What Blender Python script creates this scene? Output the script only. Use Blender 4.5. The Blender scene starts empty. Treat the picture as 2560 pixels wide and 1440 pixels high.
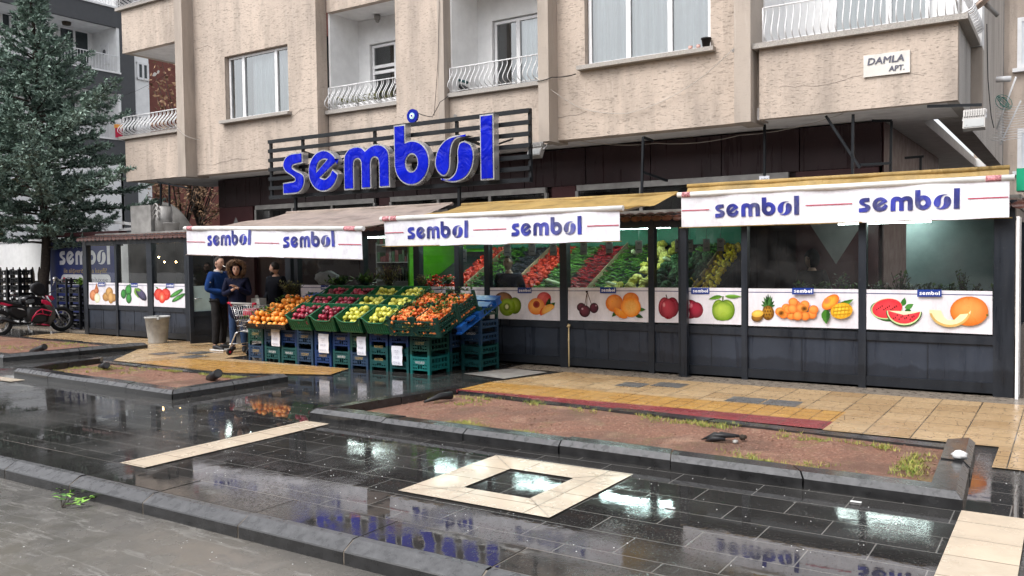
import bpy, math, random
from mathutils import Vector, Matrix
from mathutils.geometry import tessellate_polygon
sin, cos, pi, rad = math.sin, math.cos, math.pi, math.radians
RND = random.Random(11)
sc = bpy.context.scene
COL = sc.collection

# ---------------------------------------------------------------- camera
F_PX, YAW, PIT, ROL, CAMH = 2146.22, 0.57733837, 0.03797962, -0.01320590, 1.7
_cy, _sy = cos(YAW), sin(YAW)
FW = Vector((-_sy*cos(PIT), _cy*cos(PIT), -sin(PIT)))
_r = Vector((_cy, _sy, 0)); _u = _r.cross(FW)
RT = _r*cos(ROL) + _u*sin(ROL)
UP = -_r*sin(ROL) + _u*cos(ROL)
EYE = Vector((0, 0, CAMH))
cam = bpy.data.cameras.new('camera'); cam_o = bpy.data.objects.new('camera', cam); COL.objects.link(cam_o)
cam.lens = F_PX/2560*36; cam.sensor_width = 36; cam.clip_start = 0.05; cam.clip_end = 500
mw = Matrix((RT, UP, -FW)).transposed().to_4x4(); mw.translation = EYE
cam_o.matrix_world = mw
sc.camera = cam_o

# ---------------------------------------------------------------- world, sun, exposure
SUN_EL, SUN_AZ = rad(52), rad(200)
w = bpy.data.worlds.new('World'); sc.world = w; w.use_nodes = True
nt = w.node_tree; bg = nt.nodes['Background']
sky = nt.nodes.new('ShaderNodeTexSky'); sky.sky_type = 'NISHITA'; sky.sun_disc = False
sky.sun_elevation = SUN_EL; sky.sun_rotation = SUN_AZ; sky.air_density = 1.0; sky.dust_density = 4.0
hs = nt.nodes.new('ShaderNodeHueSaturation'); hs.inputs['Saturation'].default_value = 0.22
nt.links.new(sky.outputs[0], hs.inputs['Color']); nt.links.new(hs.outputs[0], bg.inputs['Color'])
bg.inputs['Strength'].default_value = 0.15
sl = bpy.data.lights.new('sun', 'SUN'); sl.energy = 0.6; sl.angle = rad(30); sl.color = (1.0, .97, .93)
so = bpy.data.objects.new('sun', sl); COL.objects.link(so)
# light falls from the street side (behind the camera), high up, as under an overcast sky
_d = Vector((sin(SUN_AZ)*cos(SUN_EL), cos(SUN_AZ)*cos(SUN_EL), sin(SUN_EL)))
so.rotation_euler = _d.to_track_quat('Z', 'Y').to_euler(); so.location = (0, -20, 40)
sc.view_settings.view_transform = 'Standard'; sc.view_settings.look = 'None'
sc.view_settings.exposure = 1.08; sc.view_settings.gamma = 1; sc.view_settings.use_curve_mapping = False
sc.cycles.use_denoising = True; sc.cycles.max_bounces = 8; sc.cycles.transparent_max_bounces = 16
sc.cycles.sample_clamp_indirect = 6
sc.cycles.caustics_reflective = False; sc.cycles.caustics_refractive = False

# ---------------------------------------------------------------- helpers
def ray(u, v): return FW + RT*((u-1280)/F_PX) - UP*((v-720)/F_PX)
def onY(u, v, y): d = ray(u, v); return EYE + d*(y/d.y)
def onX(u, v, x): d = ray(u, v); return EYE + d*(x/d.x)
def onZ(u, v, z=0): d = ray(u, v); return EYE + d*((z-CAMH)/d.z)
def lin(h):
    if isinstance(h, str):
        c = [int(h[i:i+2], 16)/255 for i in (0, 2, 4)]
        return tuple((x/12.92 if x <= .04045 else ((x+.055)/1.055)**2.4) for x in c)
    return h
ORG = {}

class MB:
    def __init__(s): s.v = []; s.f = []; s.m = []; s.sm = []; s.c = {}
    def add(s, vs, fs, mat=0, smooth=False, cols=None):
        o = len(s.v); s.v += [Vector(x) for x in vs]
        for i, f in enumerate(fs):
            if cols is not None: s.c[len(s.f)] = [cols[k] for k in f] if isinstance(cols, list) else [cols]*len(f)
            s.f.append([k+o for k in f]); s.m.append(mat); s.sm.append(smooth)
        return s
    def box(s, x0, x1, y0, y1, z0, z1, mat=0, M=None):
        vs = [Vector((x, y, z)) for z in (z0, z1) for y in (y0, y1) for x in (x0, x1)]
        if M is not None: vs = [M @ p for p in vs]
        return s.add(vs, [(0,2,3,1),(4,5,7,6),(0,1,5,4),(2,6,7,3),(0,4,6,2),(1,3,7,5)], mat)
    def beam(s, p, q, w, h, mat=0, up=(0, 0, 1)):
        p, q = Vector(p), Vector(q); d = (q-p); L = d.length
        if L < 1e-6: return s
        d /= L; up = Vector(up)
        if abs(d.dot(up)) > .95: up = Vector((0, 1, 0)) if abs(d.y) < .9 else Vector((1, 0, 0))
        a = d.cross(up).normalized(); b = a.cross(d)
        vs = [base + a*sx*w/2 + b*sz*h/2 for base in (p, q) for sx, sz in ((-1,-1),(1,-1),(1,1),(-1,1))]
        return s.add(vs, [(0,1,2,3),(7,6,5,4),(0,4,5,1),(1,5,6,2),(2,6,7,3),(3,7,4,0)], mat)
    def tube(s, pts, r, n=6, mat=0, smooth=True, close=False):
        pts = [Vector(p) for p in pts]; k = len(pts)
        rs = r if isinstance(r, (list, tuple)) else [r]*k
        vs = []; prev = None
        for i, p in enumerate(pts):
            if close: t = pts[(i+1) % k]-pts[i-1]
            else: t = (pts[min(i+1, k-1)]-pts[max(i-1, 0)])
            t = t.normalized() if t.length > 1e-9 else Vector((0, 0, 1))
            if prev is None:
                a = t.cross(Vector((0, 0, 1)))
                if a.length < .1: a = t.cross(Vector((1, 0, 0)))
            else: a = prev - t*prev.dot(t)
            a.normalize(); prev = a; b = t.cross(a)
            vs += [p + (a*cos(2*pi*j/n)+b*sin(2*pi*j/n))*rs[i] for j in range(n)]
        fs = []
        for i in range(k if close else k-1):
            i2 = (i+1) % k
            for j in range(n): fs.append((i*n+j, i*n+(j+1) % n, i2*n+(j+1) % n, i2*n+j))
        s.add(vs, fs, mat, smooth)
        if not close:
            o = len(s.v)-len(vs)
            s.f += [[o+j for j in range(n)][::-1], [o+(k-1)*n+j for j in range(n)]]; s.m += [mat]*2; s.sm += [False]*2
        return s
    def lathe(s, c, prof, n=12, mat=0, smooth=True, M=None):
        c = Vector(c); vs = []
        for r, z in prof: vs += [Vector((r*cos(2*pi*j/n), r*sin(2*pi*j/n), z)) for j in range(n)]
        if M is not None: vs = [M @ p for p in vs]
        vs = [c+p for p in vs]; fs = []
        for i in range(len(prof)-1):
            for j in range(n): fs.append((i*n+j, i*n+(j+1) % n, (i+1)*n+(j+1) % n, (i+1)*n+j))
        fs.append(tuple(range(n))[::-1]); fs.append(tuple((len(prof)-1)*n+j for j in range(n)))
        return s.add(vs, fs, mat, smooth)
    def ball(s, c, rx, ry=None, rz=None, n=10, m=7, mat=0, fn=None, M=None):
        ry = rx if ry is None else ry; rz = rx if rz is None else rz
        c = Vector(c); vs = []
        for i in range(m+1):
            a = pi*i/m
            for j in range(n):
                b = 2*pi*j/n; p = Vector((sin(a)*cos(b), sin(a)*sin(b), cos(a)))
                if fn: p = fn(p)
                p = Vector((p.x*rx, p.y*ry, p.z*rz))
                if M is not None: p = M @ p
                vs.append(c+p)
        fs = [(i*n+j, (i+1)*n+j, (i+1)*n+(j+1) % n, i*n+(j+1) % n) for i in range(m) for j in range(n)]
        return s.add(vs, fs, mat, True)
    def flat(s, loops, mat=0, col=None):
        """filled polygon; loops = [outer, hole...] of 3D points"""
        loops = [[Vector(p) for p in l] for l in loops]
        t = tessellate_polygon(loops); vs = [p for l in loops for p in l]
        return s.add(vs, [tuple(x) for x in t], mat, False, col)
    def slab(s, loops, off, mat=0, side=None):
        """outline extruded by vector off: front (at given points), back and sides"""
        loops = [[Vector(p) for p in l] for l in loops]; off = Vector(off)
        s.flat(loops, mat); s.flat([[p+off for p in l] for l in loops], mat if side is None else side)
        for l in loops:
            n = len(l)
            s.add(l+[p+off for p in l], [(i, (i+1) % n, n+(i+1) % n, n+i) for i in range(n)], mat if side is None else side)
        return s
    def build(s, name, mats, parent=None, org=None, **tags):
        me = bpy.data.meshes.new(name)
        if parent is not None: o0 = ORG[parent.name]
        elif org is not None: o0 = Vector(org)
        else:
            xs = [p.x for p in s.v]; ys = [p.y for p in s.v]; zs = [p.z for p in s.v]
            o0 = Vector(((min(xs)+max(xs))/2, (min(ys)+max(ys))/2, min(zs)))
        me.from_pydata([tuple(p-o0) for p in s.v], [], s.f)
        me.polygons.foreach_set('material_index', s.m); me.polygons.foreach_set('use_smooth', s.sm)
        if s.c:
            ca = me.color_attributes.new('Col', 'FLOAT_COLOR', 'CORNER'); k = 0
            for p in me.polygons:
                cs = s.c.get(p.index)
                for q in range(p.loop_total):
                    c = cs[q] if cs else (1, 1, 1); ca.data[p.loop_start+q].color = (c[0], c[1], c[2], 1)
        me.update()
        for m_ in (mats if isinstance(mats, (list, tuple)) else [mats]): me.materials.append(m_)
        o = bpy.data.objects.new(name, me); COL.objects.link(o)
        ORG[o.name] = o0
        if parent is not None: o.parent = parent
        else: o.location = o0
        tag(o, **tags)
        return o

def tag(o, label=None, cat=None, group=None, kind=None):
    if label: o['label'] = label
    if cat: o['category'] = cat
    if group: o['group'] = group
    if kind: o['kind'] = kind
    return o
def thing(name, label, cat, loc=(0, 0, 0), group=None):
    o = bpy.data.objects.new(name, None); COL.objects.link(o); o.location = loc; o.empty_display_size = .1
    ORG[o.name] = Vector(loc); return tag(o, label, cat, group)
def dup(o, loc=None, rot=None, label=None, scale=None, group=None, parent=None):
    c = o.copy(); COL.objects.link(c)
    if parent is not None: c.parent = parent
    if loc is not None: c.location = loc
    if rot is not None: c.rotation_euler = rot
    if scale is not None: c.scale = scale if isinstance(scale, (tuple, list)) else (scale,)*3
    if label: c['label'] = label
    if group: c['group'] = group
    for ch in list(o.children): dup(ch, parent=c)
    return c

# ---------------------------------------------------------------- materials
def newmat(name):
    m = bpy.data.materials.new(name); m.use_nodes = True
    t = m.node_tree; return m, t, t.nodes['Principled BSDF']
def N(t, typ, **kw):
    n = t.nodes.new(typ)
    for k, v in kw.items():
        if k in n.inputs: n.inputs[k].default_value = v
        else: setattr(n, k, v)
    return n
def coords(t, scale=(1, 1, 1), space='Object'):
    tc = N(t, 'ShaderNodeTexCoord'); mp = N(t, 'ShaderNodeMapping'); mp.inputs['Scale'].default_value = scale
    t.links.new(tc.outputs[space], mp.inputs['Vector']); return mp.outputs[0]
def noise(t, vec, scale, detail=3, rough=.55):
    n = N(t, 'ShaderNodeTexNoise', Scale=scale, Detail=detail, Roughness=rough); t.links.new(vec, n.inputs['Vector']); return n.outputs['Fac']
def ramp(t, fac, stops):
    r = N(t, 'ShaderNodeValToRGB'); e = r.color_ramp.elements
    while len(e) < len(stops): e.new(.5)
    for k, (p, c) in enumerate(stops):
        e[k].position = p; c = c if isinstance(c, (tuple, list)) else (c, c, c); e[k].color = (c[0], c[1], c[2], 1)
    t.links.new(fac, r.inputs[0]); return r.outputs[0]
def mixc(t, fac, a, b, mode='MIX'):
    n = N(t, 'ShaderNodeMix', data_type='RGBA', blend_type=mode)
    for s_, v in ((n.inputs[0], fac), (n.inputs[6], a), (n.inputs[7], b)):
        if hasattr(v, 'is_output') or hasattr(v, 'links'): t.links.new(v, s_)
        else: s_.default_value = v if isinstance(v, float) else (v[0], v[1], v[2], 1)
    return n.outputs[2]
def math_(t, op, a, b=0.0, clamp=False):
    n = N(t, 'ShaderNodeMath', operation=op, use_clamp=clamp)
    for s_, v in ((n.inputs[0], a), (n.inputs[1], b)):
        if isinstance(v, (int, float)): s_.default_value = v
        else: t.links.new(v, s_)
    return n.outputs[0]
def bump(t, bs, h, strength=.3, dist=.01, prev=None):
    b = N(t, 'ShaderNodeBump', Strength=strength, Distance=dist); t.links.new(h, b.inputs['Height'])
    if prev is not None: t.links.new(prev, b.inputs['Normal'])
    t.links.new(b.outputs[0], bs.inputs['Normal']); return b.outputs[0]
def P(name, col, rough=.6, metal=0., var=.12, scale=5, bmp=0., bsc=60, coat=0., spec=.3, trans=0.):
    m, t, b = newmat(name); col = lin(col)
    v = coords(t); f = noise(t, v, scale, 4)
    c = ramp(t, f, [(.3, [x*(1-var) for x in col]), (.7, [min(1, x*(1+var)) for x in col])])
    t.links.new(c, b.inputs['Base Color'])
    b.inputs['Roughness'].default_value = rough; b.inputs['Metallic'].default_value = metal
    b.inputs['Coat Weight'].default_value = coat; b.inputs['Specular IOR Level'].default_value = spec
    rr = ramp(t, f, [(.3, max(0, rough-.08)), (.7, min(1, rough+.08))]); t.links.new(rr, b.inputs['Roughness'])
    if bmp: bump(t, b, noise(t, v, bsc, 3), bmp, .01)
    return m
def m_stucco(name, base, streak=.55, strength=.9):
    m, t, b = newmat(name); base = lin(base)
    v1 = coords(t, (7, 7, 52)); v2 = coords(t, (.8, .8, .35)); v3 = coords(t); v4 = coords(t, (3.2, 3.2, .5))
    n1 = noise(t, v1, 1.6, 4, .6)
    scr = ramp(t, n1, [(.32, 1.), (.41, 0.)])                         # combed horizontal scratches
    n2 = noise(t, v2, 1.5, 5); n4 = noise(t, v4, 1., 5, .65)
    c = ramp(t, n2, [(.3, [x*.82 for x in base]), (.5, base), (.75, [min(1, x*1.1) for x in base])])
    c = mixc(t, math_(t, 'MULTIPLY', scr, streak), c, [x*.42 for x in base])
    dirt = ramp(t, n4, [(.47, 0.), (.72, 1.)])                       # grime runs down the plaster
    c = mixc(t, math_(t, 'MULTIPLY', dirt, .42), c, (.13, .115, .10))
    c = mixc(t, ramp(t, noise(t, coords(t, (.5, .5, .28)), 2.1, 4, .5), [(.45, 0.), (.7, .30)]), c, (.24, .205, .18))
    c = mixc(t, ramp(t, noise(t, coords(t, (1, 1, .12)), 7., 5, .7), [(.60, 0.), (.72, .30)]), c, (.62, .57, .52))
    t.links.new(c, b.inputs['Base Color']); b.inputs['Roughness'].default_value = .85
    h = math_(t, 'SUBTRACT', noise(t, v3, 28, 4), math_(t, 'MULTIPLY', scr, .8))
    bump(t, b, h, strength, .012)
    return m
def m_paving(name='wet_basalt', joints=True):
    m, t, b = newmat(name); v = coords(t)
    br = N(t, 'ShaderNodeTexBrick', Scale=1.0); br.offset = .5
    br.inputs['Brick Width'].default_value = .62; br.inputs['Row Height'].default_value = .31
    br.inputs['Mortar Size'].default_value = .0045; br.inputs['Mortar Smooth'].default_value = .3
    br.inputs['Color1'].default_value = (.020, .0195, .0195, 1); br.inputs['Color2'].default_value = (.042, .041, .040, 1)
    if not joints: br.inputs['Mortar Size'].default_value = 0; br.inputs['Brick Width'].default_value = 3.
    br.inputs['Mortar'].default_value = (.11, .105, .10, 1); t.links.new(v, br.inputs['Vector'])
    big = noise(t, v, .9, 5, .6); fine = noise(t, v, 60, 2); sp = noise(t, v, 300, 2, .7)
    c = mixc(t, .5, br.outputs['Color'], ramp(t, big, [(.3, (.012, .011, .011)), (.5, (.028, .027, .026)), (.72, (.075, .072, .068))]))
    c = mixc(t, ramp(t, sp, [(.68, 0.), (.74, .35)]), c, (.12, .115, .11))
    c = mixc(t, math_(t, 'MULTIPLY', br.outputs['Fac'], .85 if joints else 0.), c, (.17, .165, .155))
    t.links.new(c, b.inputs['Base Color'])
    pud = ramp(t, big, [(.45, .03), (.64, 1.)])                       # 1 = drier, rougher
    grit = noise(t, coords(t, (1, .45, 1)), 75, 3, .75)              # stone grain standing out of the water film
    gm = ramp(t, math_(t, 'ADD', grit, math_(t, 'MULTIPLY', pud, .13)), [(.63, 0.), (.71, 1.)])
    t.links.new(math_(t, 'ADD', ramp(t, pud, [(0, .015), (1, .07)]), math_(t, 'MULTIPLY', gm, .20)), b.inputs['Roughness'])
    rip = noise(t, coords(t), 9, 2); h = math_(t, 'ADD', math_(t, 'MULTIPLY', fine, math_(t, 'MULTIPLY', pud, .55)), math_(t, 'MULTIPLY', rip, .22))
    h = math_(t, 'ADD', h, math_(t, 'MULTIPLY', sp, math_(t, 'MULTIPLY', pud, .14)))
    h = math_(t, 'SUBTRACT', h, math_(t, 'MULTIPLY', br.outputs['Fac'], .5))
    h = math_(t, 'ADD', h, math_(t, 'MULTIPLY', gm, .45))
    bump(t, b, h, .16, .005)
    b.inputs['IOR'].default_value = 1.5; b.inputs['Specular IOR Level'].default_value = .5
    return m
def m_road():
    m, t, b = newmat('wet_asphalt'); v = coords(t)
    big = noise(t, v, .55, 6, .62); fine = noise(t, v, 90, 3); mid = noise(t, v, 5, 5)
    c = ramp(t, big, [(.3, (.085, .081, .076)), (.5, (.120, .113, .104)), (.7, (.165, .150, .128))])
    c = mixc(t, ramp(t, noise(t, v, 180, 2), [(.64, 0.), (.74, .35)]), c, (.22, .21, .20))
    st = noise(t, coords(t, (.22, 1.5, 1)), 2.2, 5, .6)
    c = mixc(t, ramp(t, st, [(.485, 0.), (.50, .38), (.515, 0.)]), c, (.36, .35, .33))
    t.links.new(c, b.inputs['Base Color'])
    wet = ramp(t, mid, [(.42, 0.), (.6, 1.)])
    t.links.new(ramp(t, wet, [(0, .06), (1, .34)]), b.inputs['Roughness'])
    h = math_(t, 'ADD', math_(t, 'MULTIPLY', fine, math_(t, 'ADD', wet, .25)), math_(t, 'MULTIPLY', noise(t, v, 14, 3), .35))
    bump(t, b, h, .35, .008)
    return m
def m_soil():
    m, t, b = newmat('red_gravel_soil'); v = coords(t)
    vo = N(t, 'ShaderNodeTexVoronoi', Scale=55.); t.links.new(v, vo.inputs['Vector'])
    f = noise(t, v, 3.2, 6, .65)
    c = ramp(t, noise(t, v, 40, 4), [(.3, (.13, .058, .038)), (.55, (.22, .105, .068)), (.75, (.30, .160, .11))])
    hsv = N(t, 'ShaderNodeSeparateColor'); t.links.new(vo.outputs['Color'], hsv.inputs[0])
    c = mixc(t, ramp(t, hsv.outputs[0], [(.92, 0.), (.97, .55)]), c, (.40, .28, .20))
    c = mixc(t, ramp(t, f, [(.55, 0.), (.68, .65)]), c, (.17, .15, .055))
    c = mixc(t, ramp(t, noise(t, v, 1.3, 5, .6), [(.47, 0.), (.6, .6)]), c, (.10, .055, .038))
    c = mixc(t, ramp(t, noise(t, v, 2.1, 5, .6), [(.56, 0.), (.7, .5)]), c, (.36, .23, .16))
    t.links.new(c, b.inputs['Base Color']); b.inputs['Roughness'].default_value = .7
    bump(t, b, math_(t, 'ADD', vo.outputs['Distance'], math_(t, 'MULTIPLY', noise(t, v, 120, 3), .7)), .9, .012)
    return m
def m_tiles(name, c1, c2, w=.4, h=.4, groove=True, rough=.28, mortar=(.07, .055, .04), gscale=9.):
    m, t, b = newmat(name); v = coords(t)
    br = N(t, 'ShaderNodeTexBrick', Scale=1.0); br.offset = 0
    br.inputs['Brick Width'].default_value = w; br.inputs['Row Height'].default_value = h
    br.inputs['Mortar Size'].default_value = .006; br.inputs['Mortar Smooth'].default_value = .2
    br.inputs['Color1'].default_value = (*c1, 1); br.inputs['Color2'].default_value = (*c2, 1)
    br.inputs['Mortar'].default_value = (*mortar, 1); t.links.new(v, br.inputs['Vector'])
    f = noise(t, v, 2.2, 6, .65)
    c = mixc(t, ramp(t, f, [(.38, 0.), (.7, .55)]), br.outputs['Color'], [x*.45 for x in c1])
    hh = math_(t, 'MULTIPLY', br.outputs['Fac'], -1.)
    if groove:
        wv = N(t, 'ShaderNodeTexVoronoi', feature='DISTANCE_TO_EDGE', Scale=gscale); wv.inputs['Randomness'].default_value = .55
        t.links.new(v, wv.inputs['Vector'])
        g = ramp(t, wv.outputs['Distance'], [(.012, 1.), (.03, 0.)])
        g = math_(t, 'MULTIPLY', g, ramp(t, noise(t, v, 7, 2), [(.45, 0.), (.52, 1.)]))
        c = mixc(t, math_(t, 'MULTIPLY', g, .75), c, (.05, .035, .02)); hh = math_(t, 'SUBTRACT', hh, math_(t, 'MULTIPLY', g, .5))
    t.links.new(c, b.inputs['Base Color'])
    t.links.new(ramp(t, f, [(.35, rough-.18), (.65, rough+.12)]), b.inputs['Roughness'])
    bump(t, b, math_(t, 'ADD', hh, math_(t, 'MULTIPLY', noise(t, v, 45, 3), .3)), .4, .006)
    return m
def m_glass(name, tint=(.72, .78, .76), refl=1.0, dirt=.04):
    m, t, b = newmat(name); t.nodes.remove(b); out = t.nodes['Material Output']
    tr = N(t, 'ShaderNodeBsdfTransparent'); tr.inputs[0].default_value = (*tint, 1)
    gl = N(t, 'ShaderNodeBsdfGlossy'); gl.inputs['Roughness'].default_value = .015; gl.inputs[0].default_value = (.95, .98, 1, 1)
    fr = N(t, 'ShaderNodeFresnel', IOR=1.55); mx = N(t, 'ShaderNodeMixShader')
    v = coords(t); bp = N(t, 'ShaderNodeBump', Strength=.05, Distance=.02); t.links.new(noise(t, v, 1.2, 2), bp.inputs['Height'])
    t.links.new(bp.outputs[0], gl.inputs['Normal'])
    t.links.new(math_(t, 'MULTIPLY', fr.outputs[0], 1.6*refl, True), mx.inputs[0])
    t.links.new(tr.outputs[0], mx.inputs[1]); t.links.new(gl.outputs[0], mx.inputs[2])
    df = N(t, 'ShaderNodeBsdfDiffuse'); df.inputs[0].default_value = (.5, .5, .5, 1); m2 = N(t, 'ShaderNodeMixShader')
    t.links.new(ramp(t, noise(t, v, 2.5, 5), [(.35, 0.), (.8, dirt*2)]), m2.inputs[0])
    t.links.new(mx.outputs[0], m2.inputs[1]); t.links.new(df.outputs[0], m2.inputs[2])
    t.links.new(m2.outputs[0], out.inputs[0]); return m
def m_print():
    m, t, b = newmat('printed_sheet'); a = N(t, 'ShaderNodeAttribute', attribute_name='Col')
    v = coords(t); g = ramp(t, noise(t, coords(t, (1, 1, .35)), 5, 6, .7), [(.35, .80), (.62, 1.)])
    t.links.new(mixc(t, 1.0, a.outputs['Color'], g, 'MULTIPLY'), b.inputs['Base Color']); t.links.new(ramp(t, noise(t, v, 3, 3), [(.4, .18), (.6, .42)]), b.inputs['Roughness']); return m
def m_valance():
    m, t, b = newmat('printed_valance_cloth'); v = coords(t)
    a = N(t, 'ShaderNodeAttribute', attribute_name='Col'); f = noise(t, v, 7, 6, .7)
    f2 = noise(t, coords(t, (1.5, 1.5, .6)), 3, 6, .7)
    c = mixc(t, 1.0, a.outputs['Color'], ramp(t, f, [(.38, .84), (.62, 1.)]), 'MULTIPLY'); c = mixc(t, ramp(t, f2, [(.5, 0.), (.75, .32)]), c, (.46, .46, .50))
    t.links.new(c, b.inputs['Base Color']); b.inputs['Roughness'].default_value = .7
    bump(t, b, noise(t, coords(t, (1, 1, .4)), 6, 4), .9, .03); return m
def m_fabric(name, col, trans=.35):
    m, t, b = newmat(name); col = lin(col); v = coords(t, (1, 1, 1)); vs = coords(t, (2.2, .9, 1))
    f = noise(t, v, 2.5, 5, .6); st = noise(t, vs, 5, 3)
    c = ramp(t, f, [(.3, [x*.62 for x in col]), (.55, col), (.8, [min(1, x*1.25) for x in col])])
    t.links.new(c, b.inputs['Base Color']); b.inputs['Roughness'].default_value = .55
    bump(t, b, st, .7, .05)
    out = t.nodes['Material Output']; tl = N(t, 'ShaderNodeBsdfTranslucent'); t.links.new(c, tl.inputs[0])
    mx = N(t, 'ShaderNodeMixShader'); mx.inputs[0].default_value = trans
    t.links.new(b.outputs[0], mx.inputs[1]); t.links.new(tl.outputs[0], mx.inputs[2]); t.links.new(mx.outputs[0], out.inputs[0])
    return m
def m_panel(name, col, rough=.3, run=.5):
    """painted sheet metal with water runs"""
    m, t, b = newmat(name); col = lin(col); v = coords(t, (9, 9, .7)); v3 = coords(t)
    r = noise(t, v, 1, 4, .6); f = noise(t, v3, 1.6, 5)
    c = ramp(t, f, [(.3, [x*.75 for x in col]), (.7, [x*1.25 for x in col])])
    c = mixc(t, math_(t, 'MULTIPLY', ramp(t, r, [(.55, 0.), (.7, 1.)]), run), c, [x*.4 for x in col])
    sx = N(t, 'ShaderNodeSeparateXYZ'); t.links.new(v3, sx.inputs[0])                 # splash dirt and wet edge near the ground
    edge = math_(t, 'SUBTRACT', math_(t, 'ADD', .16, math_(t, 'MULTIPLY', noise(t, coords(t, (1, 1, .15)), 3.2, 5, .7), .30)), sx.outputs[2])
    c = mixc(t, ramp(t, edge, [(.0, 0.), (.03, .55)]), c, [x*.35 for x in col])
    c = mixc(t, ramp(t, noise(t, v3, 26, 5, .7), [(.60, 0.), (.72, .25)]), c, (.10, .10, .10))
    t.links.new(c, b.inputs['Base Color']); t.links.new(ramp(t, r, [(.4, rough+.1), (.7, max(.08, rough-.15))]), b.inputs['Roughness']); b.inputs['Specular IOR Level'].default_value = .35
    bump(t, b, f, .15, .01); return m
def m_leaf(name, c1, c2, rough=.5, scale=3.):
    m, t, b = newmat(name); v = coords(t)
    oi = N(t, 'ShaderNodeNewGeometry'); f = noise(t, v, scale, 4)
    f2 = math_(t, 'ADD', math_(t, 'MULTIPLY', f, .6), math_(t, 'MULTIPLY', oi.outputs['Random Per Island'], .4))
    t.links.new(ramp(t, f2, [(.3, lin(c1)), (.65, lin(c2))]), b.inputs['Base Color']); b.inputs['Roughness'].default_value = rough
    return m
def m_fruit(name, c1, c2, rough=.35, scale=14., spots=None, sss=.0):
    m, t, b = newmat(name); v = coords(t); oi = N(t, 'ShaderNodeObjectInfo')
    f = noise(t, v, scale, 3); f2 = math_(t, 'ADD', math_(t, 'MULTIPLY', f, .55), math_(t, 'MULTIPLY', oi.outputs['Random'], .45))
    c = ramp(t, f2, [(.25, lin(c1)), (.7, lin(c2))])
    if spots: c = mixc(t, ramp(t, noise(t, v, 120, 2), [(.62, 0.), (.7, .6)]), c, lin(spots))
    t.links.new(c, b.inputs['Base Color']); b.inputs['Roughness'].default_value = rough
    bump(t, b, noise(t, v, 160, 2), .1, .003); return m
def m_emit(name, col, s):
    m, t, b = newmat(name); b.inputs['Emission Color'].default_value = (*lin(col), 1); b.inputs['Emission Strength'].default_value = s
    b.inputs['Base Color'].default_value = (.8, .8, .8, 1); return m
def m_curtain():
    m, t, b = newmat('curtain_cloth'); v = coords(t, (1, 1, .05)); wv = noise(t, v, 14, 3)
    t.links.new(ramp(t, wv, [(.3, (.66, .70, .74)), (.7, (.88, .91, .94))]), b.inputs['Base Color']); b.inputs['Roughness'].default_value = .9
    bump(t, b, wv, .8, .05); return m
def m_rooftile():
    m, t, b = newmat('red_roof_tile'); v = coords(t)
    t.links.new(ramp(t, noise(t, v, 12, 5), [(.3, (.03, .012, .010)), (.55, (.085, .030, .022)), (.8, (.14, .058, .042))]), b.inputs['Base Color'])
    b.inputs['Roughness'].default_value = .3; bump(t, b, noise(t, v, 40, 3), .4, .01); return m
def m_vinyl():
    """glossy blue letter film, softly buckled"""
    m, t, b = newmat('blue_letter_film'); v = coords(t); f = N(t, 'ShaderNodeTexNoise', Scale=2.2, Detail=2, Distortion=2.5)
    t.links.new(v, f.inputs['Vector'])
    t.links.new(ramp(t, f.outputs['Fac'], [(.3, (.002, .007, .34)), (.7, (.003, .013, .50))]), b.inputs['Base Color'])
    b.inputs['Roughness'].default_value = .25; b.inputs['Specular IOR Level'].default_value = .22; bump(t, b, f.outputs['Fac'], .8, .03); return m

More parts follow.
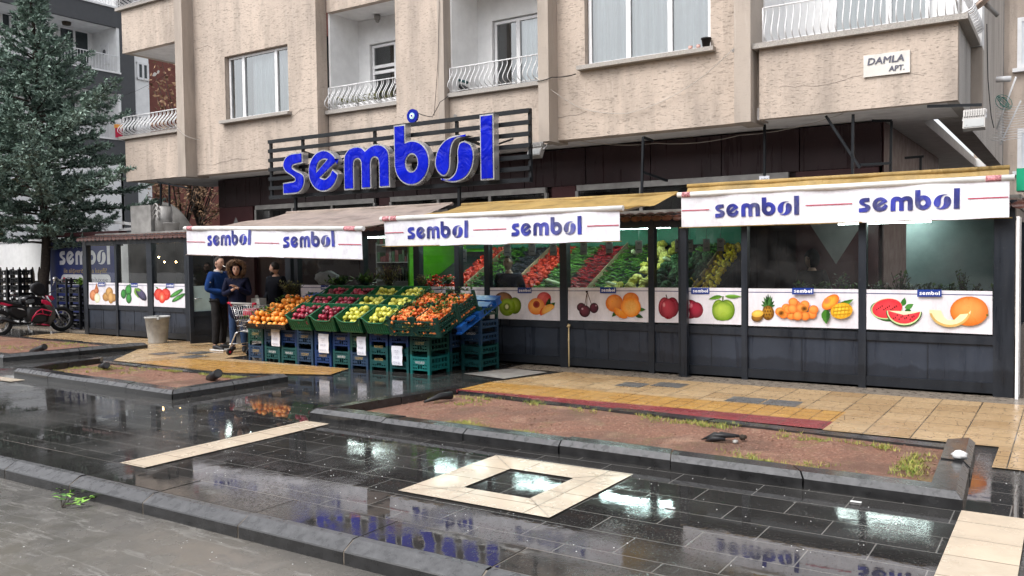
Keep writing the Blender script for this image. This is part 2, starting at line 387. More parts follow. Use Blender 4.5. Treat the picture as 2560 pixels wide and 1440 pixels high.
MT = dict(
 stucco=m_stucco('combed_beige_stucco', (.53, .44, .37), .55, .7), plain=m_stucco('smooth_beige_plaster', (.42, .36, .31), .15, .3),
 side=m_stucco('grey_beige_plaster', (.50, .475, .45), .4, .7),
 white=P('white_plaster', (.84, .84, .84), .8, var=.06, bmp=.15), wgrey=P('soffit_plaster', (.80, .78, .77), .8, var=.1),
 upvc=P('white_window_frame', (.80, .80, .81), .3, var=.04), curtain=m_curtain(), glass=m_glass('window_glass', (.80, .86, .86), 2.2),
 shopglass=m_glass('shop_glass', (.86, .9, .89), .75, .03), dkglass=m_glass('dark_shop_glass', (.5, .56, .55), 1.3, .03), dark=P('dark_room', (.025, .027, .03), .9),
 sill=P('stone_sill', (.36, .335, .31), .7, var=.3, scale=60), rail=P('white_painted_iron', (.75, .75, .76), .4, var=.08),
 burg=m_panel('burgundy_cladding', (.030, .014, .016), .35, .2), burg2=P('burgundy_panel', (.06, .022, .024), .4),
 frame=m_panel('anthracite_paint', (.018, .022, .03), .38, .5), panel=m_panel('anthracite_panel', (.028, .035, .050), .34, .6),
 black=P('black_steel', (.012, .014, .017), .35), blackp=P('black_plastic', (.014, .014, .016), .45), steel=P('bright_steel', (.62, .62, .63), .25, 1.),
 silver=P('silver_trim', (.55, .55, .56), .3, .7), vinyl=m_vinyl(), print=m_print(), valance=m_valance(),
 awn1=m_fabric('beige_awning_fabric', (.50, .41, .36)), awn2=m_fabric('mustard_awning_fabric', (.53, .36, .13)), wpipe=P('white_roller_tube', (.74, .74, .72), .35, var=.1),
 rtile=m_rooftile(), paving=m_paving(), border=m_paving('wet_border_slab', False), chamfer=P('kerb_chamfer_stone', (.085, .086, .09), .3, var=.3, scale=14, bmp=.3, bsc=60), road=m_road(), soil=m_soil(), kerb=P('wet_basalt_kerb', (.024, .024, .025), .20, var=.35, scale=9, bmp=.12, bsc=45, spec=.6),
 cream=m_tiles('wet_cream_travertine', (.66, .55, .42), (.58, .49, .38), .6, .35, False, .26, (.25, .2, .15)),
 ytile=m_tiles('pale_yellow_tile', (.55, .39, .22), (.40, .26, .13)), otile=m_tiles('orange_yellow_tile', (.55, .31, .085), (.48, .26, .075), .2, .2, True, .28, (.1, .05, .02), 22.),
 redtile=m_tiles('red_tile', (.27, .045, .05), (.21, .04, .045), .4, .2, False), gtile=m_tiles('grey_tile', (.13, .13, .13), (.17, .165, .16), .4, .4),
 conc=P('wet_concrete', (.20, .17, .14), .3, var=.35, scale=14, bmp=.3), concg=P('grey_concrete', (.22, .21, .20), .5, var=.3),
 grass=m_leaf('grass_blades', '5d7a26', 'a59a4e', .6, 2.), bark=P('dark_bark', (.045, .035, .028), .9, var=.4, scale=20, bmp=.8),
 needle=m_leaf('conifer_needles', '30463e', '8ca294', .65, 1.3), needle2=m_leaf('golden_conifer_needles', '4c5a45', 'a3a17c', .65, 1.5),
 brownleaf=m_leaf('dry_brown_leaves', '634a38', 'a08062', .8), green=m_leaf('fresh_green_leaves', '1c3a16', '4d7428', .5, 9), herb=m_leaf('herb_leaves', '3a4420', '83803d', .6, 9),
 greycol=P('grey_render', (.095, .098, .105), .85, var=.08, bmp=.1), redwall=P('red_brown_render', (.20, .075, .06), .85),
 cr_green=P('green_crate_plastic', (.012, .105, .045), .38, var=.2), cr_teal=P('teal_crate_plastic', (.008, .115, .11), .4, var=.2), cr_dteal=P('dark_teal_crate_plastic', (.009, .06, .062), .4, var=.2),
 cr_blue=P('blue_crate_plastic', (.010, .034, .12), .4, var=.2), cr_slate=P('slate_blue_crate_plastic', (.018, .042, .085), .4, var=.2), cr_dkgreen=P('dark_green_crate_plastic', (.010, .050, .038), .4, var=.2),
 cr_black=P('black_crate_plastic', (.010, .011, .014), .4), palblue=P('blue_pallet_plastic', (.012, .09, .36), .35, var=.25, scale=9),
 redapple=m_fruit('red_apple_skin', '460a1a', 'a83048', .3, 22., 'c87078'), yelapple=m_fruit('yellow_apple_skin', 'a4a432', 'dedb6a', .3, 8.),
 orange=m_fruit('orange_peel', 'cf7018', 'f3a848', .4, 8.), mandarin=m_fruit('mandarin_peel', 'c04a14', 'f0924c', .35, 8.),
 tomato=m_fruit('tomato_skin', 'a01408', 'd8432a', .2, 8.), gpep=m_fruit('green_pepper_skin', '1d4a10', '5c9030', .3, 12.), rpep=m_fruit('red_pepper_skin', '6e0a14', 'b51c2c', .25, 12.),
 egg=m_fruit('aubergine_skin', '0c0c12', '2c2c38', .2, 10.), cauli=m_fruit('cauliflower_curd', 'b3ad34', 'e8e088', .7, 30.), brocc=m_fruit('broccoli_floret', '0f2a12', '32562a', .8, 60.),
 lemon=m_fruit('lemon_peel', 'd2a808', 'f2d92a', .35, 12.), daikon=m_fruit('white_radish_skin', 'b8c880', 'eef0d8', .4, 6.),
 binp=P('grey_bin_plastic', (.36, .36, .35), .6, var=.25, scale=8), galv=P('galvanised_sheet', (.30, .29, .28), .45, .3, var=.25), plastic=P('clear_bag_plastic', (.5, .5, .52), .3),
 paper=P('paper_sheet', (.72, .73, .80), .6, var=.03), ink=P('printed_ink', (.12, .12, .16), .6), gold=P('gold_print', (.42, .30, .12), .5), wprint=P('white_print', (.62, .62, .64), .5),
 skin=P('skin', (.52, .32, .24), .5, var=.1, scale=20), hair=P('short_dark_hair', (.018, .014, .012), .7, bmp=.4, bsc=200), fleece=P('blue_fleece', (.009, .034, .13), .85, var=.3, scale=9, bmp=.8, bsc=18, spec=.1),
 trous=P('charcoal_trousers', (.018, .017, .018), .8, var=.35, scale=9, bmp=.8, bsc=14, spec=.1), dnavy=P('near_black_jacket', (.005, .006, .010), .75, bmp=.7, bsc=16, spec=.08), navy=P('navy_padded_jacket', (.006, .008, .026), .65, var=.2, bmp=.9, bsc=14, spec=.12), jeans=P('blue_jeans', (.022, .05, .12), .8, var=.25, scale=16, bmp=.3),
 shoe=P('black_shoe', (.014, .014, .016), .5), sole=P('white_sole', (.6, .6, .6), .6), fur=m_leaf('brown_fur_trim', '2a1d14', '86684e', .9, 20.), lgrey=P('light_grey_lining', (.42, .41, .40), .8),
 cigar=P('white_cigarette', (.8, .78, .72), .8), redpl=P('red_plastic', (.45, .01, .04), .35), pink=P('crimson_paint', (.62, .02, .08), .3, coat=.5), blkpaint=P('black_bike_paint', (.012, .012, .014), .22, coat=.5),
 tyre=P('tyre_rubber', (.016, .016, .017), .75), engine=P('engine_metal', (.05, .05, .052), .45, .4), gtank=P('grey_tank_decal', (.10, .11, .12), .3), smoke=P('worn_grey_shroud', (.09, .08, .07), .5),
 wood=P('weathered_wood', (.07, .055, .04), .85, var=.3, scale=14, bmp=.4), greenwall=P('lime_green_wall', (.10, .42, .01), .6), tealb=P('teal_board', (.01, .16, .085), .5), shelf=P('shelf_goods', (.16, .15, .14), .6, var=.5, scale=12),
 blueboard=P('blue_poster_board', (.012, .022, .12), .4, var=.15, scale=1.2), tube=m_emit('lit_tube', (.75, 1., .96), 32.), warm=m_emit('lit_bulb', (1., .62, .25), 30.),
 eyeblue=P('cobalt_glass', (.01, .02, .30), .1), eyelb=P('pale_blue_glass', (.45, .75, .85), .15), lampglass=P('floodlight_glass', (.30, .31, .31), .2), rust=P('rusty_dish', (.55, .42, .34), .5, var=.5, scale=4),
 board=P('ceiling_board', (.30, .31, .31), .7), floor_in=P('shop_floor', (.12, .11, .10), .35), frost=P('frosted_film', (.36, .46, .45), .55), pot=P('black_pot', (.015, .015, .015), .6), ylpipe=P('cream_pipe', (.62, .50, .28), .5),
 litter=P('white_litter', (.7, .7, .7), .6), stone=P('pale_stone', (.42, .42, .40), .8, bmp=.5, bsc=20), redbag=P('red_cloth', (.5, .02, .06), .7), cable=P('white_cable', (.5, .46, .42), .6), dcable=P('dark_cable', (.02, .02, .02), .6))

# ---------------------------------------------------------------- lettering
def spline(pts, n=6):
    out = []
    for i in range(len(pts)-1):
        p0 = pts[max(i-1, 0)]; p1 = pts[i]; p2 = pts[i+1]; p3 = pts[min(i+2, len(pts)-1)]
        for k in range(n):
            t = k/n
            out.append(tuple(.5*((2*p1[j])+(-p0[j]+p2[j])*t+(2*p0[j]-5*p1[j]+4*p2[j]-p3[j])*t*t+(-p0[j]+3*p1[j]-3*p2[j]+p3[j])*t**3) for j in (0, 1)))
    out.append(pts[-1]); return out
def arc(cx, cy, rx, ry, a0, a1, n=16): return [(cx+rx*cos(rad(a0+(a1-a0)*i/n)), cy+ry*sin(rad(a0+(a1-a0)*i/n))) for i in range(n+1)]
def ell(cx, cy, rx, ry, n=28): return arc(cx, cy, rx, ry, 0, 360, n)[:-1]
# the shop's lettering; x-height 1, each glyph = list of shapes, each shape = [outer, holes...]
_s = [(.92, 1.), (.92, .735), (.52, .705)]+spline([(.46, .68), (.47, .64), (.56, .60)], 3)+spline([(.62, .575), (.9, .48), (1., .33), (.92, .14), (.72, .02), (.5, 0)], 5)+[(0, 0), (0, .29), (.5, .31)]+spline([(.56, .33), (.55, .375), (.46, .42)], 3)+spline([(.40, .45), (.14, .56), (.02, .71), (.1, .88), (.32, .98), (.55, 1.)], 5)
_e = [(.80, .53)]+spline([(.72, .40), (.56, .31), (.42, .35)], 4)+[(.97, .70)]+arc(.5, .5, .5, .5, 22, 348, 26)
_eh = [(.29, .50)]+spline([(.30, .60), (.37, .71), (.50, .765), (.62, .755)], 4)
_m = [(0, 0), (0, .55)]+spline([(0, .55), (.02, .80), (.12, .95), (.26, 1.), (.40, .97), (.485, .885)], 5)+spline([(.485, .885), (.60, .97), (.735, 1.), (.88, .95), (.98, .80), (1., .55)], 5)+[(1., 0), (.77, 0), (.77, .55)]+spline([(.77, .55), (.75, .66), (.68, .70), (.62, .66), (.60, .55)], 3)+[(.60, 0), (.385, 0), (.385, .55)]+spline([(.385, .55), (.37, .66), (.305, .70), (.24, .66), (.225, .55)], 3)+[(.225, 0)]
_b = [(0, 1.37), (.33, 1.37), (.33, .975)]+arc(.5, .5, .5, .5, 108, -180, 30)
_o1 = spline([(.86, .975), (.55, 1.), (.28, .93), (.07, .72), (0, .44), (.06, .26), (.19, .155), (.30, .175), (.39, .33), (.41, .62), (.46, .82), (.58, .93), (.86, .975)], 4)[:-1]
_o2 = spline([(.77, .87), (.93, .78), (1., .56), (.955, .30), (.81, .10), (.58, .01), (.35, .015), (.13, .10), (.36, .095), (.52, .21), (.58, .42), (.58, .66), (.64, .83), (.77, .87)], 4)[:-1]
LET = [('s', 0, .77, [[_s]]), ('e', .90, 1.01, [[_e, _eh]]), ('m', 2.08, 1.42, [[_m]]), ('b', 3.64, 1.01, [[_b, ell(.5, .5, .165, .19, 18)]]), ('o', 4.80, 1.05, [[_o1], [_o2]]), ('l', 6.01, .35, [[[(0, 0), (1, 0), (1, 1.37), (0, 1.37)]]])]
LOGO_W = 6.36
def clean(l):
    o = []
    for p in l:
        if not o or (p[0]-o[-1][0])**2+(p[1]-o[-1][1])**2 > 1e-6: o.append(p)
    if (o[0][0]-o[-1][0])**2+(o[0][1]-o[-1][1])**2 < 1e-6: o.pop()
    return o
def area(l): return .5*sum(l[i-1][0]*l[i][1]-l[i][0]*l[i-1][1] for i in range(len(l)))
def inset(l, d):
    s_ = 1 if area(l) > 0 else -1; n = len(l); o = []
    for i in range(n):
        a, b_, c = l[i-1], l[i], l[(i+1) % n]
        e1 = Vector((b_[0]-a[0], b_[1]-a[1])).normalized(); e2 = Vector((c[0]-b_[0], c[1]-b_[1])).normalized()
        n1 = Vector((-e1.y, e1.x)); n2 = Vector((-e2.y, e2.x)); m_ = (n1+n2)
        if m_.length < .2: m_ = n1
        m_.normalize(); k = d/max(.5, m_.dot(n1))
        o.append((b_[0]+m_.x*k*s_, b_[1]+m_.y*k*s_))
    return o
def glyph_shapes():
    for nm, x0, w_, shapes in LET:
        yield nm, [[clean([(x0+p[0]*w_, p[1]) for p in l]) for l in sh] for sh in shapes]
def logo(mb, o, xd, zd, size, col=None, mat=0):
    """flat print of the shop's word; o = lower left, size = x-height"""
    o, xd, zd = Vector(o), Vector(xd), Vector(zd)
    for nm, shs in glyph_shapes():
        for sh in shs: mb.flat([[o+xd*(p[0]*size)+zd*(p[1]*size) for p in l] for l in sh], mat, col)
_tc = {}
def text(mb, s_, o, xd, zd, size, mat=0, col=None, shear=0., extr=0., width=None, center=False, bold=0.):
    key = (s_, shear, bold)
    if key not in _tc:
        cu = bpy.data.curves.new('t', 'FONT'); cu.body = s_; cu.size = 1; cu.shear = shear; cu.resolution_u = 2; cu.offset = bold
        ob = bpy.data.objects.new('t', cu); COL.objects.link(ob); bpy.context.view_layer.update()
        me = bpy.data.meshes.new_from_object(ob)
        _tc[key] = ([tuple(v.co) for v in me.vertices], [tuple(p.vertices) for p in me.polygons])
        bpy.data.objects.remove(ob); bpy.data.meshes.remove(me); bpy.data.curves.remove(cu)
    vs, fs = _tc[key]; o, xd, zd = Vector(o), Vector(xd), Vector(zd)
    if not vs: return
    W = max(v[0] for v in vs); k = (width/W) if width else size
    off = -W*k/2 if center else 0
    pv = [o+xd*(v[0]*k+off)+zd*(v[1]*size) for v in vs]
    mb.add(pv, fs, mat, False, col)
    if extr:
        nrm = xd.cross(zd).normalized()
        mb.add([p-nrm*extr for p in pv], fs, mat, False, col)
X_, Y_, Z_ = Vector((1, 0, 0)), Vector((0, 1, 0)), Vector((0, 0, 1))
# ================================================================ SETTING
def sheet(name, pts, z, m, kind='structure', label=None, thick=0):
    mb = MB(); mb.flat([[(x, y, z) for x, y in pts]])
    # make the face look up
    o = mb.build(name, m, org=(0, 0, 0), kind=kind, label=label, cat=label and name.replace('_', ' ')); return o
def rect(x0, x1, y0, y1): return [(x0, y0), (x1, y0), (x1, y1), (x0, y1)]
sheet('ground', rect(-140, 90, -60, 140), -.34, MT['concg'])
sheet('road', rect(-60, 40, -22, 3.86), -.125, MT['road'], label='wet brownish asphalt road running along the dark kerb')
# paving: a slab of ground with thickness
mb = MB(); mb.box(-60, 40, 3.80, 60, -.33, 0); mb.build('paved_ground', MT['paving'], org=(0, 0, 0), kind='structure', label='wet black basalt paving with mirror-like puddles', cat='pavement')
# kerb stones in a row
mb = MB(); x = -33.
k = 0
while x < 3:
    L = .98+.05*sin(k*2.3); k += 1; x1 = x+L-.012
    zt = .006+.004*sin(k*1.7)
    prof = [(3.66, -.33), (3.66, -.050), (3.665, -.042), (3.75, zt), (3.80, zt), (3.80, -.33)]
    vs = [(xx, a, b_) for xx in (x, x1) for a, b_ in prof]; n = len(prof)
    fs = [(i, (i+1) % n, n+(i+1) % n, n+i) for i in range(n)]+[tuple(range(n)), tuple(range(n, 2*n))[::-1]]
    mb.add(vs, fs[:2]+fs[4:]); mb.add(vs, fs[2:4], 1)
    mb.box(x1, x1+.012, 3.664, 3.79, -.3, -.047, 2); mb.add([(x1, 3.666, -.044), (x1+.012, 3.666, -.044), (x1+.012, 3.751, .002), (x1, 3.751, .002)], [(0, 1, 2, 3)], 2)
    x += L
mb.build('kerb', [MT['kerb'], MT['chamfer'], MT['conc']], org=(0, 0, 0), kind='structure', label='row of dark wet kerb stones along the road edge', cat='kerb')
sheet('mortar_bed', rect(-33, 6, 3.8, 4.17), .002, P('pale_mortar', (.20, .18, .16), .5))
mb = MB(); x = -33.
k = 0
while x < 3:
    L = .98+.05*sin(k*2.3); k += 1; mb.box(x+.004, x+L-.008, 3.806, 4.155, .0025, .0065+.001*sin(k*2.1)); x += L
mb.build('border_slabs', MT['border'], org=(0, 0, 0), kind='structure', label='single row of wet dark slabs along the top of the kerb', cat='paving')
# a back wall of the block opposite the shop is out of view; only the open sky and a row of low houses are mirrored in the glass
sheet('cream_stripe', [(-6.66, 4.17), (-6.32, 4.17), (-6.32, 6.26), (-6.66, 6.26)], .009, MT['cream'], label='cream stone stripe crossing the black paving to the bed')
sheet('cream_strip', rect(-.58, -.215, 3.9, 6.2), .009, MT['cream'], label='cream stone strip in the black paving at the right edge')
sheet('cream_band', rect(-16, -12.55, 6.25, 6.45), .009, MT['cream'], label='cream stone band beside the left planting bed')
dx0, dx1, dy0, dy1 = -4.07, -2.80, 4.70, 5.97; ix0, ix1, iy0, iy1 = -3.71, -3.14, 5.01, 5.64
mb = MB(); o_ = [(dx0, dy0), (dx1, dy0), (dx1, dy1), (dx0, dy1)]; i_ = [(ix0, iy0), (ix1, iy0), (ix1, iy1), (ix0, iy1)]
for k in range(4):
    a, b_, c_, d_ = o_[k], o_[(k+1) % 4], i_[(k+1) % 4], i_[k]; mb.add([(p[0], p[1], .010) for p in (a, b_, c_, d_)], [(0, 1, 2, 3)])
    e = Vector((b_[0]-a[0], b_[1]-a[1])).normalized()*.004
    mb.add([(a[0], a[1], .0125), (a[0]+e.x*2, a[1]+e.y*2, .0125), (d_[0]+e.x*2, d_[1]+e.y*2, .0125), (d_[0], d_[1], .0125)], [(0, 1, 2, 3)], 1)
mb.build('cream_frame', [MT['cream'], MT['conc']], org=(0, 0, 0), kind='structure', label='cream stone diamond-shaped frame inlaid in the black paving', cat='paving inlay')
# yellow tile pavement, right part
sheet('concrete_strip', rect(-7.1, .6, 10.74, 11.25), .008, MT['conc'])
sheet('tile_pavement', [(-6.5, 9.42), (1.6, 9.42), (1.6, 10.74), (-6.1, 10.74)], .010, MT['ytile'], label='pale yellow patterned tile pavement before the dark panels', )
sheet('tile_pavement', [(-1.96, 8.36), (-.50, 8.36), (-.50, 9.42), (-1.96, 9.42)], .010, MT['ytile'])
sheet('tile_pavement', [(-.50, 7.55), (1.6, 7.55), (1.6, 9.42), (-.50, 9.42)], .010, MT['ytile'])
sheet('tactile_pavement', [(-6.5, 8.72), (-1.96, 8.82), (-1.96, 9.42), (-6.5, 9.42)], .010, MT['otile'], label='orange yellow tactile tile band between red strip and pale tiles')
sheet('red_strip', [(-6.5, 8.48), (-1.96, 8.40), (-1.96, 8.82), (-6.5, 8.72)], .010, MT['redtile'], label='dark red tile strip along the edge of the planting bed')
mb = MB()
for (a, b_, y0) in ((-4.9, -4.55, 9.9), (-4.5, -4.1, 10.1), (-3.3, -2.9, 9.45), (-2.88, -2.5, 9.45)): mb.flat([[(a, y0, .013), (b_, y0, .013), (b_, y0+.36, .013), (a, y0+.36, .013)]])
mb.build('grey_tile', MT['gtile'], org=(0, 0, 0), kind='structure', label='grey tiles set among the pale yellow pavement tiles', cat='paving tile')
# yellow pavement, left part by the fruit stand
sheet('tile_pavement', [(-13.6, 8.45), (-10.5, 8.32), (-8.95, 8.9), (-9.2, 9.55), (-12.1, 9.55), (-12.1, 12), (-14.2, 11.2), (-15.2, 10.1)], .010, MT['ytile'])
sheet('tactile_pavement', [(-13.0, 8.45), (-10.5, 8.35), (-8.95, 8.9), (-9.2, 9.5), (-12.6, 9.2)], .0135, MT['otile'])
sheet('tile_pavement', [(-20, 10.2), (-15.2, 10.1), (-14.2, 11.2), (-20, 11.2)], .010, MT['ytile'])
mb = MB()
for (a, b_, y0) in ((-13.9, -13.5, 9.3), (-13.4, -13.0, 9.7), (-13.0, -12.6, 9.25)): mb.flat([[(a, y0, .0165), (b_, y0, .0165), (b_, y0+.38, .0165), (a, y0+.38, .0165)]])
mb.build('grey_tile', MT['gtile'], org=(0, 0, 0), kind='structure')
sheet('worn_slab', [(-7.3, 9.9), (-6.5, 9.75), (-6.3, 10.6), (-7.0, 10.7)], .012, MT['concg'])

# ---------------------------------------------------------------- planting beds
def grass_tufts(name, regions, n, lab, h=.028):
    mb = MB()
    for _ in range(n):
        (x0, x1, y0, y1) = regions[RND.randrange(len(regions))]
        cx = RND.triangular(x0, x1); cy = RND.triangular(y0, y1)
        if sin(cx*9+cy*5)+sin(cx*3.7-cy*11) < -.3: continue
        for q in range(RND.randint(4, 9)):
            a = RND.uniform(0, 2*pi); r_ = RND.uniform(0, .035); px, py = cx+r_*cos(a), cy+r_*sin(a)
            hh = h*RND.uniform(.4, 1.3); l = RND.uniform(.2, 1.3)*hh; b_ = RND.uniform(0, 2*pi); ww = .0035
            mb.add([(px-ww*sin(b_), py+ww*cos(b_), .035), (px+ww*sin(b_), py-ww*cos(b_), .035), (px+l*cos(b_), py+l*sin(b_), .035+hh)], [(0, 1, 2)])
    mb.build(name, MT['grass'], org=(0, 0, 0), kind='stuff', label=lab, cat='grass')
def bed(name, corners, lab, joints=1.05, rim=.2, hgt=.115):
    """raised dark stone border round red gravel soil"""
    cx = sum(p[0] for p in corners)/len(corners); cy = sum(p[1] for p in corners)/len(corners)
    t = thing(name, lab, 'planting bed', (cx, cy, 0))
    C = [Vector(p) for p in corners]; n = len(C)
    if area([(p.x, p.y) for p in C]) < 0: C.reverse()
    inn = [Vector(p) for p in inset([tuple(p) for p in C], rim)]
    mb = MB(); nu, nv = 90, 24; vs = []
    for i_ in range(nu+1):
        for j_ in range(nv+1):
            s_, q_ = i_/nu, j_/nv; p = inn[0].lerp(inn[1], s_).lerp(inn[3].lerp(inn[2], s_), q_); ed = min(1, 8*min(s_, 1-s_, q_*.5+.02, (1-q_)*.5+.02))
            vs.append((p.x, p.y, .026+ed*(.010*sin(p.x*5.1+p.y*3)+.007*sin(p.x*13-p.y*17)+.012*RND.random()**3)))
    mb.add(vs, [(i_*(nv+1)+j_, (i_+1)*(nv+1)+j_, (i_+1)*(nv+1)+j_+1, i_*(nv+1)+j_+1) for i_ in range(nu) for j_ in range(nv)], 0, True); so_ = mb.build('soil', MT['soil'], t)
    mb = MB()
    for i in range(n):
        a, b_ = C[i], C[(i+1) % n]; c_, d_ = inn[(i+1) % n], inn[i]; L = (b_-a).length; k = max(1, round(L/joints))
        low = (i == 2)                                              # the back edge lies almost flush with the tiles
        h = .045 if low else hgt; e = (b_-a).normalized(); nn = Vector((-e.y, e.x)); g = .006
        for j in range(k):
            t0, t1 = j/k, (j+1)/k
            def quad(off0):
                o0 = a.lerp(b_, t0); o1 = a.lerp(b_, t1); q1 = d_.lerp(c_, t1); q0 = d_.lerp(c_, t0)
                return o0+e*g, o1-e*g, q1-e*g, q0+e*g
            o0, o1, q1, q0 = quad(0)
            jj = RND.uniform(-.007, .007); hj = h+jj; sh_ = nn*RND.uniform(-.008, .008); o0, o1, q1, q0 = o0+sh_, o1+sh_, q1+sh_, q0+sh_
            c0 = o0+(q0-o0)*.22; c1 = o1+(q1-o1)*.22
            vs = [(o0.x, o0.y, -.01), (o1.x, o1.y, -.01), (o1.x, o1.y, hj*.62), (o0.x, o0.y, hj*.62), (c0.x, c0.y, hj), (c1.x, c1.y, hj), (q1.x, q1.y, hj), (q0.x, q0.y, hj), (q1.x, q1.y, -.01), (q0.x, q0.y, -.01)]
            mb.add(vs, [(0, 1, 2, 3), (4, 5, 6, 7), (7, 6, 8, 9), (0, 3, 4, 7, 9), (1, 8, 6, 5, 2)]); mb.add(vs, [(3, 2, 5, 4)], 1)
    mb.build('stone_border', [MT['kerb'], MT['chamfer']], t); return t
bed('planting_bed', [(-6.72, 6.36), (-.57, 6.22), (-.66, 8.12), (-6.38, 8.50)], 'long red gravel bed with dark stone border before the yellow tiles')
bed('planting_bed', [(-13.2, 6.62), (-9.12, 6.42), (-9.02, 8.18), (-13.5, 8.22)], 'small gravel bed on the left beyond the cream band, with two dark pipe stubs')
bed('planting_bed', [(-21.5, 7.6), (-15.2, 7.45), (-14.85, 9.95), (-21.5, 10.1)], 'far left gravel bed with dark border in front of the motorcycle')
grass_tufts('grass', [(-6.2, -4.2, 8.0, 8.3), (-6.4, -5.4, 7.6, 8.2), (-4.6, -2.2, 7.85, 8.2), (-3.6, -1.9, 7.75, 8.05), (-3.1, -1.2, 6.5, 6.75), (-1.15, -.85, 6.5, 7.8), (-4.6, -3.9, 6.6, 6.8), (-5.3, -4.7, 6.6, 6.9), (-2.3, -.8, 7.6, 7.85), (-2.6, -1.5, 6.6, 7.0)], 1500, 'sparse green and dry grass around the long gravel bed')
grass_tufts('grass', [(-13.1, -11.3, 7.2, 8.0), (-13.1, -12.3, 6.9, 7.9), (-10.2, -9.3, 7.8, 8.0), (-12, -10, 7.85, 8.0)], 700, 'green grass patch on the left side of the small gravel bed')
grass_tufts('grass', [(-18.5, -15.3, 9.2, 9.75), (-19.5, -15.3, 7.7, 8.1), (-18, -16, 8, 9.5)], 500, 'thin grass on the far left gravel bed')
mb = MB()
for _ in range(1900):
    (x0, x1, y0, y1) = RND.choice([(-6.4, -.85, 6.45, 8.0)]*3+[(-13.0, -9.3, 6.7, 8.0), (-20, -15.2, 7.7, 9.8)])
    c = Vector((RND.uniform(x0, x1), RND.uniform(y0, y1), .03)); r_ = RND.uniform(.003, .009)
    mb.ball(c, r_*RND.uniform(1, 2.2), r_, r_*.5, 5, 3, RND.randrange(2), M=Matrix.Rotation(RND.uniform(0, 3), 3, 'Z'))
mb.build('gravel', [MT['soil'], P('reddish_chip', (.34, .20, .15), .7)], org=(0, 0, 0), kind='stuff', label='small pale and red chips strewn over the gravel beds', cat='gravel')
# rain splashes and scraps on the wet ground
mb = MB()
for _ in range(70):
    u, v = RND.uniform(0, 1500), RND.uniform(1190, 1440); p = onZ(u, v, -.125)
    if p.y > 3.6 or p.x < -12: continue
    r_ = RND.uniform(.002, .006); mb.ball(p+Z_*.001, r_, r_*RND.uniform(.5, 1.2), .002, 6, 3)
for _ in range(320):
    p = Vector((RND.uniform(-9, 0), RND.uniform(4.2, 8.0), .001))
    if (-6.8 < p.x < -.4 and p.y > 6.15): continue
    r_ = RND.uniform(.0025, .006); mb.ball(p, r_, r_*RND.uniform(.5, 1.2), .002, 6, 3)
mb.build('litter', MT['litter'], org=(0, 0, 0), kind='stuff', label='tiny pale scraps and drops scattered over the wet paving and road', cat='litter')

# ================================================================ APARTMENT BUILDING
def walls(mb, x0, x1, z0, z1, y0, y1, holes, mat=0):
    """wall slab between y0 (front) and y1 with rectangular holes (hx0,hx1,hz0,hz1)"""
    xs = sorted({x0, x1, *[h[0] for h in holes], *[h[1] for h in holes]}); zs = sorted({z0, z1, *[h[2] for h in holes], *[h[3] for h in holes]})
    for i in range(len(xs)-1):
        for j in range(len(zs)-1):
            cx, cz = (xs[i]+xs[i+1])/2, (zs[j]+zs[j+1])/2
            if any(h[0] < cx < h[1] and h[2] < cz < h[3] for h in holes): continue
            mb.box(xs[i], xs[i+1], y0, y1, zs[j], zs[j+1], mat)
    return mb
ZB, ZT = 3.62, 9.2                       # underside of the upper floors, top of what is built
apt = thing('apartment_building', 'beige combed-plaster apartment building with white iron balconies above the shop', 'building', (-9, 13, 0))
W1 = (-15.70, -13.70, 4.75, 6.16); W2 = (-6.72, -4.58, 4.78, 6.45)
mb = MB(); walls(mb, -16.75, -12.87, ZB, ZT, 12.6, 12.9, [W1]); mb.build('facade_wall', MT['stucco'], apt)
mb = MB(); walls(mb, -7.24, -4.12, ZB, ZT, 12.6, 12.9, [W2]); mb.build('facade_wall', MT['stucco'], apt)
mb = MB(); mb.box(-10.90, -9.86, 12.75, 13.0, ZB, ZT); mb.build('facade_wall', MT['stucco'], apt)
for a, b_ in ((-17.02, -16.75), (-7.44, -7.24), (-4.12, -3.88)):
    mb = MB(); mb.box(a, b_, 12.3, 12.93, ZB-.04, ZT); mb.build('pillar', MT['plain'], apt)
mb = MB(); mb.box(-9.86, -9.72, 12.72, 13.0, ZB, ZT); mb.build('pillar', MT['plain'], apt)
# overhanging underside and inner floors
mb = MB(); mb.box(-17.0, -1.9, 12.98, 23.4, ZB+.02, ZB+.2); mb.box(-19.4, -17.0, 12.7, 15, ZB+.02, ZB+.2); mb.box(-3.9, -1.26, 12.6, 14.2, ZB+.015, ZB+.19)
mb.build('soffit', MT['wgrey'], apt)
# balconies: parapet wall, ledge, loggia walls, railing
def railing(parent, p0, p1, z0, h, n, belly=.13, out=None):
    """iron balcony railing of S-curved flat bars between p0 and p1"""
    mb = MB(); p0, p1 = Vector(p0), Vector(p1); e = (p1-p0).normalized(); nn = Vector((e.y, -e.x, 0)) if out is None else Vector(out)
    top = z0+h
    mb.tube([(p0.x, p0.y, top), (p1.x, p1.y, top)], .011, 6); mb.tube([(p0.x, p0.y, z0+.035), (p1.x, p1.y, z0+.035)], .009, 6)
    for i in range(n):
        for dd in (-.05, .05):
            q = p0.lerp(p1, (i+.5)/n)+e*dd
            prof = [(0, 0), (.95*belly, .13*h), (belly, .30*h), (.55*belly, .50*h), (.12*belly, .68*h), (-.12*belly, .82*h), (0, h)]
            pts = [q+nn*a+Z_*(z0+.03+b_*.97) for a, b_ in spline(prof, 3)]
            mb.tube(pts, .0095, 4)
    mb.tube([(p0.x, p0.y, z0), (p0.x, p0.y, top)], .012, 6); mb.tube([(p1.x, p1.y, z0), (p1.x, p1.y, top)], .012, 6)
    return mb.build('railing', MT['rail'], parent)
ZL = 4.64
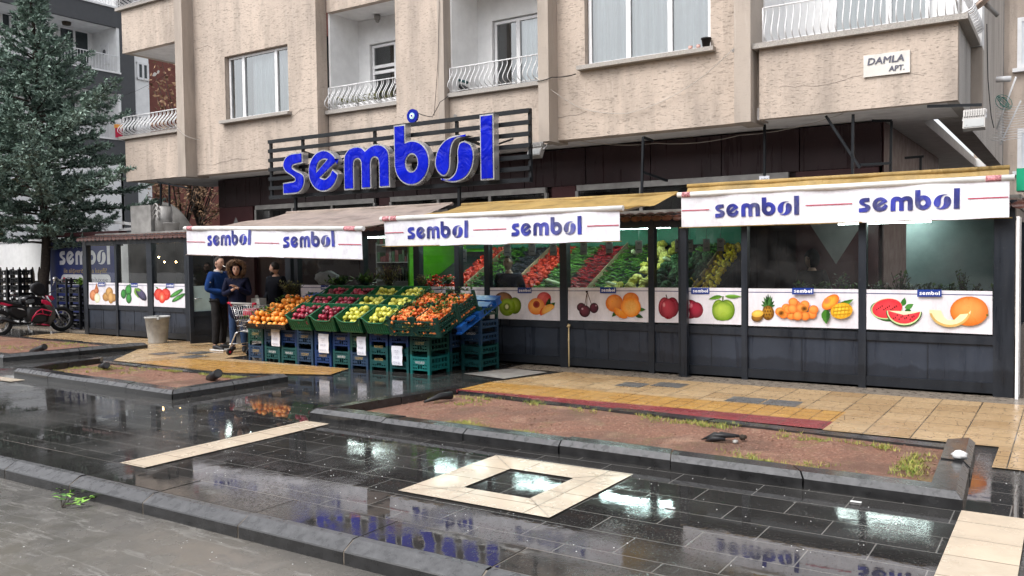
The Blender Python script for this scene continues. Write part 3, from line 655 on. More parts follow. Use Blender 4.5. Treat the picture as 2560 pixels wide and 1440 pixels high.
def parapet(x0, x1, y, zb, zt, side=None, th=.14):
    mb = MB(); mb.box(x0, x1, y, y+th, zb, zt)
    return mb.build('balcony_parapet', MT['stucco'], apt)
def ledge(x0, x1, y0, y1, z):
    mb = MB(); mb.box(x0, x1, y0, y1, z, z+.075); return mb.build('balcony_ledge', MT['sill'], apt)
# B and C loggias
for (x0, x1, nb) in ((-12.84, -10.90, 13), (-9.72, -7.44, 11)):
    parapet(x0, x1, 12.88, ZB, ZL); ledge(x0-.1 if x0 < -10 else x0-.25, x1, 12.80, 13.06, ZL)
    railing(apt, (x0+.03, 12.86, 0), (x1-.02, 12.86, 0), ZL+.075, .46, nb)
    parapet(x0, x1, 12.88, 6.72, ZL+3.1)
    mb = MB(); mb.box(x0, x1, 13.025, 13.93, 6.73, 6.86); mb.box(x0-.02, x0+.03, 12.94, 13.78, ZL-.9, 6.72); mb.box(x1-.03, x1+.02, 13.02, 13.78, ZL-.9, 6.72)
    mb.box(x0, x1, 12.98, 14.5, 3.86, 3.95)
    hx = (-12.50, -11.2) if x0 < -12 else (-9.36, -8.1)
    hz = (3.95, 6.2)
    walls(mb, x0, x1, 3.95, 6.72, 13.78, 13.93, [(max(hx[0], x0), min(hx[1], x1-.03), *hz)])
    mb.build('loggia_wall', MT['white'], apt)
# loggia door and window
def window(x0, x1, z0, z1, y, muls=(), bars=(), curtain=True, fr=.055, glass='glass', dark=.25, sill=True, parent=None, blind=0):
    f = MB(); d = .06
    f.box(x0, x1, y, y+d, z0, z0+fr); f.box(x0, x1, y, y+d, z1-fr, z1); f.box(x0, x0+fr, y+.002, y+d, z0+fr, z1-fr); f.box(x1-fr, x1, y+.002, y+d, z0+fr, z1-fr)
    for m_ in muls: f.box(m_-fr*.7, m_+fr*.7, y-.004, y+d, z0+fr, z1-fr)
    for (a, b_, zz) in bars: f.box(a, b_, y-.002, y+d, zz-fr*.6, zz+fr*.6)
    root = f.build('window', MT['upvc'], parent or apt)
    g = MB(); g.flat([[(x0+fr, y+.03, z0+fr), (x1-fr, y+.03, z0+fr), (x1-fr, y+.03, z1-fr), (x0+fr, y+.03, z1-fr)]]); g.build('pane', MT[glass], root)
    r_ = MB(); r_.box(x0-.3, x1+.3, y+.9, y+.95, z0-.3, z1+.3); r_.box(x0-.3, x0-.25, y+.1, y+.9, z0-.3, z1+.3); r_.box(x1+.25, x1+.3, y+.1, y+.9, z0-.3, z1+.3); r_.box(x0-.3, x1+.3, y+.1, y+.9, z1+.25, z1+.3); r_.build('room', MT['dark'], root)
    if curtain:
        cm = MB(); n = 70; a0, a1 = curtain if isinstance(curtain, tuple) else (x0, x1)
        vs = []
        for i in range(n+1):
            xx = a0+(a1-a0)*i/n; yy = y+dark+.035*sin(i*1.1)+.02*sin(i*.37)
            vs += [(xx, yy, z0-.05), (xx, yy, z1+.05)]
        cm.add(vs, [(2*i, 2*i+2, 2*i+3, 2*i+1) for i in range(n)], 0, True); cm.build('curtain', MT['curtain'], root)
    if sill:
        s_ = MB(); s_.box(x0-.12, x1+.1, y-.22, y+.04, z0-.07, z0-.005); s_.build('sill', MT['sill'], root)
    return root
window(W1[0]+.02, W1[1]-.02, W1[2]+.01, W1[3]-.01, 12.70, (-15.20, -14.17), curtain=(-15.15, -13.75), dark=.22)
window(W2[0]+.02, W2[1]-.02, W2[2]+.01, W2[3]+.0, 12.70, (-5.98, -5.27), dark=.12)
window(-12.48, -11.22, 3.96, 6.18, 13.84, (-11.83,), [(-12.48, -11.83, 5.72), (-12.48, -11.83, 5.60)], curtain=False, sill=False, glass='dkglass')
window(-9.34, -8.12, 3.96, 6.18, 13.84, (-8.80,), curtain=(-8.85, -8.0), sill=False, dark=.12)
# balcony A: corner balcony, open behind; two storeys of it are in view
for zz in (ZL, ZL+3.1):
    parapet(-19.35, -17.02, 12.52, zz-1.02, zz); ledge(-19.5, -17.02, 12.44, 12.70, zz)
    mb = MB(); mb.box(-19.35, -19.21, 12.66, 14.3, zz-1.02, zz); mb.build('balcony_parapet', MT['stucco'], apt)
    railing(apt, (-19.38, 12.50, 0), (-17.04, 12.50, 0), zz+.075, .46, 16, .16)
mb = MB(); mb.box(-19.2, -17.02, 12.66, 14.3, ZL+2.08, ZL+2.25); mb.build('balcony_slab', MT['wgrey'], apt); mb = MB(); mb.box(-19.2, -17.02, 12.66, 14.3, ZB+.05, ZB+.22); mb.build('balcony_slab', MT['wgrey'], apt)
# balcony D at the right corner
parapet(-3.80, -1.24, 12.45, ZB, ZL-.02)
mb = MB(); mb.box(-1.38, -1.24, 12.59, 14.1, ZB, ZL-.02); mb.build('balcony_parapet', MT['side'], apt)
mb = MB(); mb.box(-3.88, -3.80, 12.62, 12.9, ZB, ZL); mb.build('balcony_parapet', MT['plain'], apt)
ledge(-3.88, -1.12, 12.36, 12.66, ZL-.02)
mb = MB(); mb.box(-1.44, -1.12, 12.66, 14.1, ZL-.02, ZL+.055); mb.build('balcony_ledge', MT['sill'], apt)
railing(apt, (-3.76, 12.5, 0), (-1.24, 12.5, 0), ZL+.055, .52, 13, .09)
railing(apt, (-1.24, 12.52, 0), (-1.24, 14.0, 0), ZL+.055, .52, 9, .16, out=(1, 0, 0))
mb = MB(); mb.box(-3.9, -1.4, 13.95, 14.1, ZL-.9, ZT); mb.box(-4.1, -3.86, 12.93, 14.1, ZL-.9, ZT); mb.build('loggia_wall', MT['white'], apt)
window(-3.1, -1.75, ZL-.6, ZL+1.9, 13.86, (-2.3,), curtain=(-2.95, -2.2), sill=False, dark=.12)
# right flank: plaster wall, stepped pillar, far pier
mb = MB(); mb.box(-1.66, -1.36, 14.1, 23.0, ZB, ZT); mb.build('flank_wall', MT['side'], apt)
mb = MB(); mb.box(-1.36, -1.10, 14.12, 14.5, ZL-.02, ZT); mb.box(-1.36, -1.10, 14.16, 14.4, ZB-.02, ZL-.03, 1); mb.build('flank_pillar', [MT['white'], MT['plain']], apt)
mb = MB(); mb.box(-1.95, -1.52, 23.05, 24.5, ZB-.12, ZT+8); mb.box(-1.97, -1.50, 23.03, 24.5, ZB-.14, ZB+.22, 1); mb.build('flank_pier', [MT['plain'], MT['white']], apt)
# ground floor body, burgundy cladding panels, shop-window band
mb = MB(); mb.box(-17.4, -2.36, 13.75, 20, 0, ZB); mb.build('ground_floor_wall', MT['burg'], apt)
xs_ = [-17.4, -15.9, -14.4, -12.9, -11.2, -9.9, -8.6, -7.3, -6.05, -4.8, -3.55, -2.36]
mb = MB()
for a, b_ in zip(xs_, xs_[1:]): mb.box(a+.008, b_-.008, 13.68, 13.745, 2.95, ZB-.01)
mb.build('cladding_panel', MT['burg'], apt)
mb = MB()
for a, b_ in ((-17.35, -16.15), (-8.0, -7.5), (-3.6, -2.4), (-12.2, -11.9)):
    mb = MB(); mb.box(a, b_, 13.66, 13.745, .01, 2.94); mb.build('cladding_column', MT['burg2'], apt)
mb = MB(); mb.box(-2.42, -2.34, 13.75, 20, .01, ZB-.01); mb.build('side_cladding', MT['burg2'], apt)
mb = MB()
for cx, cz, r_ in ((-16.75, 2.25, .45), (-3.0, 2.12, .62)):
    mb.slab([[(cx-r_*.62, 13.655, cz), (cx, 13.655, cz-r_), (cx+r_*.62, 13.655, cz), (cx, 13.655, cz+r_)]], (0, .004, 0))
mb.build('diamond_ornament', P('diamond_plate', (.22, .215, .21), .5), apt)
for a, b_ in ((-16.0, -12.3), (-11.85, -8.1), (-7.45, -3.7)):
    f = MB(); f.box(a, b_, 13.60, 13.67, 2.84, 2.94); f.box(a, b_, 13.60, 13.67, 2.20, 2.26)
    for q in range(4): xx = a+(b_-a)*q/3; f.box(xx-.03, xx+.03, 13.604, 13.67, 2.26, 2.84)
    wn = f.build('transom_window', MT['galv'], apt); g = MB(); g.flat([[(a, 13.63, 2.26), (b_, 13.63, 2.26), (b_, 13.63, 2.84), (a, 13.63, 2.84)]]); g.build('pane', MT['dkglass'], wn)
f = MB()
for i in range(14):
    for j in range(4):
        cx, cz = -12.7+i*.10+(j % 2)*.05, 2.5+j*.08
        f.tube([(cx+.05*cos(k*pi/3), 13.57, cz+.045*sin(k*pi/3)) for k in range(6)], .006, 4, close=True)
f.build('iron_grille', MT['black'], apt)
# peeled plaster patches and cracks
mb = MB()
def blotch(cx, cz, r_, y, m_=0, n=11):
    mb = MB(); mb.flat([[(cx+r_*RND.uniform(.55, 1.2)*cos(2*pi*i/n), y, cz+r_*.6*RND.uniform(.5, 1.2)*sin(2*pi*i/n)) for i in range(n)]]); mb.build('bare_patch', MT['concg'], apt)
blotch(-18.1, 6.05, .09, 12.512); blotch(-17.95, 6.1, .07, 12.511); blotch(-18.5, 5.98, .04, 12.512)
blotch(-4.2, 4.7, .07, 12.592); blotch(-9.6, 4.3, .05, 12.872)
def crack(pts, y, r_=.004):
    P_ = []; mb = MB()
    for a, b_ in zip(pts, pts[1:]):
        for k in range(5): t_ = k/5; P_.append((a[0]+(b_[0]-a[0])*t_+RND.uniform(-.012, .012), y, a[1]+(b_[1]-a[1])*t_+RND.uniform(-.015, .015)))
    mb.tube(P_, r_, 3); mb.build('crack', MT['dcable'], apt)
crack([(-19.3, 5.72), (-18.6, 5.8), (-17.9, 5.95), (-17.1, 6.2)], 12.519); crack([(-16.7, 6.45), (-16.3, 6.5), (-16.1, 6.42)], 12.60)
crack([(-16.7, 3.86), (-16.2, 3.82), (-15.4, 3.9), (-14.9, 3.86)], 12.60); crack([(-7.4, 4.02), (-7.1, 3.99), (-6.6, 4.05)], 12.60)
crack([(-13.6, 4.66), (-13.2, 4.78), (-12.9, 4.74)], 12.60); crack([(-3.5, 4.05), (-3.0, 4.0), (-2.2, 4.1), (-1.5, 3.95)], 12.45, .003)
# name plate
pl = thing('name_plate', 'white marble plate reading DAMLA APT. on the beige balcony front', 'plate', (-2.17, 12.44, 4.05))
A_ = onY(2158, 152, 12.43); B_ = onY(2275, 176, 12.43)
px0, px1, pz0, pz1 = onY(2159, 160, 12.43).x, onY(2275, 160, 12.43).x, onY(2159, 194, 12.43).z, onY(2159, 140, 12.43).z
mb = MB(); mb.box(px0, px1, 12.42, 12.449, pz0, pz1); mb.build('marble_slab', P('white_marble', (.68, .66, .62), .35, var=.12), pl)
mb = MB(); ww, hh = px1-px0, pz1-pz0
text(mb, 'DAMLA', (px0+ww*.07, 12.412, pz0+hh*.54), X_, Z_, hh*.44, 0, shear=.15, extr=.007, width=ww*.80); text(mb, 'DAMLA', (px0+ww*.07+.006, 12.4105, pz0+hh*.54+.002), X_, Z_, hh*.44, 0, shear=.15, extr=.007, width=ww*.80)
text(mb, 'APT.', (px0+ww*.55, 12.412, pz0+hh*.14), X_, Z_, hh*.34, 0, shear=.1, extr=.007, width=ww*.33); text(mb, 'APT.', (px0+ww*.55+.006, 12.4105, pz0+hh*.14+.002), X_, Z_, hh*.34, 0, shear=.1, extr=.007, width=ww*.33); mb.build('lettering', MT['ink'], pl)
# wires on the facade
def wire(name, lab, pts, r_=.006, m_='cable', cat='cable'):
    mb = MB(); P_ = []
    for a, b_ in zip(pts, pts[1:]):
        a, b_ = Vector(a), Vector(b_)
        for k in range(6): t_ = k/6; P_.append(a.lerp(b_, t_)-Z_*.04*(b_-a).length*4*t_*(1-t_))
    P_.append(Vector(pts[-1])); mb.tube(P_, r_, 4); return mb.build(name, MT[m_], label=lab, cat=cat)
wire('cable', 'pale thin cable sagging under the large window from pillar to corner', [onY(1340, 193, 12.28), onY(1450, 270, 12.55), onY(1570, 283, 12.55), onY(1700, 230, 12.55), onY(1835, 120, 12.28)])
wire('cable', 'dark cable running from the loggia ledge to the large window sill', [onY(1343, 203, 12.28), onY(1380, 193, 12.28), onY(1440, 185, 12.55)], .008, 'dcable')
wire('cable', 'white hose running down from the left corner balcony', [onY(437, 312, 12.25), onY(465, 340, 12.28), onY(500, 350, 12.57)], .009)
wire('cable', 'grey wires hanging down the middle pier to the sign', [onY(1098, 0, 12.7), onY(1095, 150, 12.7), onY(1085, 290, 12.7)], .006, 'dcable')
wire('cable', 'black loop of cable from the blue eye ornament to the loggia ledge', [onY(1045, 283, 12.6), onY(1080, 292, 12.6), onY(1100, 255, 12.6), onY(1120, 240, 12.7)], .007, 'dcable')
wire('cable', 'long thin wire strung below the overhang', [onY(1440, 350, 13.0), onY(1640, 358, 13.2), onY(1850, 338, 13.2), onY(2150, 268, 12.7)], .005)
wire('cable', 'black cable drooping at the right corner pier', [onY(2467, 60, 14.0), onY(2470, 200, 14.0), onY(2478, 290, 14.0), onY(2485, 320, 14.0)], .006, 'dcable')
# dark iron hangers under the overhang
def bars(name, lab, segs, m_='black', w_=.035, cat='bracket'):
    mb = MB()
    for a, b_ in segs: mb.beam(a, b_, w_, w_)
    return mb.build(name, MT[m_], label=lab, cat=cat)
y_ = 12.6
bars('iron_bracket', 'thin black post hanging from the overhang above the second awning', [(onY(1608, 342, y_), onY(1604, 500, y_)), (onY(1608, 343, y_), onY(1632, 352, y_+.3)), (onY(1606, 430, y_), onY(1668, 452, y_+.6))])
bars('iron_bracket', 'black strut frame under the right balcony with a long diagonal', [(onY(2133, 286, y_), onY(2131, 455, y_)), (onY(2065, 290, y_), onY(2150, 420, y_)), (onY(2180, 302, y_+.5), onY(2230, 302, y_+.5)), (onY(2229, 303, y_+.5), onY(2226, 460, y_+.5)), (onY(2150, 412, y_), onY(2226, 408, y_+.5))])
bars('iron_bracket', 'small black angle bracket on the ceiling near the right corner', [(onY(2262, 395, 14), onY(2310, 391, 14)), (onY(2302, 392, 14), onY(2301, 450, 14))])
bars('iron_bracket', 'black rail across the underside at the right corner', [(onY(2318, 266, 12.5), onY(2455, 262, 12.5))])
bars('iron_bracket', 'black twin posts under the left end of the overhang', [(onY(402, 455, 12.4), onY(402, 570, 12.4)), (onY(423, 458, 12.4), onY(425, 565, 12.4)), (onY(395, 455, 12.4), onY(470, 470, 12.4))])
# ================================================================ SHOP FRONT (glazed extension)
D = 11.23
def XU(u, y=D, v=760): return onY(u, v, y).x
shop = thing('grocery_shop', 'dark grey glazed shop extension with fruit pictures under its windows', 'shop front', (-9, D, 0))
zg0, zg1 = .70, 2.06
posts = [(213, 222), (292, 297), (372, 385), (466, 476), (718, 731), (740, 749), (906, 914), (1038, 1052), (1140, 1152), (1214, 1225), (1402, 1420), (1623, 1637), (1698, 1703), (1855, 1870), (2147, 2166), (2484, 2536)]
for a, b_ in posts:
    mb = MB(); mb.box(XU(a), XU(b_), D-.03, D+.09, .0, 2.16); mb.build('post', MT['frame'], shop)
gl = [(222, 292), (297, 372), (385, 466), (749, 906), (914, 1038), (1052, 1140), (1152, 1214), (1225, 1402), (1420, 1623), (1637, 1698), (1703, 1855), (1870, 2147), (2166, 2484)]
for a, b_ in gl:
    x0, x1 = XU(a), XU(b_)
    mb = MB(); mb.flat([[(x0, D+.03, zg0), (x1, D+.03, zg0), (x1, D+.03, zg1), (x0, D+.03, zg1)]]); mb.build('window_pane', MT['shopglass'], shop)
    mb = MB(); mb.box(x0, x1, D+.01, D+.05, .16, .60); mb.box(x0, x1, D-.015, D+.07, .60, .70, 1); mb.box(x0, x1, D-.015, D+.07, .04, .16, 1)
    if x1-x0 > .8: mb.box((x0+x1)/2-.006, (x0+x1)/2+.006, D+.004, D+.01, .16, .60, 1)
    mb.build('lower_panel', [MT['panel'], MT['frame']], shop)
mb = MB(); mb.box(XU(213), XU(476), D-.025, D+.10, 2.06, 2.16); mb.box(XU(718), XU(2536), D-.025, D+.10, 2.06, 2.18); mb.box(XU(476), XU(718), D-.02, D+.1, 2.08, 2.17); mb.build('header', MT['frame'], shop)
# right end wall, corner box and left end wall (glazed, lets the blue board show through)
xr, xl = XU(2536), XU(213)
mb = MB(); mb.box(xr-.04, xr, D+.1, 13.7, 0, .7); mb.box(xr-.04, xr, D+.1, 13.7, 2.05, 2.2); mb.box(xr-.05, xr+.01, 13.6, 13.7, .7, 2.05); mb.build('end_wall', MT['frame'], shop)
mb = MB(); mb.flat([[(xr-.02, D+.1, .7), (xr-.02, 13.6, .7), (xr-.02, 13.6, 2.05), (xr-.02, D+.1, 2.05)]]); mb.build('end_window', MT['shopglass'], shop)
mb = MB(); mb.box(xl, xl+.04, D+.1, 12.2, 0, .7); mb.box(xl, xl+.04, D+.1, 12.2, 2.05, 2.2); mb.build('end_wall', MT['frame'], shop)
# flat roof with a red scalloped tile eave
mb = MB(); mb.box(xl-.05, xr+.02, D-.05, 13.62, 2.185, 2.25); mb.build('roof', MT['frame'], shop)
mb = MB(); tw = .155; x = xl-.06; k = 0
while x < xr+.02:
    for row in range(2):
        y0, z0 = D-.13+row*.12, 2.19+row*.030; vs = []
        xx = x+(tw/2 if row else 0)
        for i in range(7):
            a = pi*i/6; px = xx+tw/2-tw/2*cos(a)
            vs += [(px, y0+.02*abs(cos(a))**2, z0+.035*sin(a)-.028*sin(a)*0), (px, y0+.2, z0+.035*sin(a)+.035)]
        mb.add(vs, [(2*i, 2*i+2, 2*i+3, 2*i+1) for i in range(6)], 0, True)
        lip = [(xx+tw/2-tw/2*cos(pi*i/6), y0, z0+.035*sin(pi*i/6)) for i in range(7)]+[(xx+tw/2+tw/2*cos(pi*i/6), y0-.004, z0-.045*sin(pi*i/6)) for i in range(1, 6)]
        mb.flat([lip])
    x += tw; k += 1
mb.build('tiled_eave', MT['rtile'], shop)
mb = MB(); mb.box(xl-.1, xr+.04, D+.35, 13.5, 2.26, 2.33); mb.build('roof_deck', MT['concg'], shop)
# interior: floor, ceiling, side board
mb = MB(); mb.box(xl+.06, xr-.06, D+.12, 13.72, .016, .03); mb.build('shop_floor', MT['floor_in'], shop)
mb = MB(); mb.box(xl+.06, xr-.06, D+.12, 13.6, 2.14, 2.18); mb.build('shop_ceiling', MT['board'], shop)
mb = MB(); mb.box(xl-.02, xl+.05, 12.36, 13.7, .05, 2.14); mb.build('partition', MT['dark'], shop)
mb = MB(); mb.box(xl+.05, -17.42, 13.62, 13.70, .05, 2.14); mb.build('back_wall', MT['dark'], shop)
mb = MB(); mb.box(-1.95, xr-.06, 13.2, 13.25, .05, 2.12); mb.build('pale_back_board', MT['frost'], shop)
# open door leaf, hinged at the left jamb of the entrance
dr = thing('shop_door', 'open grey door leaf with frosted film beside the man in the blue fleece', 'door', (-14.42, 10.6, 0))
a, b_ = Vector((-14.46, 10.62)), Vector((-14.27, 11.16)); e = (b_-a).normalized()
def dq(t0, t1, z0, z1, th=.03): p, q = a.lerp(b_, t0), a.lerp(b_, t1); return (Vector((p.x, p.y, (z0+z1)/2)), Vector((q.x, q.y, (z0+z1)/2)), th, z1-z0)
mb = MB()
for (t0, t1, z0, z1) in ((0, .14, .05, 2.1), (.86, 1, .05, 2.1), (.14, .86, .05, .2), (.14, .86, .58, .68), (.14, .86, 2.0, 2.1)): p, q, th, h = dq(t0, t1, z0, z1); mb.beam(p, q, .05, h)
p, q, th, h = dq(.14, .86, .2, .58); mb.beam(p, q, .02, h); mb.build('door_frame', MT['frame'], dr)
def dpane(nm, z0, z1, m_):
    mb = MB(); p, q = a.lerp(b_, .14), a.lerp(b_, .86); mb.flat([[(p.x, p.y, z0), (q.x, q.y, z0), (q.x, q.y, z1), (p.x, p.y, z1)]]); return mb.build(nm, m_, dr)
dpane('door_glass', 1.18, 2.0, MT['dkglass']); dpane('frosted_film', .68, 1.18, MT['frost'])
mb = MB(); p = a.lerp(b_, .12); mb.tube([(p.x+.05, p.y, .93), (p.x+.07, p.y+.02, .93), (p.x+.10, p.y+.13, .93)], .01, 6); mb.build('handle', MT['steel'], dr)

# ---------------------------------------------------------------- printed pictures under the windows
class Art:
    def __init__(s, y): s.mb = MB(); s.y = y; s.k = 0
    def nxt(s): s.k += 1; return s.y-.0007*s.k
    def P(s, u, v, yy): return onY(u, v, yy)
    def poly(s, pts, c):
        yy = s.nxt(); s.mb.flat([[s.P(u, v, yy) for u, v in pts]], 0, lin(c))
    def rect(s, u0, v0, u1, v1, c): s.poly([(u0, v0), (u1, v0), (u1, v1), (u0, v1)], c)
    def disc(s, cu, cv, ru, rv, c1, c2, rot=0, n=22, hl=(-.25, -.3), a0=0, a1=360):
        yy = s.nxt(); r_ = rad(rot); full = a1-a0 >= 360; c1, c2 = lin(c1), lin(c2); mid = tuple(.65*a+.35*b for a, b in zip(c1, c2))
        def pt(f, k, hx=0, hy=0):
            an = rad(a0+(a1-a0)*k/n); x, y = ru*(f*cos(an)+hx), rv*(f*sin(an)+hy); return s.P(cu+x*cos(r_)-y*sin(r_), cv+x*sin(r_)+y*cos(r_), yy)
        m = n if full else n+1
        vs = [pt(0, 0, *hl)]+[pt(.55, k, hl[0]*.5, hl[1]*.5) for k in range(m)]+[pt(1, k) for k in range(m)]
        cs = [c1]+[mid]*m+[c2]*m; fs = []
        for k in range(m if full else m-1):
            k2 = (k+1) % m; fs += [(0, 1+k, 1+k2), (1+k, 1+m+k, 1+m+k2, 1+k2)]
        s.mb.add(vs, fs, 0, False, cs)
    def leaf(s, u0, v0, u1, v1, w, c, c2=None):
        d = Vector((u1-u0, v1-v0)); n_ = Vector((-d.y, d.x)).normalized()*w; yy = s.nxt()
        up_ = [(u0+d.x*t+n_.x*sin(pi*t**.8), v0+d.y*t+n_.y*sin(pi*t**.8)) for t in (0, .15, .35, .55, .75, .9, 1)]
        dn = [(u0+d.x*t-n_.x*.7*sin(pi*t**.8), v0+d.y*t-n_.y*.7*sin(pi*t**.8)) for t in (.9, .75, .55, .35, .15)]
        s.mb.flat([[s.P(u, v, yy) for u, v in up_+dn]], 0, lin(c))
        if c2: yy = s.nxt(); s.mb.flat([[s.P(u, v, yy) for u, v in up_+[(u0+d.x*t, v0+d.y*t) for t in (.9, .5, .1)]]], 0, lin(c2))
    def plate(s, u0, v0, u1, v1):
        s.rect(u0, v0, u1, v1, '1c3a8c'); yy = s.nxt(); p0 = s.P(u0+(u1-u0)*.09, v1-(v1-v0)*.26, yy); p1 = s.P(u1-(u1-u0)*.07, v1-(v1-v0)*.26, yy)
        logo(s.mb, p0, X_, Z_, (p1.x-p0.x)/LOGO_W, lin('f2f2f6'))
def sticker(u0, u1, v0l, v0r, v1l, v1r, fn, pl=None, c='e4e1e8', lab=None):
    s = Art(D-.018); base = [(u0, v0l), (u1, v0r), (u1, v1r), (u0, v1l)]
    yb = s.y; p = [onY(u, v, yb) for u, v in base]; s.mb.slab([p], (0, .008, 0)); 
    for i in range(len(s.mb.f)): s.mb.c[i] = [lin(c)]*len(s.mb.f[i])
    dv = (v1l-v0l)*.09; h = (v1l-v0l)*.016
    s.poly([(u0, v0l+dv), (u1, v0r+dv), (u1, v0r+dv+h*1.3), (u0, v0l+dv+h*1.3)], '24306e')
    if fn: fn(s)
    if pl: s.plate(*pl)
    s.mb.build('fruit_picture', MT['print'], shop, label=lab)
G1, G2 = '5c8f2c', '24501c'
def onion(s):
    s.disc(235, 738, 11, 14, 'e8a070', 'a8562a'); s.poly([(237, 722), (241, 708), (246, 722)], 'b0683a'); s.disc(241, 727, 6, 7, 'd88858', '9a4a24')
    s.disc(243, 745, 7, 12, 'f6f6e4', 'd0d2a8')
    s.disc(265, 742, 9, 11, 'd0a060', '8a6030'); s.disc(273, 730, 9, 12, 'd8aa68', '946a36'); s.disc(284, 744, 7, 10, 'cc9c5c', '8a6030'); s.disc(277, 744, 7, 15, 'dcb070', '9a6e3a')
def pep(s):
    s.disc(309, 735, 7, 12, '3e9a3e', '0c3c16'); s.disc(321, 726, 8, 14, '4aa84a', '10441a'); s.disc(322, 746, 7, 13, '3e9a3e', '0c3c16'); s.poly([(321, 715), (325, 708), (327, 716)], '2c7a2c')
    s.leaf(338, 719, 346, 745, 6, '78a838'); s.disc(353, 736, 19, 9, '5a5478', '120e22', 52); s.leaf(340, 721, 352, 728, 4, '6a9a30')
def tom(s):
    s.disc(397, 736, 12, 15, 'f05a4a', 'b81410'); s.disc(414, 736, 12, 15, 'f05a4a', 'b81410'); s.disc(405, 743, 9, 15, 'f07050', 'd02018'); s.disc(405, 744, 4, 7, 'f8b090', 'f06848')
    s.leaf(396, 722, 388, 717, 2, '2c6a1c'); s.leaf(412, 722, 420, 716, 2, '2c6a1c')
    s.disc(441, 733, 19, 5, '5ca84c', '1c5420', -32); s.disc(446, 744, 19, 5, '56a046', '1a4e1e', -32)
def kiwi(s):
    s.disc(1259, 750, 23, 20, 'a87850', '5a3820', 10); s.disc(1287, 764, 16, 21, '9cb040', '4a6018'); s.disc(1268, 768, 20, 22, 'a4bc3c', '6e8c20'); s.disc(1267, 767, 10, 11, '3c4410', '86a030', hl=(0, 0)); s.disc(1267, 767, 4.5, 6, 'f0eec0', 'dcdca0', hl=(0, 0))
    s.disc(1360, 747, 18, 17, 'e87068', 'b83038'); s.leaf(1368, 772, 1388, 756, 8, '2c5820'); s.leaf(1366, 772, 1374, 744, 7, '1c4018')
    s.disc(1341, 766, 21, 21, 'f8b860', 'e07838'); s.disc(1341, 761, 8.5, 9, '7c1c1c', 'b84828', hl=(0, 0)); s.disc(1367, 778, 19, 13, 'f8c060', 'c8301c', 150, a0=-10, a1=190); s.disc(1371, 774, 17, 12, 'fcca68', 'f0a048', 150, a0=-10, a1=190)
def cher(s):
    for a, b_ in (((1467, 729), (1461, 764)), ((1467, 729), (1478, 762)), ((1467, 729), (1466, 770))): s.poly([a, (a[0]+1.6, a[1]), (b_[0]+1.6, b_[1]), b_], '4a2c20')
    s.disc(1467, 729, 3, 3, '3a2018', '2a1410'); s.disc(1453, 768, 11, 11, '6a2a38', '22060e'); s.disc(1485, 770, 11, 13, '6a2438', '22060e'); s.disc(1462, 778, 14, 15, '7a3040', '26060e')
    s.disc(1456, 772, 3, 3, 'd8c0c8', '8a4a58', hl=(0, 0)); s.disc(1490, 764, 2.5, 2.5, 'c8b0b8', '7a3a48', hl=(0, 0))
    s.disc(1577, 749, 20, 18, 'f09840', 'd0641c'); s.disc(1536, 758, 22, 22, 'f4a048', 'd4681c'); s.leaf(1545, 778, 1530, 792, 6, '2c5a20'); s.leaf(1592, 772, 1614, 774, 6, '3c6a24'); s.leaf(1586, 784, 1608, 794, 6, '244a1c')
    s.disc(1577, 768, 25, 25, 'f8b050', 'ec8420', hl=(0, 0)); s.disc(1577, 768, 21, 21, 'fcc468', 'f4962c', hl=(0, 0))
    for k in range(8): an = k*pi/4; s.poly([(1577+3*cos(an-.3), 768+3*sin(an-.3)), (1577+19*cos(an), 768+19*sin(an)), (1577+3*cos(an+.3), 768+3*sin(an+.3))], 'f8a83c')
    s.disc(1552, 780, 21, 13, 'f8a83c', 'e87818', 38, a0=0, a1=180)
def ap1(s):
    s.poly([(1664, 737), (1666, 736), (1671, 753), (1668, 753)], '3a2418'); s.disc(1661, 768, 15, 25, 'c84a58', '6a0a1c'); s.disc(1681, 768, 16, 25, 'b83048', '560818'); s.disc(1671, 772, 19, 26, 'c44050', '7a0c20', hl=(-.3, -.35)); s.disc(1660, 762, 4, 7, 'e8a0a0', 'c44050', hl=(0, 0))
def ap2(s):
    s.disc(1724, 773, 24, 24, 'c8384e', '640a1e', hl=(.1, -.3), a0=-95, a1=95); s.disc(1740, 775, 18, 20, 'b83048', '6a0c22'); s.disc(1728, 764, 5, 7, 'e08c98', 'b83048', hl=(0, 0))
    s.disc(1797, 775, 17, 26, 'b4cc4c', '5c7c1c'); s.disc(1817, 775, 20, 26, 'a4c03c', '4e6c18', hl=(.3, -.3)); s.disc(1807, 778, 27, 24, 'b8d050', '668a20'); s.poly([(1806, 741), (1809, 740), (1808, 753), (1805, 753)], '4a5a20')
    s.leaf(1806, 741, 1771, 748, 6, '6a9c34', '4c7c24'); s.leaf(1812, 740, 1854, 741, 6, '7aac3c', '568828')
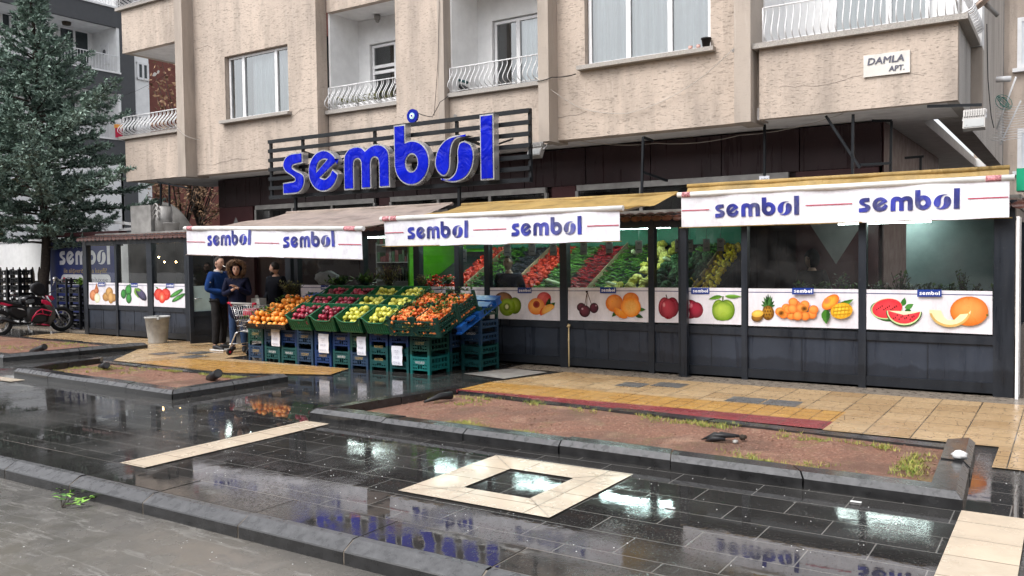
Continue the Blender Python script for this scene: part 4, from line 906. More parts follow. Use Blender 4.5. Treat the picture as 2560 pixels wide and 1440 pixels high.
def pine(s):
    for k, (du, dv) in enumerate(((-16, -14), (16, -14), (-11, -24), (11, -24), (0, -32), (-18, -4), (18, -4), (-5, -28), (6, -28))): s.leaf(1920, 768, 1920+du, 766+dv, 4, ('2c5a24', '1c4218', '44743a')[k % 3])
    s.disc(1920, 782, 15, 18, 'c8902c', '6a4414')
    for k in range(14): s.disc(1910+(k % 4)*6.5+(k//4 % 2)*3, 770+(k//4)*8, 2.2, 2.6, '5a3c14', '8a5c1c')
    s.disc(1893, 792, 15, 12, 'a87428', '5c3c12', -15); s.disc(1894, 784, 15, 9, 'f4d468', 'd8a438', -8)
    for (x, y) in ((1950, 779), (1966, 770), (1978, 788), (1990, 762), (2012, 762), (2000, 776), (2030, 786), (2034, 774), (1958, 785), (1971, 774), (1993, 790), (2013, 790), (1983, 755), (1981, 772), (2003, 770)): s.disc(x, y, 12, 11, 'f8a850', 'e0702c')
    s.disc(1953, 783, 9.5, 8, '22180c', 'e88c34', -30, hl=(0, 0)); s.disc(2011, 772, 9.5, 8, '22180c', 'e88c34', hl=(0, 0)); s.disc(1995, 789, 12, 11, 'f8b058', 'e0702c')
    s.leaf(2090, 768, 2134, 748, 9, '3c6a24', '5c8c34'); s.leaf(2066, 772, 2066, 810, 13, '2e5c20', '48802c')
    s.disc(2076, 755, 25, 15, 'f8c840', 'e86428', -38); s.disc(2068, 752, 10, 8, 'f47848', 'f0a038', -38); s.disc(2104, 777, 28, 20, 'fcd848', 'e0a020', -8)
    for k in range(-2, 3): s.poly([(2104+k*9, 762), (2106+k*9, 762), (2101+k*9, 793), (2099+k*9, 793)], 'd09820')
    for k in range(3): s.poly([(2082, 768+k*9), (2126, 764+k*9), (2126, 766+k*9), (2082, 770+k*9)], 'd09820')
def melon(s):
    s.leaf(2255, 765, 2262, 744, 8, '3c7a30'); s.leaf(2262, 770, 2284, 760, 8, '4c8c3c'); s.leaf(2262, 776, 2278, 776, 6, '2c6424')
    s.disc(2216, 778, 41, 25, '8ab858', '1c4a1c', 12); s.disc(2217, 772, 40, 26, 'e8ecc0', 'b4cc90', -8, hl=(0, 0)); s.disc(2218, 771, 38, 24, 'f04850', 'e03440', -8, hl=(0, 0))
    for k in range(12): s.disc(2192+k*4.4, 774-(k % 4)*3, 1.3, 2, '28140c', '28140c')
    s.disc(2260, 778, 45, 38, '4c8a3c', '1c4a1c', 2, a0=0, a1=180, hl=(0, 0)); s.disc(2260, 778, 43, 35, 'f0f0d0', 'c8dca0', 2, a0=0, a1=180, hl=(0, 0)); s.disc(2260, 778, 40, 31, 'f04c54', 'e03440', 2, a0=0, a1=180, hl=(0, .3))
    for k in range(12): s.disc(2234+k*4.6, 796-(k % 3)*4+(k % 2)*2, 1.3, 2, '28140c', '28140c')
    s.disc(2423, 778, 48, 37, 'f4a458', 'd06c20'); s.disc(2468, 788, 3, 3, '4a5a20', '8a6a20')
    s.poly(arc(2375, 774, 50, 46, 170, -10, 18)[::-1] and [(2324, 774)]+[(2375-52*cos(rad(t)), 776+42*sin(rad(t))) for t in range(0, 190, 12)]+[(2420, 784), (2400, 786), (2385, 800), (2368, 800), (2358, 790), (2352, 776)], 'f4ecb8')
    s.poly([(2375-52*cos(rad(t)), 776+42*sin(rad(t))) for t in range(10, 175, 12)]+[(2375-47*cos(rad(t)), 774+38*sin(rad(t))) for t in range(170, 5, -12)], 'd8b068')
sticker(222, 292, 706, 707, 761, 763, onion, (245, 706, 263, 716)); sticker(297, 372, 707.5, 709, 763, 766, pep, (327, 708, 344, 718)); sticker(385, 466, 709, 710, 766, 770, tom, (415, 709, 435, 719))
sticker(752, 906, 712, 714, 778, 783, None, (802, 713, 822, 724)); sticker(914, 1038, 714, 716, 783, 788, None); sticker(1052, 1140, 716, 717, 788, 792, None); sticker(1152, 1214, 717, 718, 792, 795, None)
sticker(1225, 1402, 719, 719, 796, 802, kiwi, (1294, 719, 1329, 733)); sticker(1420, 1623, 719, 719, 800, 806, cher, (1500, 718, 1540, 733)); sticker(1637, 1698, 719, 719.5, 806, 807, ap1)
sticker(1703, 1855, 719, 720, 808, 812, ap2, (1728, 720, 1773, 735)); sticker(1871, 2147, 721, 723, 814.5, 822, pine, (1980, 720, 2034, 736)); sticker(2166, 2481, 723.5, 728, 823, 836.5, melon, (2293, 724, 2354, 742))

# ---------------------------------------------------------------- free-standing posts and rods
mb = MB(); x0, x1 = onZ(1701, 938).x, 0
p_ = onZ(1709, 936); yy = 11.08; xa, xb = onY(1701, 700, yy).x, onY(1716, 700, yy).x
mb.box(xa, xb, yy, yy+.08, 0, 2.05); mb.box(xa-.03, xb+.03, yy-.02, yy+.1, 0.0, .02); mb.build('steel_post', MT['frame'], label='square dark steel post standing between the two red apple pictures', cat='post')
mb = MB(); q = onY(1422, 860, 11.16); mb.tube([(q.x, 11.16, .03), (q.x, 11.16, .62)], .011, 8); mb.tube([(q.x-.01, 11.16, .62), (q.x+.01, 11.16, .66)], .022, 8); mb.build('cream_pipe', MT['ylpipe'], label='thin cream pipe running up the panel under the cherry picture', cat='pipe')
xw = onY(2541, 700, 11.2).x
mb = MB(); mb.box(xw, xw+.03, 11.1, 11.55, .01, 2.06); mb.build('white_board', MT['upvc'], label='narrow white panel closing the right end of the shop', cat='board')
mb = MB(); q = onY(2552, 470, 11.3); mb.box(xr+.01, xr+.12, 11.2, 11.5, 2.35, 2.6); mb.build('green_box', P('green_awning_box', (.01, .3, .16), .4), label='small green box at the right end of the yellow awning', cat='box')

# ================================================================ SIGN
YS = 11.7
sx0, sx1, sz0, sz1 = -13.37, -7.27, 2.87, 4.05
sg = thing('shop_sign', 'big blue letter sign on a black slatted frame above the awnings', 'sign', ((sx0+sx1)/2, YS, sz0))
mb = MB()
nsl = 7
for i in range(nsl):
    z = sz0+.04+(sz1-sz0-.08)*i/(nsl-1); mb.box(sx0, sx1, YS+.02, YS+.06, z-.035, z+.035)
for xx in (sx0+.02, sx1-.02): mb.box(xx-.025, xx+.025, YS+.062, YS+.11, sz0, sz1)
for xx in (-12.45, -10.6, -8.75): mb.box(xx-.025, xx+.025, YS+.062, YS+.11, sz0, sz1)
for xx in (-12.45, -10.6, -8.75): mb.beam((xx, YS+.1, sz1-.3), (xx+.1, 12.6, sz1-.45), .04, .04); mb.beam((xx+.5, YS+.1, sz0+.6), (xx+.6, 12.6, sz0+.85), .03, .03)
mb.build('slat_frame', MT['black'], sg)
for (u, v1) in ((739, 540), (1148, 530)): mb = MB(); q = onY(u, 500, 11.8); mb.box(q.x-.025, q.x+.025, 11.78, 11.83, 2.34, sz0+.02); mb.build('support_leg', MT['black'], sg)
LH = .775; LX0 = -12.76; LZ0 = 2.93
for nm, shs in glyph_shapes():
    mb = MB(); fc = MB()
    for sh in shs:
        P3 = lambda l, y: [(LX0+p[0]*LH, y, LZ0+p[1]*LH) for p in l]
        mb.slab([P3(l, YS-.16) for l in sh], (0, .15, 0))
        ins = [inset(sh[0], .032)]+[inset(h, -.03) for h in sh[1:]]
        fc.slab([P3(l, YS-.172) for l in ins], (0, .011, 0))
    lt = mb.build('letter_'+nm if False else 'letter', MT['silver'], sg, label='blue letter %s of the big sign' % nm); fc.build('letter_face', MT['vinyl'], lt)

# ================================================================ AWNINGS
def awning(lab, xa, xb, y, zt, zb, back, mfab, logos, line_z, tags, z2=None):
    """front roller tube, printed valance, sloping fabric up to the rear tube, arms"""
    z2 = zt if z2 is None else z2
    t = thing('awning', lab, 'awning', ((xa+xb)/2, y, 0))
    mb = MB(); mb.tube([(xa-.05, y, zt), (xb+.05, y, z2)], .035, 12); o = mb.build('front_tube', MT['wpipe'], t)
    mb = MB()
    for (q0, q1) in tags: mb.tube([(xa+(xb-xa)*q0, y, zt+(z2-zt)*q0), (xa+(xb-xa)*q1, y, zt+(z2-zt)*q1)], .0365, 12)
    mb.build('red_tape', P('red_printed_tape', (.52, .22, .24), .4, var=.7, scale=40), o)
    # valance with print; gentle ripples
    wy = lambda x, z: y-.005+.012*sin(x*3.1+z)+.007*sin(x*8.3+1.5*z)+.016*(zt-z)*sin(x*19)+(zt-z)*.05*sin(x*1.3)
    mb = MB(); nx, nz = 60, 5; vs = []; W_ = lin('e8e7ee')
    for i in range(nx+1):
        for j in range(nz+1):
            s_ = i/nx; x = xa+(xb-xa)*s_; top = zt+(z2-zt)*s_-.02; z = top+(zb+(z2-zt)*s_-top)*j/nz+(.006*sin(x*7) if j == nz else 0); vs.append((x, wy(x, z), z))
    mb.add(vs, [(i*(nz+1)+j, (i+1)*(nz+1)+j, (i+1)*(nz+1)+j+1, i*(nz+1)+j+1) for i in range(nx) for j in range(nz)], 0, True, W_)
    tmp = MB()
    for (lx0, lx1, lz) in logos: logo(tmp, (lx0, y, lz), X_, Z_, (lx1-lx0)/LOGO_W, (0, 0, 0))
    # subdivide long triangles by following the cloth: only the vertices are displaced, glyph faces are small
    pv = [Vector((p.x, wy(p.x, p.z)-.009, p.z)) for p in tmp.v]
    c1, c2 = lin('1d2260'), lin('2c36a8'); o0 = len(mb.f)
    cols = [tuple(a*(1-g)+b_*g for a, b_ in zip(c1, c2)) for g in [.5+.5*sin(p.x*14+p.z*9) for p in pv]]
    mb.add(pv, tmp.f, 0, False, cols)
    def stripe(xs0, xs1):
        n = 12
        vs = []
        for i in range(n+1): x = xs0+(xs1-xs0)*i/n; zc = line_z+(z2-zt)*(x-xa)/(xb-xa); vs += [(x, wy(x, zc)-.008, zc-.006), (x, wy(x, zc)-.008, zc+.006)]
        mb.add(vs, [(2*i, 2*i+2, 2*i+3, 2*i+1) for i in range(n)], 0, False, lin('b8284e'))
    e = [xa+.01]+[q for l in logos for q in (l[0]-.08, l[1]+.08)]+[xb-.01]
    for i in range(0, len(e), 2): stripe(e[i], e[i+1])
    mb.build('valance', MT['valance'], t)
    mb = MB(); mb.tube([(xa-.03, y-.005, zb), (xb+.03, y-.005, zb+(z2-zt))], .008, 6); mb.build('hem_rod', MT['wpipe'], t)
    # fabric
    (bx0, bx1, by, bz) = back; nx, ny = 70, 14; vs = []
    for i in range(nx+1):
        for j in range(ny+1):
            s_, q = i/nx, j/ny; x = (xa+(xb-xa)*s_)*(1-q)+(bx0+(bx1-bx0)*s_)*q; yy_ = y+(by-y)*q
            z = (zt+(z2-zt)*s_+.03)*(1-q)+bz*q-.07*sin(pi*q)*(1+.25*sin(s_*9))+.012*sin(s_*60+q*14)*sin(pi*q)+.010*sin(s_*23-q*9)
            vs.append((x, yy_, z))
    mb.add(vs, [(i*(ny+1)+j, (i+1)*(ny+1)+j, (i+1)*(ny+1)+j+1, i*(ny+1)+j+1) for i in range(nx) for j in range(ny)], 0, True); mb.build('fabric', mfab, t)
    mb = MB(); mb.tube([(bx0-.01, by, bz), (bx1+.01, by, bz)], .03, 10); mb.build('rear_roll', mfab, t)
    for q in (.06, .94):
        x = xa+(xb-xa)*q; mb = MB(); mid = Vector((x+(.5 if q < .5 else -.5), (y+by)/2+.1, (zt+bz)/2-.16)); z_ = zt+(z2-zt)*q
        mb.beam((x, y+.03, z_-.02), mid, .035, .05); mb.beam(mid, (x, by, bz-.1), .035, .05); mb.build('folding_arm', MT['galv'], t)
    return t
awning('beige awning with white printed valance over the apples, lowest of the three', -12.62, -8.62, 9.25, 2.235, 1.785, (-12.75, -8.75, 11.62, 2.58), MT['awn1'],
       [(onY(519, 600, 9.25).x, onY(631, 600, 9.25).x, 1.925), (onY(709, 600, 9.25).x, onY(837, 600, 9.25).x, 1.865)], 2.005, [(.01, .045), (.92, .975)], 2.115)
awning('mustard awning with white printed valance over the mandarins, middle of the three', -8.50, -4.66, 9.60, 2.262, 1.855, (-8.3, -4.60, 11.30, 2.53), MT['awn2'],
       [(onY(1019, 580, 9.6).x, onY(1172, 580, 9.6).x, 1.955), (onY(1279, 580, 9.6).x, onY(1457, 580, 9.6).x, 1.955)], 2.055, [(0, .035), (.04, .07)])
awning('yellow topped awning with white printed valance above the melon picture, rightmost', -4.44, -.58, 11.05, 2.490, 2.045, (-4.42, -.60, 11.26, 2.62), MT['awn2'],
       [(-3.97, -2.87, 2.165), (-2.16, -1.07, 2.165)], 2.275, [(.005, .035), (.94, .98)])
# ================================================================ FRUIT STAND
def proto_hide(o):                      # remove a prototype that was only a source of copies
    for c in list(o.children): proto_hide(c)
    bpy.data.objects.remove(o)
def stack_crate(m_, txt, tm, w_=.36, d_=.47, h=.27, shallow=False):
    """low plastic stacking crate: corner posts, slotted walls, a hand hole, faded print"""
    t = thing('crate', 'x', 'crate'); b = MB(); hb = .055; ht = h-.03
    for sx in (-1, 1):
        for sy in (0, 1): x = sx*(w_/2-.02); y = .02+sy*(d_-.04); b.box(x-.02, x+.02, y-.02, y+.02, 0, h)
    for y0 in (0., d_-.012):
        b.box(-w_/2+.04, w_/2-.04, y0, y0+.012, ht-.03, ht); b.box(-w_/2+.04, w_/2-.04, y0, y0+.012, hb, hb+.025)
        b.box(-w_/2+.055, w_/2-.055, y0+.003, y0+.010, hb+.085, ht-.045)
        for k in range(7): x = -w_/2+.045+k*(w_-.09)/6; b.box(x-.007, x+.007, y0+.001, y0+.011, hb+.025, ht-.03)
        b.box(-w_/2+.055, -.05, y0+.002, y0+.011, hb+.04, hb+.07); b.box(.05, w_/2-.055, y0+.002, y0+.011, hb+.04, hb+.07)
    for sx in (-1, 1):
        x0 = sx*(w_/2-.006)
        b.box(x0-.006, x0+.006, .04, d_-.04, ht-.03, ht); b.box(x0-.006, x0+.006, .04, d_-.04, hb, hb+.03); b.box(x0-.005, x0+.005, .04, d_-.04, hb+.08, hb+.105)
        for k in range(6): y = .05+k*(d_-.1)/5; b.box(x0-.0055, x0+.0055, y-.010, y+.010, hb+.03, ht-.03)
    b.box(-w_/2+.01, w_/2-.01, .01, d_-.01, hb, hb+.012)
    b.build('crate_body', m_, t)
    if txt:
        tx = MB(); text(tx, txt, (0, -.002, hb+.098), X_, Z_, .055, 0, width=.17, center=True); tx.build('faded_print', tm, t)
    return t
CM = {k: MT['cr_'+k] for k in ('green', 'teal', 'dteal', 'blue', 'slate', 'dkgreen', 'black')}
top = ['dkgreen', 'slate', 'blue', 'slate', 'blue', 'blue', 'dkgreen', 'blue', 'blue', 'dkgreen']
bot = ['slate', 'dteal', 'dteal', 'slate', 'blue', 'dteal', 'slate', 'dteal', 'dteal', 'teal']
cn = dict(dkgreen='dark green', slate='slate blue', blue='blue', dteal='dark teal', teal='bright teal', green='green', black='black')
ordw = ['leftmost', 'second', 'third', 'fourth', 'fifth', 'sixth', 'seventh', 'eighth', 'ninth', 'rightmost']
protos = {}
def crate_at(col, txt, tm, loc, lab, rz=0, h=.27, grp='plastic crates stacked under the fruit'):
    key = (col, txt, h)
    if key not in protos: protos[key] = stack_crate(CM[col], txt, tm, h=h)
    return dup(protos[key], loc, (0, 0, rz), lab, group=grp)
for i in range(10):
    x = -11.36+i*.387+(.02 if i == 9 else 0); three = i in (7, 8)
    hs_ = [.195]*3 if three else [.285, .285]; z = .0
    for k, h in enumerate(hs_):
        c = (bot if k == 0 else top)[i] if not (three and k == 1) else 'dteal'
        txt = 'WAYURSO' if c in ('teal', 'dteal') else ('GANZEO' if (i % 3) else 'CEZEMET'); tm = MT['wprint'] if (k == 0 and i not in (7, 8, 0)) else MT['gold']
        pos = ('bottom', 'top')[k] if not three else ('bottom', 'middle', 'top')[k]
        o = crate_at(c, txt, tm, (x, 9.60+.01*(i % 3), z), '%s crate, %s of the %s front stack under the fruit%s' % (cn[c], pos, ordw[i], '' if i in (0, 9) else ', from the left'), h=h); z += h-.004
# second row behind, visible from the right side, carrying the slope
for i in range(10):
    z = 0
    for k in range(3):
        if i == 9 or i % 2 == 0: crate_at('slate' if k % 2 else 'dteal', '', None, (-11.36+i*.387, 10.12, z), 'crate in the shade behind the front row of stacks', h=.285)
        z += .281
bk = [('dteal', 0), ('dteal', .19), ('slate', .38), ('slate', .57), ('dkgreen', .76)]
for n_, (c, z) in enumerate(bk):
    crate_at(c, 'GANZEO' if n_ > 1 else '', MT['wprint'], (-7.45, 10.30, z), '%s crate, %s of the tall stack behind the blue pallet at the right' % (cn[c], ('bottom', 'second', 'third', 'fourth', 'top')[n_]), h=.195)
# blue plastic pallets laid as a ramp
SL = rad(21)
Rm = Matrix.Rotation(SL, 4, 'X')
def incl(x, s_, n=0): return Vector((x, 9.44+s_*cos(SL)-n*sin(SL), .575+s_*sin(SL)+n*cos(SL)))
def pallet(x0, x1, lab):
    t = thing('plastic_pallet', lab, 'pallet', incl((x0+x1)/2, 0, -.13), 'blue plastic pallets carrying the fruit crates')
    Mx = Matrix.Translation(incl((x0+x1)/2, .35, -.13)) @ Rm; w2 = (x1-x0)/2; b = MB()
    for k in range(5): y = .02+k*.235; b.box(-w2, w2, y, y+.17, .09, .115, 0, Mx)
    for sx in (-w2+.05, 0, w2-.05):
        b.box(sx-.045, sx+.045, .0, 1.13, .0, .02, 0, Mx)
        for y in (.04, .5, .98): b.box(sx-.045, sx+.045, y, y+.13, .02, .09, 0, Mx)
    b.build('pallet_deck', MT['palblue'], t); return t
pallet(-11.35, -10.45, 'blue plastic pallet under the oranges'); pallet(-10.40, -9.35, 'blue plastic pallet under the red apples'); pallet(-9.30, -8.30, 'blue plastic pallet under the yellow apples'); pallet(-8.25, -7.26, 'blue plastic pallet sticking out at the right end of the stand')
# deep green display crates with a scooped front
CW, CD, CH = .515, .37, .255
def deep_crate():
    t = thing('fruit_crate', 'x', 'crate'); b = MB(); w2 = CW/2
    def prof(hs): return spline(hs, 4)
    fp = [(-w2, 0), (-w2+.02, 0), (w2-.02, 0), (w2, CH)]
    topc = spline([(w2, CH), (w2-.035, CH-.005), (w2-.09, CH-.055), (w2-.15, CH-.075), (0, CH-.078), (-w2+.15, CH-.075), (-w2+.09, CH-.055), (-w2+.035, CH-.005), (-w2, CH)], 3)
    out = [(-w2+.03, 0), (w2-.03, 0)]+topc
    b.slab([[(x, -.02*(z/CH), z) for x, z in out]], (0, .012, 0)); b.slab([[(x, CD+.02*(z/CH), z) for x, z in [(-w2+.03, 0), (w2-.03, 0), (w2, CH+.03), (-w2, CH+.03)]]], (0, -.012, 0))
    for sx in (-1, 1):
        pr = [(0, 0), (CD, 0), (CD+.02, CH+.03)]+spline([(CD*.8, CH+.03), (CD*.5, CH-.01), (CD*.2, CH+.0), (-.02, CH)], 3)
        b.slab([[(sx*(w2-.03+.03*z/CH), y, z) for y, z in pr]], (-sx*.012, 0, 0))
    for k in range(10): x = -w2+.05+k*(CW-.1)/9; b.beam((x*.96, -.004, .01), (x, -.024, CH-.085), .007, .006)
    for z in (.03, .085, .14, .19): b.beam((-w2+.03, -.022*z/CH-.002, z), (w2-.03, -.022*z/CH-.002, z), .006, .007)
    tc_ = [Vector((x, -.022, z)) for x, z in topc]; b.tube(tc_, .009, 5)
    b.tube([(w2, -.02, CH), (w2, CD+.02, CH+.03), (-w2, CD+.02, CH+.03), (-w2, -.02, CH)], .009, 5)
    b.box(-w2+.03, w2-.03, .0, CD, .0, .01)
    b.build('crate_body', MT['cr_green'], t); return t
dc = deep_crate()
def fruit_proto(nm, m_, r_, sq=1., dim=.16, n=12, m=8):
    def fn(p):
        k = 1 - dim*math.exp(-((1-abs(p.z))*7)**2*.5) if dim else 1
        if dim and p.z < 0: k2 = 1-.10*(-p.z)
        else: k2 = 1
        return Vector((p.x*k2, p.y*k2, p.z*k))
    b = MB(); b.ball((0, 0, 0), r_, r_, r_*sq, n, m, 0, fn); 
    if nm == 'apple': b.tube([(0, 0, r_*.6), (r_*.12, 0, r_*1.1)], .0022, 4, 1)
    return b.build(nm, [m_, MT['bark']], org=(0, 0, 0))
F = dict(red=fruit_proto('apple', MT['redapple'], .043, .92, .22), yel=fruit_proto('apple', MT['yelapple'], .043, .95, .2), ora=fruit_proto('orange', MT['orange'], .047, .96, .04), man=fruit_proto('mandarin', MT['mandarin'], .031, .84, .1, 10, 7))
def rrot(): return (RND.uniform(-.9, .9), RND.uniform(-.9, .9), RND.uniform(0, 6.28))
def heap(kind, Mx, w_, d_, z0, slope, nx, ny, layers, lab, grp, cat, jit=.25, sc_=(.92, 1.08), keep=1.):
    """individual fruits heaped in a w x d tray in the frame Mx; higher toward the back"""
    cnt = 0; r_ = {'red': .043, 'yel': .043, 'ora': .047, 'man': .031}.get(kind, .04)
    for L in range(layers):
        ax, ay = nx-L, ny-L
        for i in range(ax):
            for j in range(ay):
                if RND.random() > keep: continue
                x = (i-(ax-1)/2)*(w_/nx)+RND.uniform(-jit, jit)*r_; y = (j+.5+L*.5)*(d_/ny)+RND.uniform(-jit, jit)*r_
                z = z0+slope*y+L*r_*1.25+RND.uniform(-.1, .3)*r_
                dup(F[kind], Mx @ Vector((x, y, z)), rrot(), lab, RND.uniform(*sc_), grp)['category'] = cat; cnt += 1
    return cnt
coln = ['first', 'second', 'third', 'fourth']; rown = ['front', 'middle', 'back']
for c in range(4):
    for r_ in range(3):
        x = -10.085+c*.535; s_ = r_*.345
        base = incl(x, s_, .0+.004*r_); Mx = Matrix.Translation(base) @ Rm
        nm = ('red' if c < 2 else 'yellow')
        side = ('left', 'right')[c % 2]
        dup(dc, base, (SL, 0, 0), 'green crate of %s apples, %s one of the %s row' % (nm, side, rown[r_]), group='green crates of apples on the slope')
        heap('red' if c < 2 else 'yel', Mx, CW-.07, CD-.02, .122, .32, 5, 4, 2, '%s apple in the %s %s-apple crate of the %s row' % (nm, side, nm, rown[r_]), '%s apples in the %s crate of the %s row' % (nm, side, rown[r_]), 'apple', .5, (.84, 1.13), .93)
# leaf sprays lying in the fruit
def leafs(name, lab, pts, m_, size=.05, cat='leaves', n=5, kind='stuff'):
    b = MB()
    for p in pts:
        for k in range(n):
            a = RND.uniform(0, 2*pi); el = RND.uniform(-.1, .8); d = Vector((cos(a)*cos(el), sin(a)*cos(el), sin(el))); s_ = size*RND.uniform(.6, 1.3); q = Vector(p)+d*.015
            sd = d.cross(Z_).normalized()*s_*.22; tip = q+d*s_; mid = q+d*s_*.5+Z_*.008
            b.add([q, mid+sd, tip, mid-sd], [(0, 1, 2), (0, 2, 3)])
    return b.build(name, m_, label=lab, cat=cat, kind=kind)
# oranges: two columns of shallow black trays
def tray(w_, d_, h, ears=True):
    t = thing('fruit_tray', 'x', 'crate'); b = MB(); w2 = w_/2
    for y0 in (0, d_-.01):
        for z0, z1 in ((0, .018), (.032, .05), (h-.028, h)): b.box(-w2, w2, y0, y0+.01, z0, z1)
        for k in range(9): x = -w2+.012+k*(w_-.024)/8; b.box(x-.008, x+.008, y0+.001, y0+.009, .0, h-.01)
    for sx in (-1, 1):
        x0 = sx*(w2-.005)
        for z0, z1 in ((0, .018), (.032, .05), (h-.028, h)): b.box(x0-.005, x0+.005, .01, d_-.01, z0, z1)
        for k in range(8): y = .02+k*(d_-.04)/7; b.box(x0-.004, x0+.004, y-.008, y+.008, 0, h-.01)
        for y in (.0, d_-.045):
            if ears: b.box(x0-.008, x0+.008, y, y+.045, 0, h+.055)
    if ears:
        for sx in (-1, 1):
            for y in (0, d_-.016): xa_ = sx*(w2-.03); b.box(xa_-.03, xa_+.03, y, y+.016, 0, h+.055)
    b.box(-w2, w2, 0, d_, 0, .006)
    b.build('tray_body', MT['cr_black'] if not ears else MT['cr_dkgreen'], t); return t
tr0 = tray(.46, .34, .085, False); tr1 = tray(.455, .49, .115, True)
for c in range(2):
    for r_ in range(3):
        base = incl(-11.12+c*.475, -.03+r_*.345, .0); Mx = Matrix.Translation(base) @ Rm
        dup(tr0, base, (SL, 0, 0), 'shallow black tray of oranges, %s one of the %s row' % (('left', 'right')[c], rown[r_]), group='black trays of oranges')
        heap('ora', Mx, .44, .32, .05, .18, 4, 3, 3 if r_ == 0 else 2, 'orange in the %s tray of the %s row' % (('left', 'right')[c], rown[r_]), 'oranges in the %s tray of the %s row' % (('left', 'right')[c], rown[r_]), 'orange', .35)
leafs('leaf_spray', 'dark leafy twigs lying among the oranges at the left end', [incl(RND.uniform(-11.35, -10.4), RND.uniform(.1, 1.0), .17) for _ in range(26)]+[incl(RND.uniform(-11.4, -11.2), RND.uniform(.0, .9), .15) for _ in range(14)], MT['green'], .07)
for c in range(2):
    for r_ in range(2):
        for L in range(2):
            base = incl(-8.02+c*.465, -.02+r_*.50, .0+L*.125); Mx = Matrix.Translation(base) @ Rm
            w1, w2_, w3 = ('left', 'right')[c], ('front', 'back')[r_], ('lower', 'upper')[L]
            dup(tr1, base, (SL, 0, 0), 'dark green tray of mandarins, %s one of the %s %s pair' % (w1, w3, w2_), group='dark green trays of mandarins')
            if L: heap('man', Mx, .43, .47, .075, .02, 7, 8, 2 if r_ == 0 else 2, 'mandarin in the %s upper tray of the %s pair' % (w1, w2_), 'mandarins in the %s upper tray of the %s pair' % (w1, w2_), 'mandarin', .5, (.85, 1.15), .82 if (c and not r_) else .72)
            else:
                for k in range(10):
                    q = (RND.uniform(-.2, .2), .03, .055) if (k < 5 and r_ == 0) else (.2, RND.uniform(.03, .46), .055)
                    dup(F['man'], Mx @ Vector(q), rrot(), 'mandarin behind the slots of the %s lower tray of the %s pair' % (w1, w2_), RND.uniform(.9, 1.1), 'mandarins in the %s lower tray of the %s pair' % (w1, w2_))['category'] = 'mandarin'
leafs('leaf_spray', 'small green leaves among the mandarins', [incl(RND.uniform(-8.25, -7.35), RND.uniform(0, 1.0), RND.uniform(.27, .33)) for _ in range(120)], MT['green'], .065, n=4)
leafs('leaf_spray', 'leaves hanging over the front edge of the mandarin trays', [incl(RND.uniform(-8.2, -7.4), -.05, RND.uniform(.0, .22)) for _ in range(18)], MT['herb'], .06)
# herb bunches and leafy greens behind
def bunch(lab, c, h, r_, m_, n, size=.05, cat='herbs', grp=None):
    t = thing('herb_bunch', lab, cat, c, grp); b = MB(); lf = MB(); c = Vector(c)
    for k in range(n):
        a = RND.uniform(0, 2*pi); tl = RND.uniform(.1, 1)*r_; tip = c+Vector((cos(a)*tl, sin(a)*tl, h*RND.uniform(.55, 1)))
        b.tube([c, c.lerp(tip, .5)+Z_*.02, tip], .0035, 4)
        for q in range(7):
            p = c.lerp(tip, .3+.7*q/6); d = Vector((RND.uniform(-1, 1), RND.uniform(-1, 1), RND.uniform(-.2, .9))).normalized(); s_ = size*RND.uniform(.6, 1.2); sd = d.cross(Z_+X_*.1).normalized()*s_*.25
            lf.add([p, p+d*s_*.5+sd, p+d*s_, p+d*s_*.5-sd], [(0, 1, 2, 3)])
    b.build('stem', MT['bark'], t); lf.build('leaves', m_, t)
bunch('olive green herb bunch standing at the left back of the stand near the third man', onY(728, 745, 10.75), .30, .24, MT['herb'], 60, .06)
bunch('tall yellowish herb bunch standing behind the yellow apples', onY(975, 722, 10.65), .40, .26, MT['herb'], 60, .05)
bunch('small herb bunch behind the back left corner of the mandarins', onY(1055, 722, 10.65), .24, .16, MT['herb'], 30, .05)
bunch('dark broad leaves behind the left red apple crates', onY(850, 720, 10.75), .17, .26, MT['green'], 24, .12)
bunch('dark broad leaves behind the right red apple crates', onY(915, 718, 10.75), .19, .26, MT['green'], 24, .12)
bunch('low dark leaves at the back corner of the mandarins', onY(1120, 712, 10.6), .10, .2, MT['green'], 18, .07)
# price papers
def paper(u0, v0, u1, v1, price, lab, y=9.585, sag=1.0):
    t = thing('price_paper', lab, 'paper', onY((u0+u1)/2, v1, y), 'white price papers on the crate fronts'); b = MB(); a_ = onY(u0, v0, y); b_ = onY(u1, v1, y); n = 6; vs = []
    for i in range(n+1):
        f = i/n; z = a_.z+(b_.z-a_.z)*f; yy = y-.012*sin(f*2.6)-.006*sin(f*9); vs += [(a_.x+.012*f, yy, z), (b_.x+.006*f, yy-.004, z)]
    b.add(vs, [(2*i, 2*i+1, 2*i+3, 2*i+2) for i in range(n)], 0, True); b.build('sheet', MT['paper'], t)
    x = MB(); cx = (a_.x+b_.x)/2+.004; H = a_.z-b_.z; W_ = b_.x-a_.x
    for f, s_, tx, sz in ((.27, .4, 'URUN', .018), (.36, .3, 'CINSI', .014), (.45, .1, 'KG', .014), (.64, .55, price, .03), (.90, .7, 'KDV D.', .026)):
        text(x, tx, (cx, y-.028, a_.z-H*f), X_, Z_, sz*1.6, 0, width=W_*s_, center=True)
    x.build('print', P('faint_ink', (.30, .30, .38), .6) if 'fi' not in globals() else fi, t)
fi = P('faint_ink', (.30, .30, .38), .6)
paper(678, 822, 701, 866, '500.00', 'leftmost white price paper, hung below the oranges'); paper(796, 834, 823, 883, '540.00', 'white price paper hung below the red apples')
paper(892, 841, 916, 889, '540.00', 'white price paper hung below the left yellow apples'); paper(979, 864, 1007, 914, '120.00', 'lowest white price paper, on the ninth crate stack')

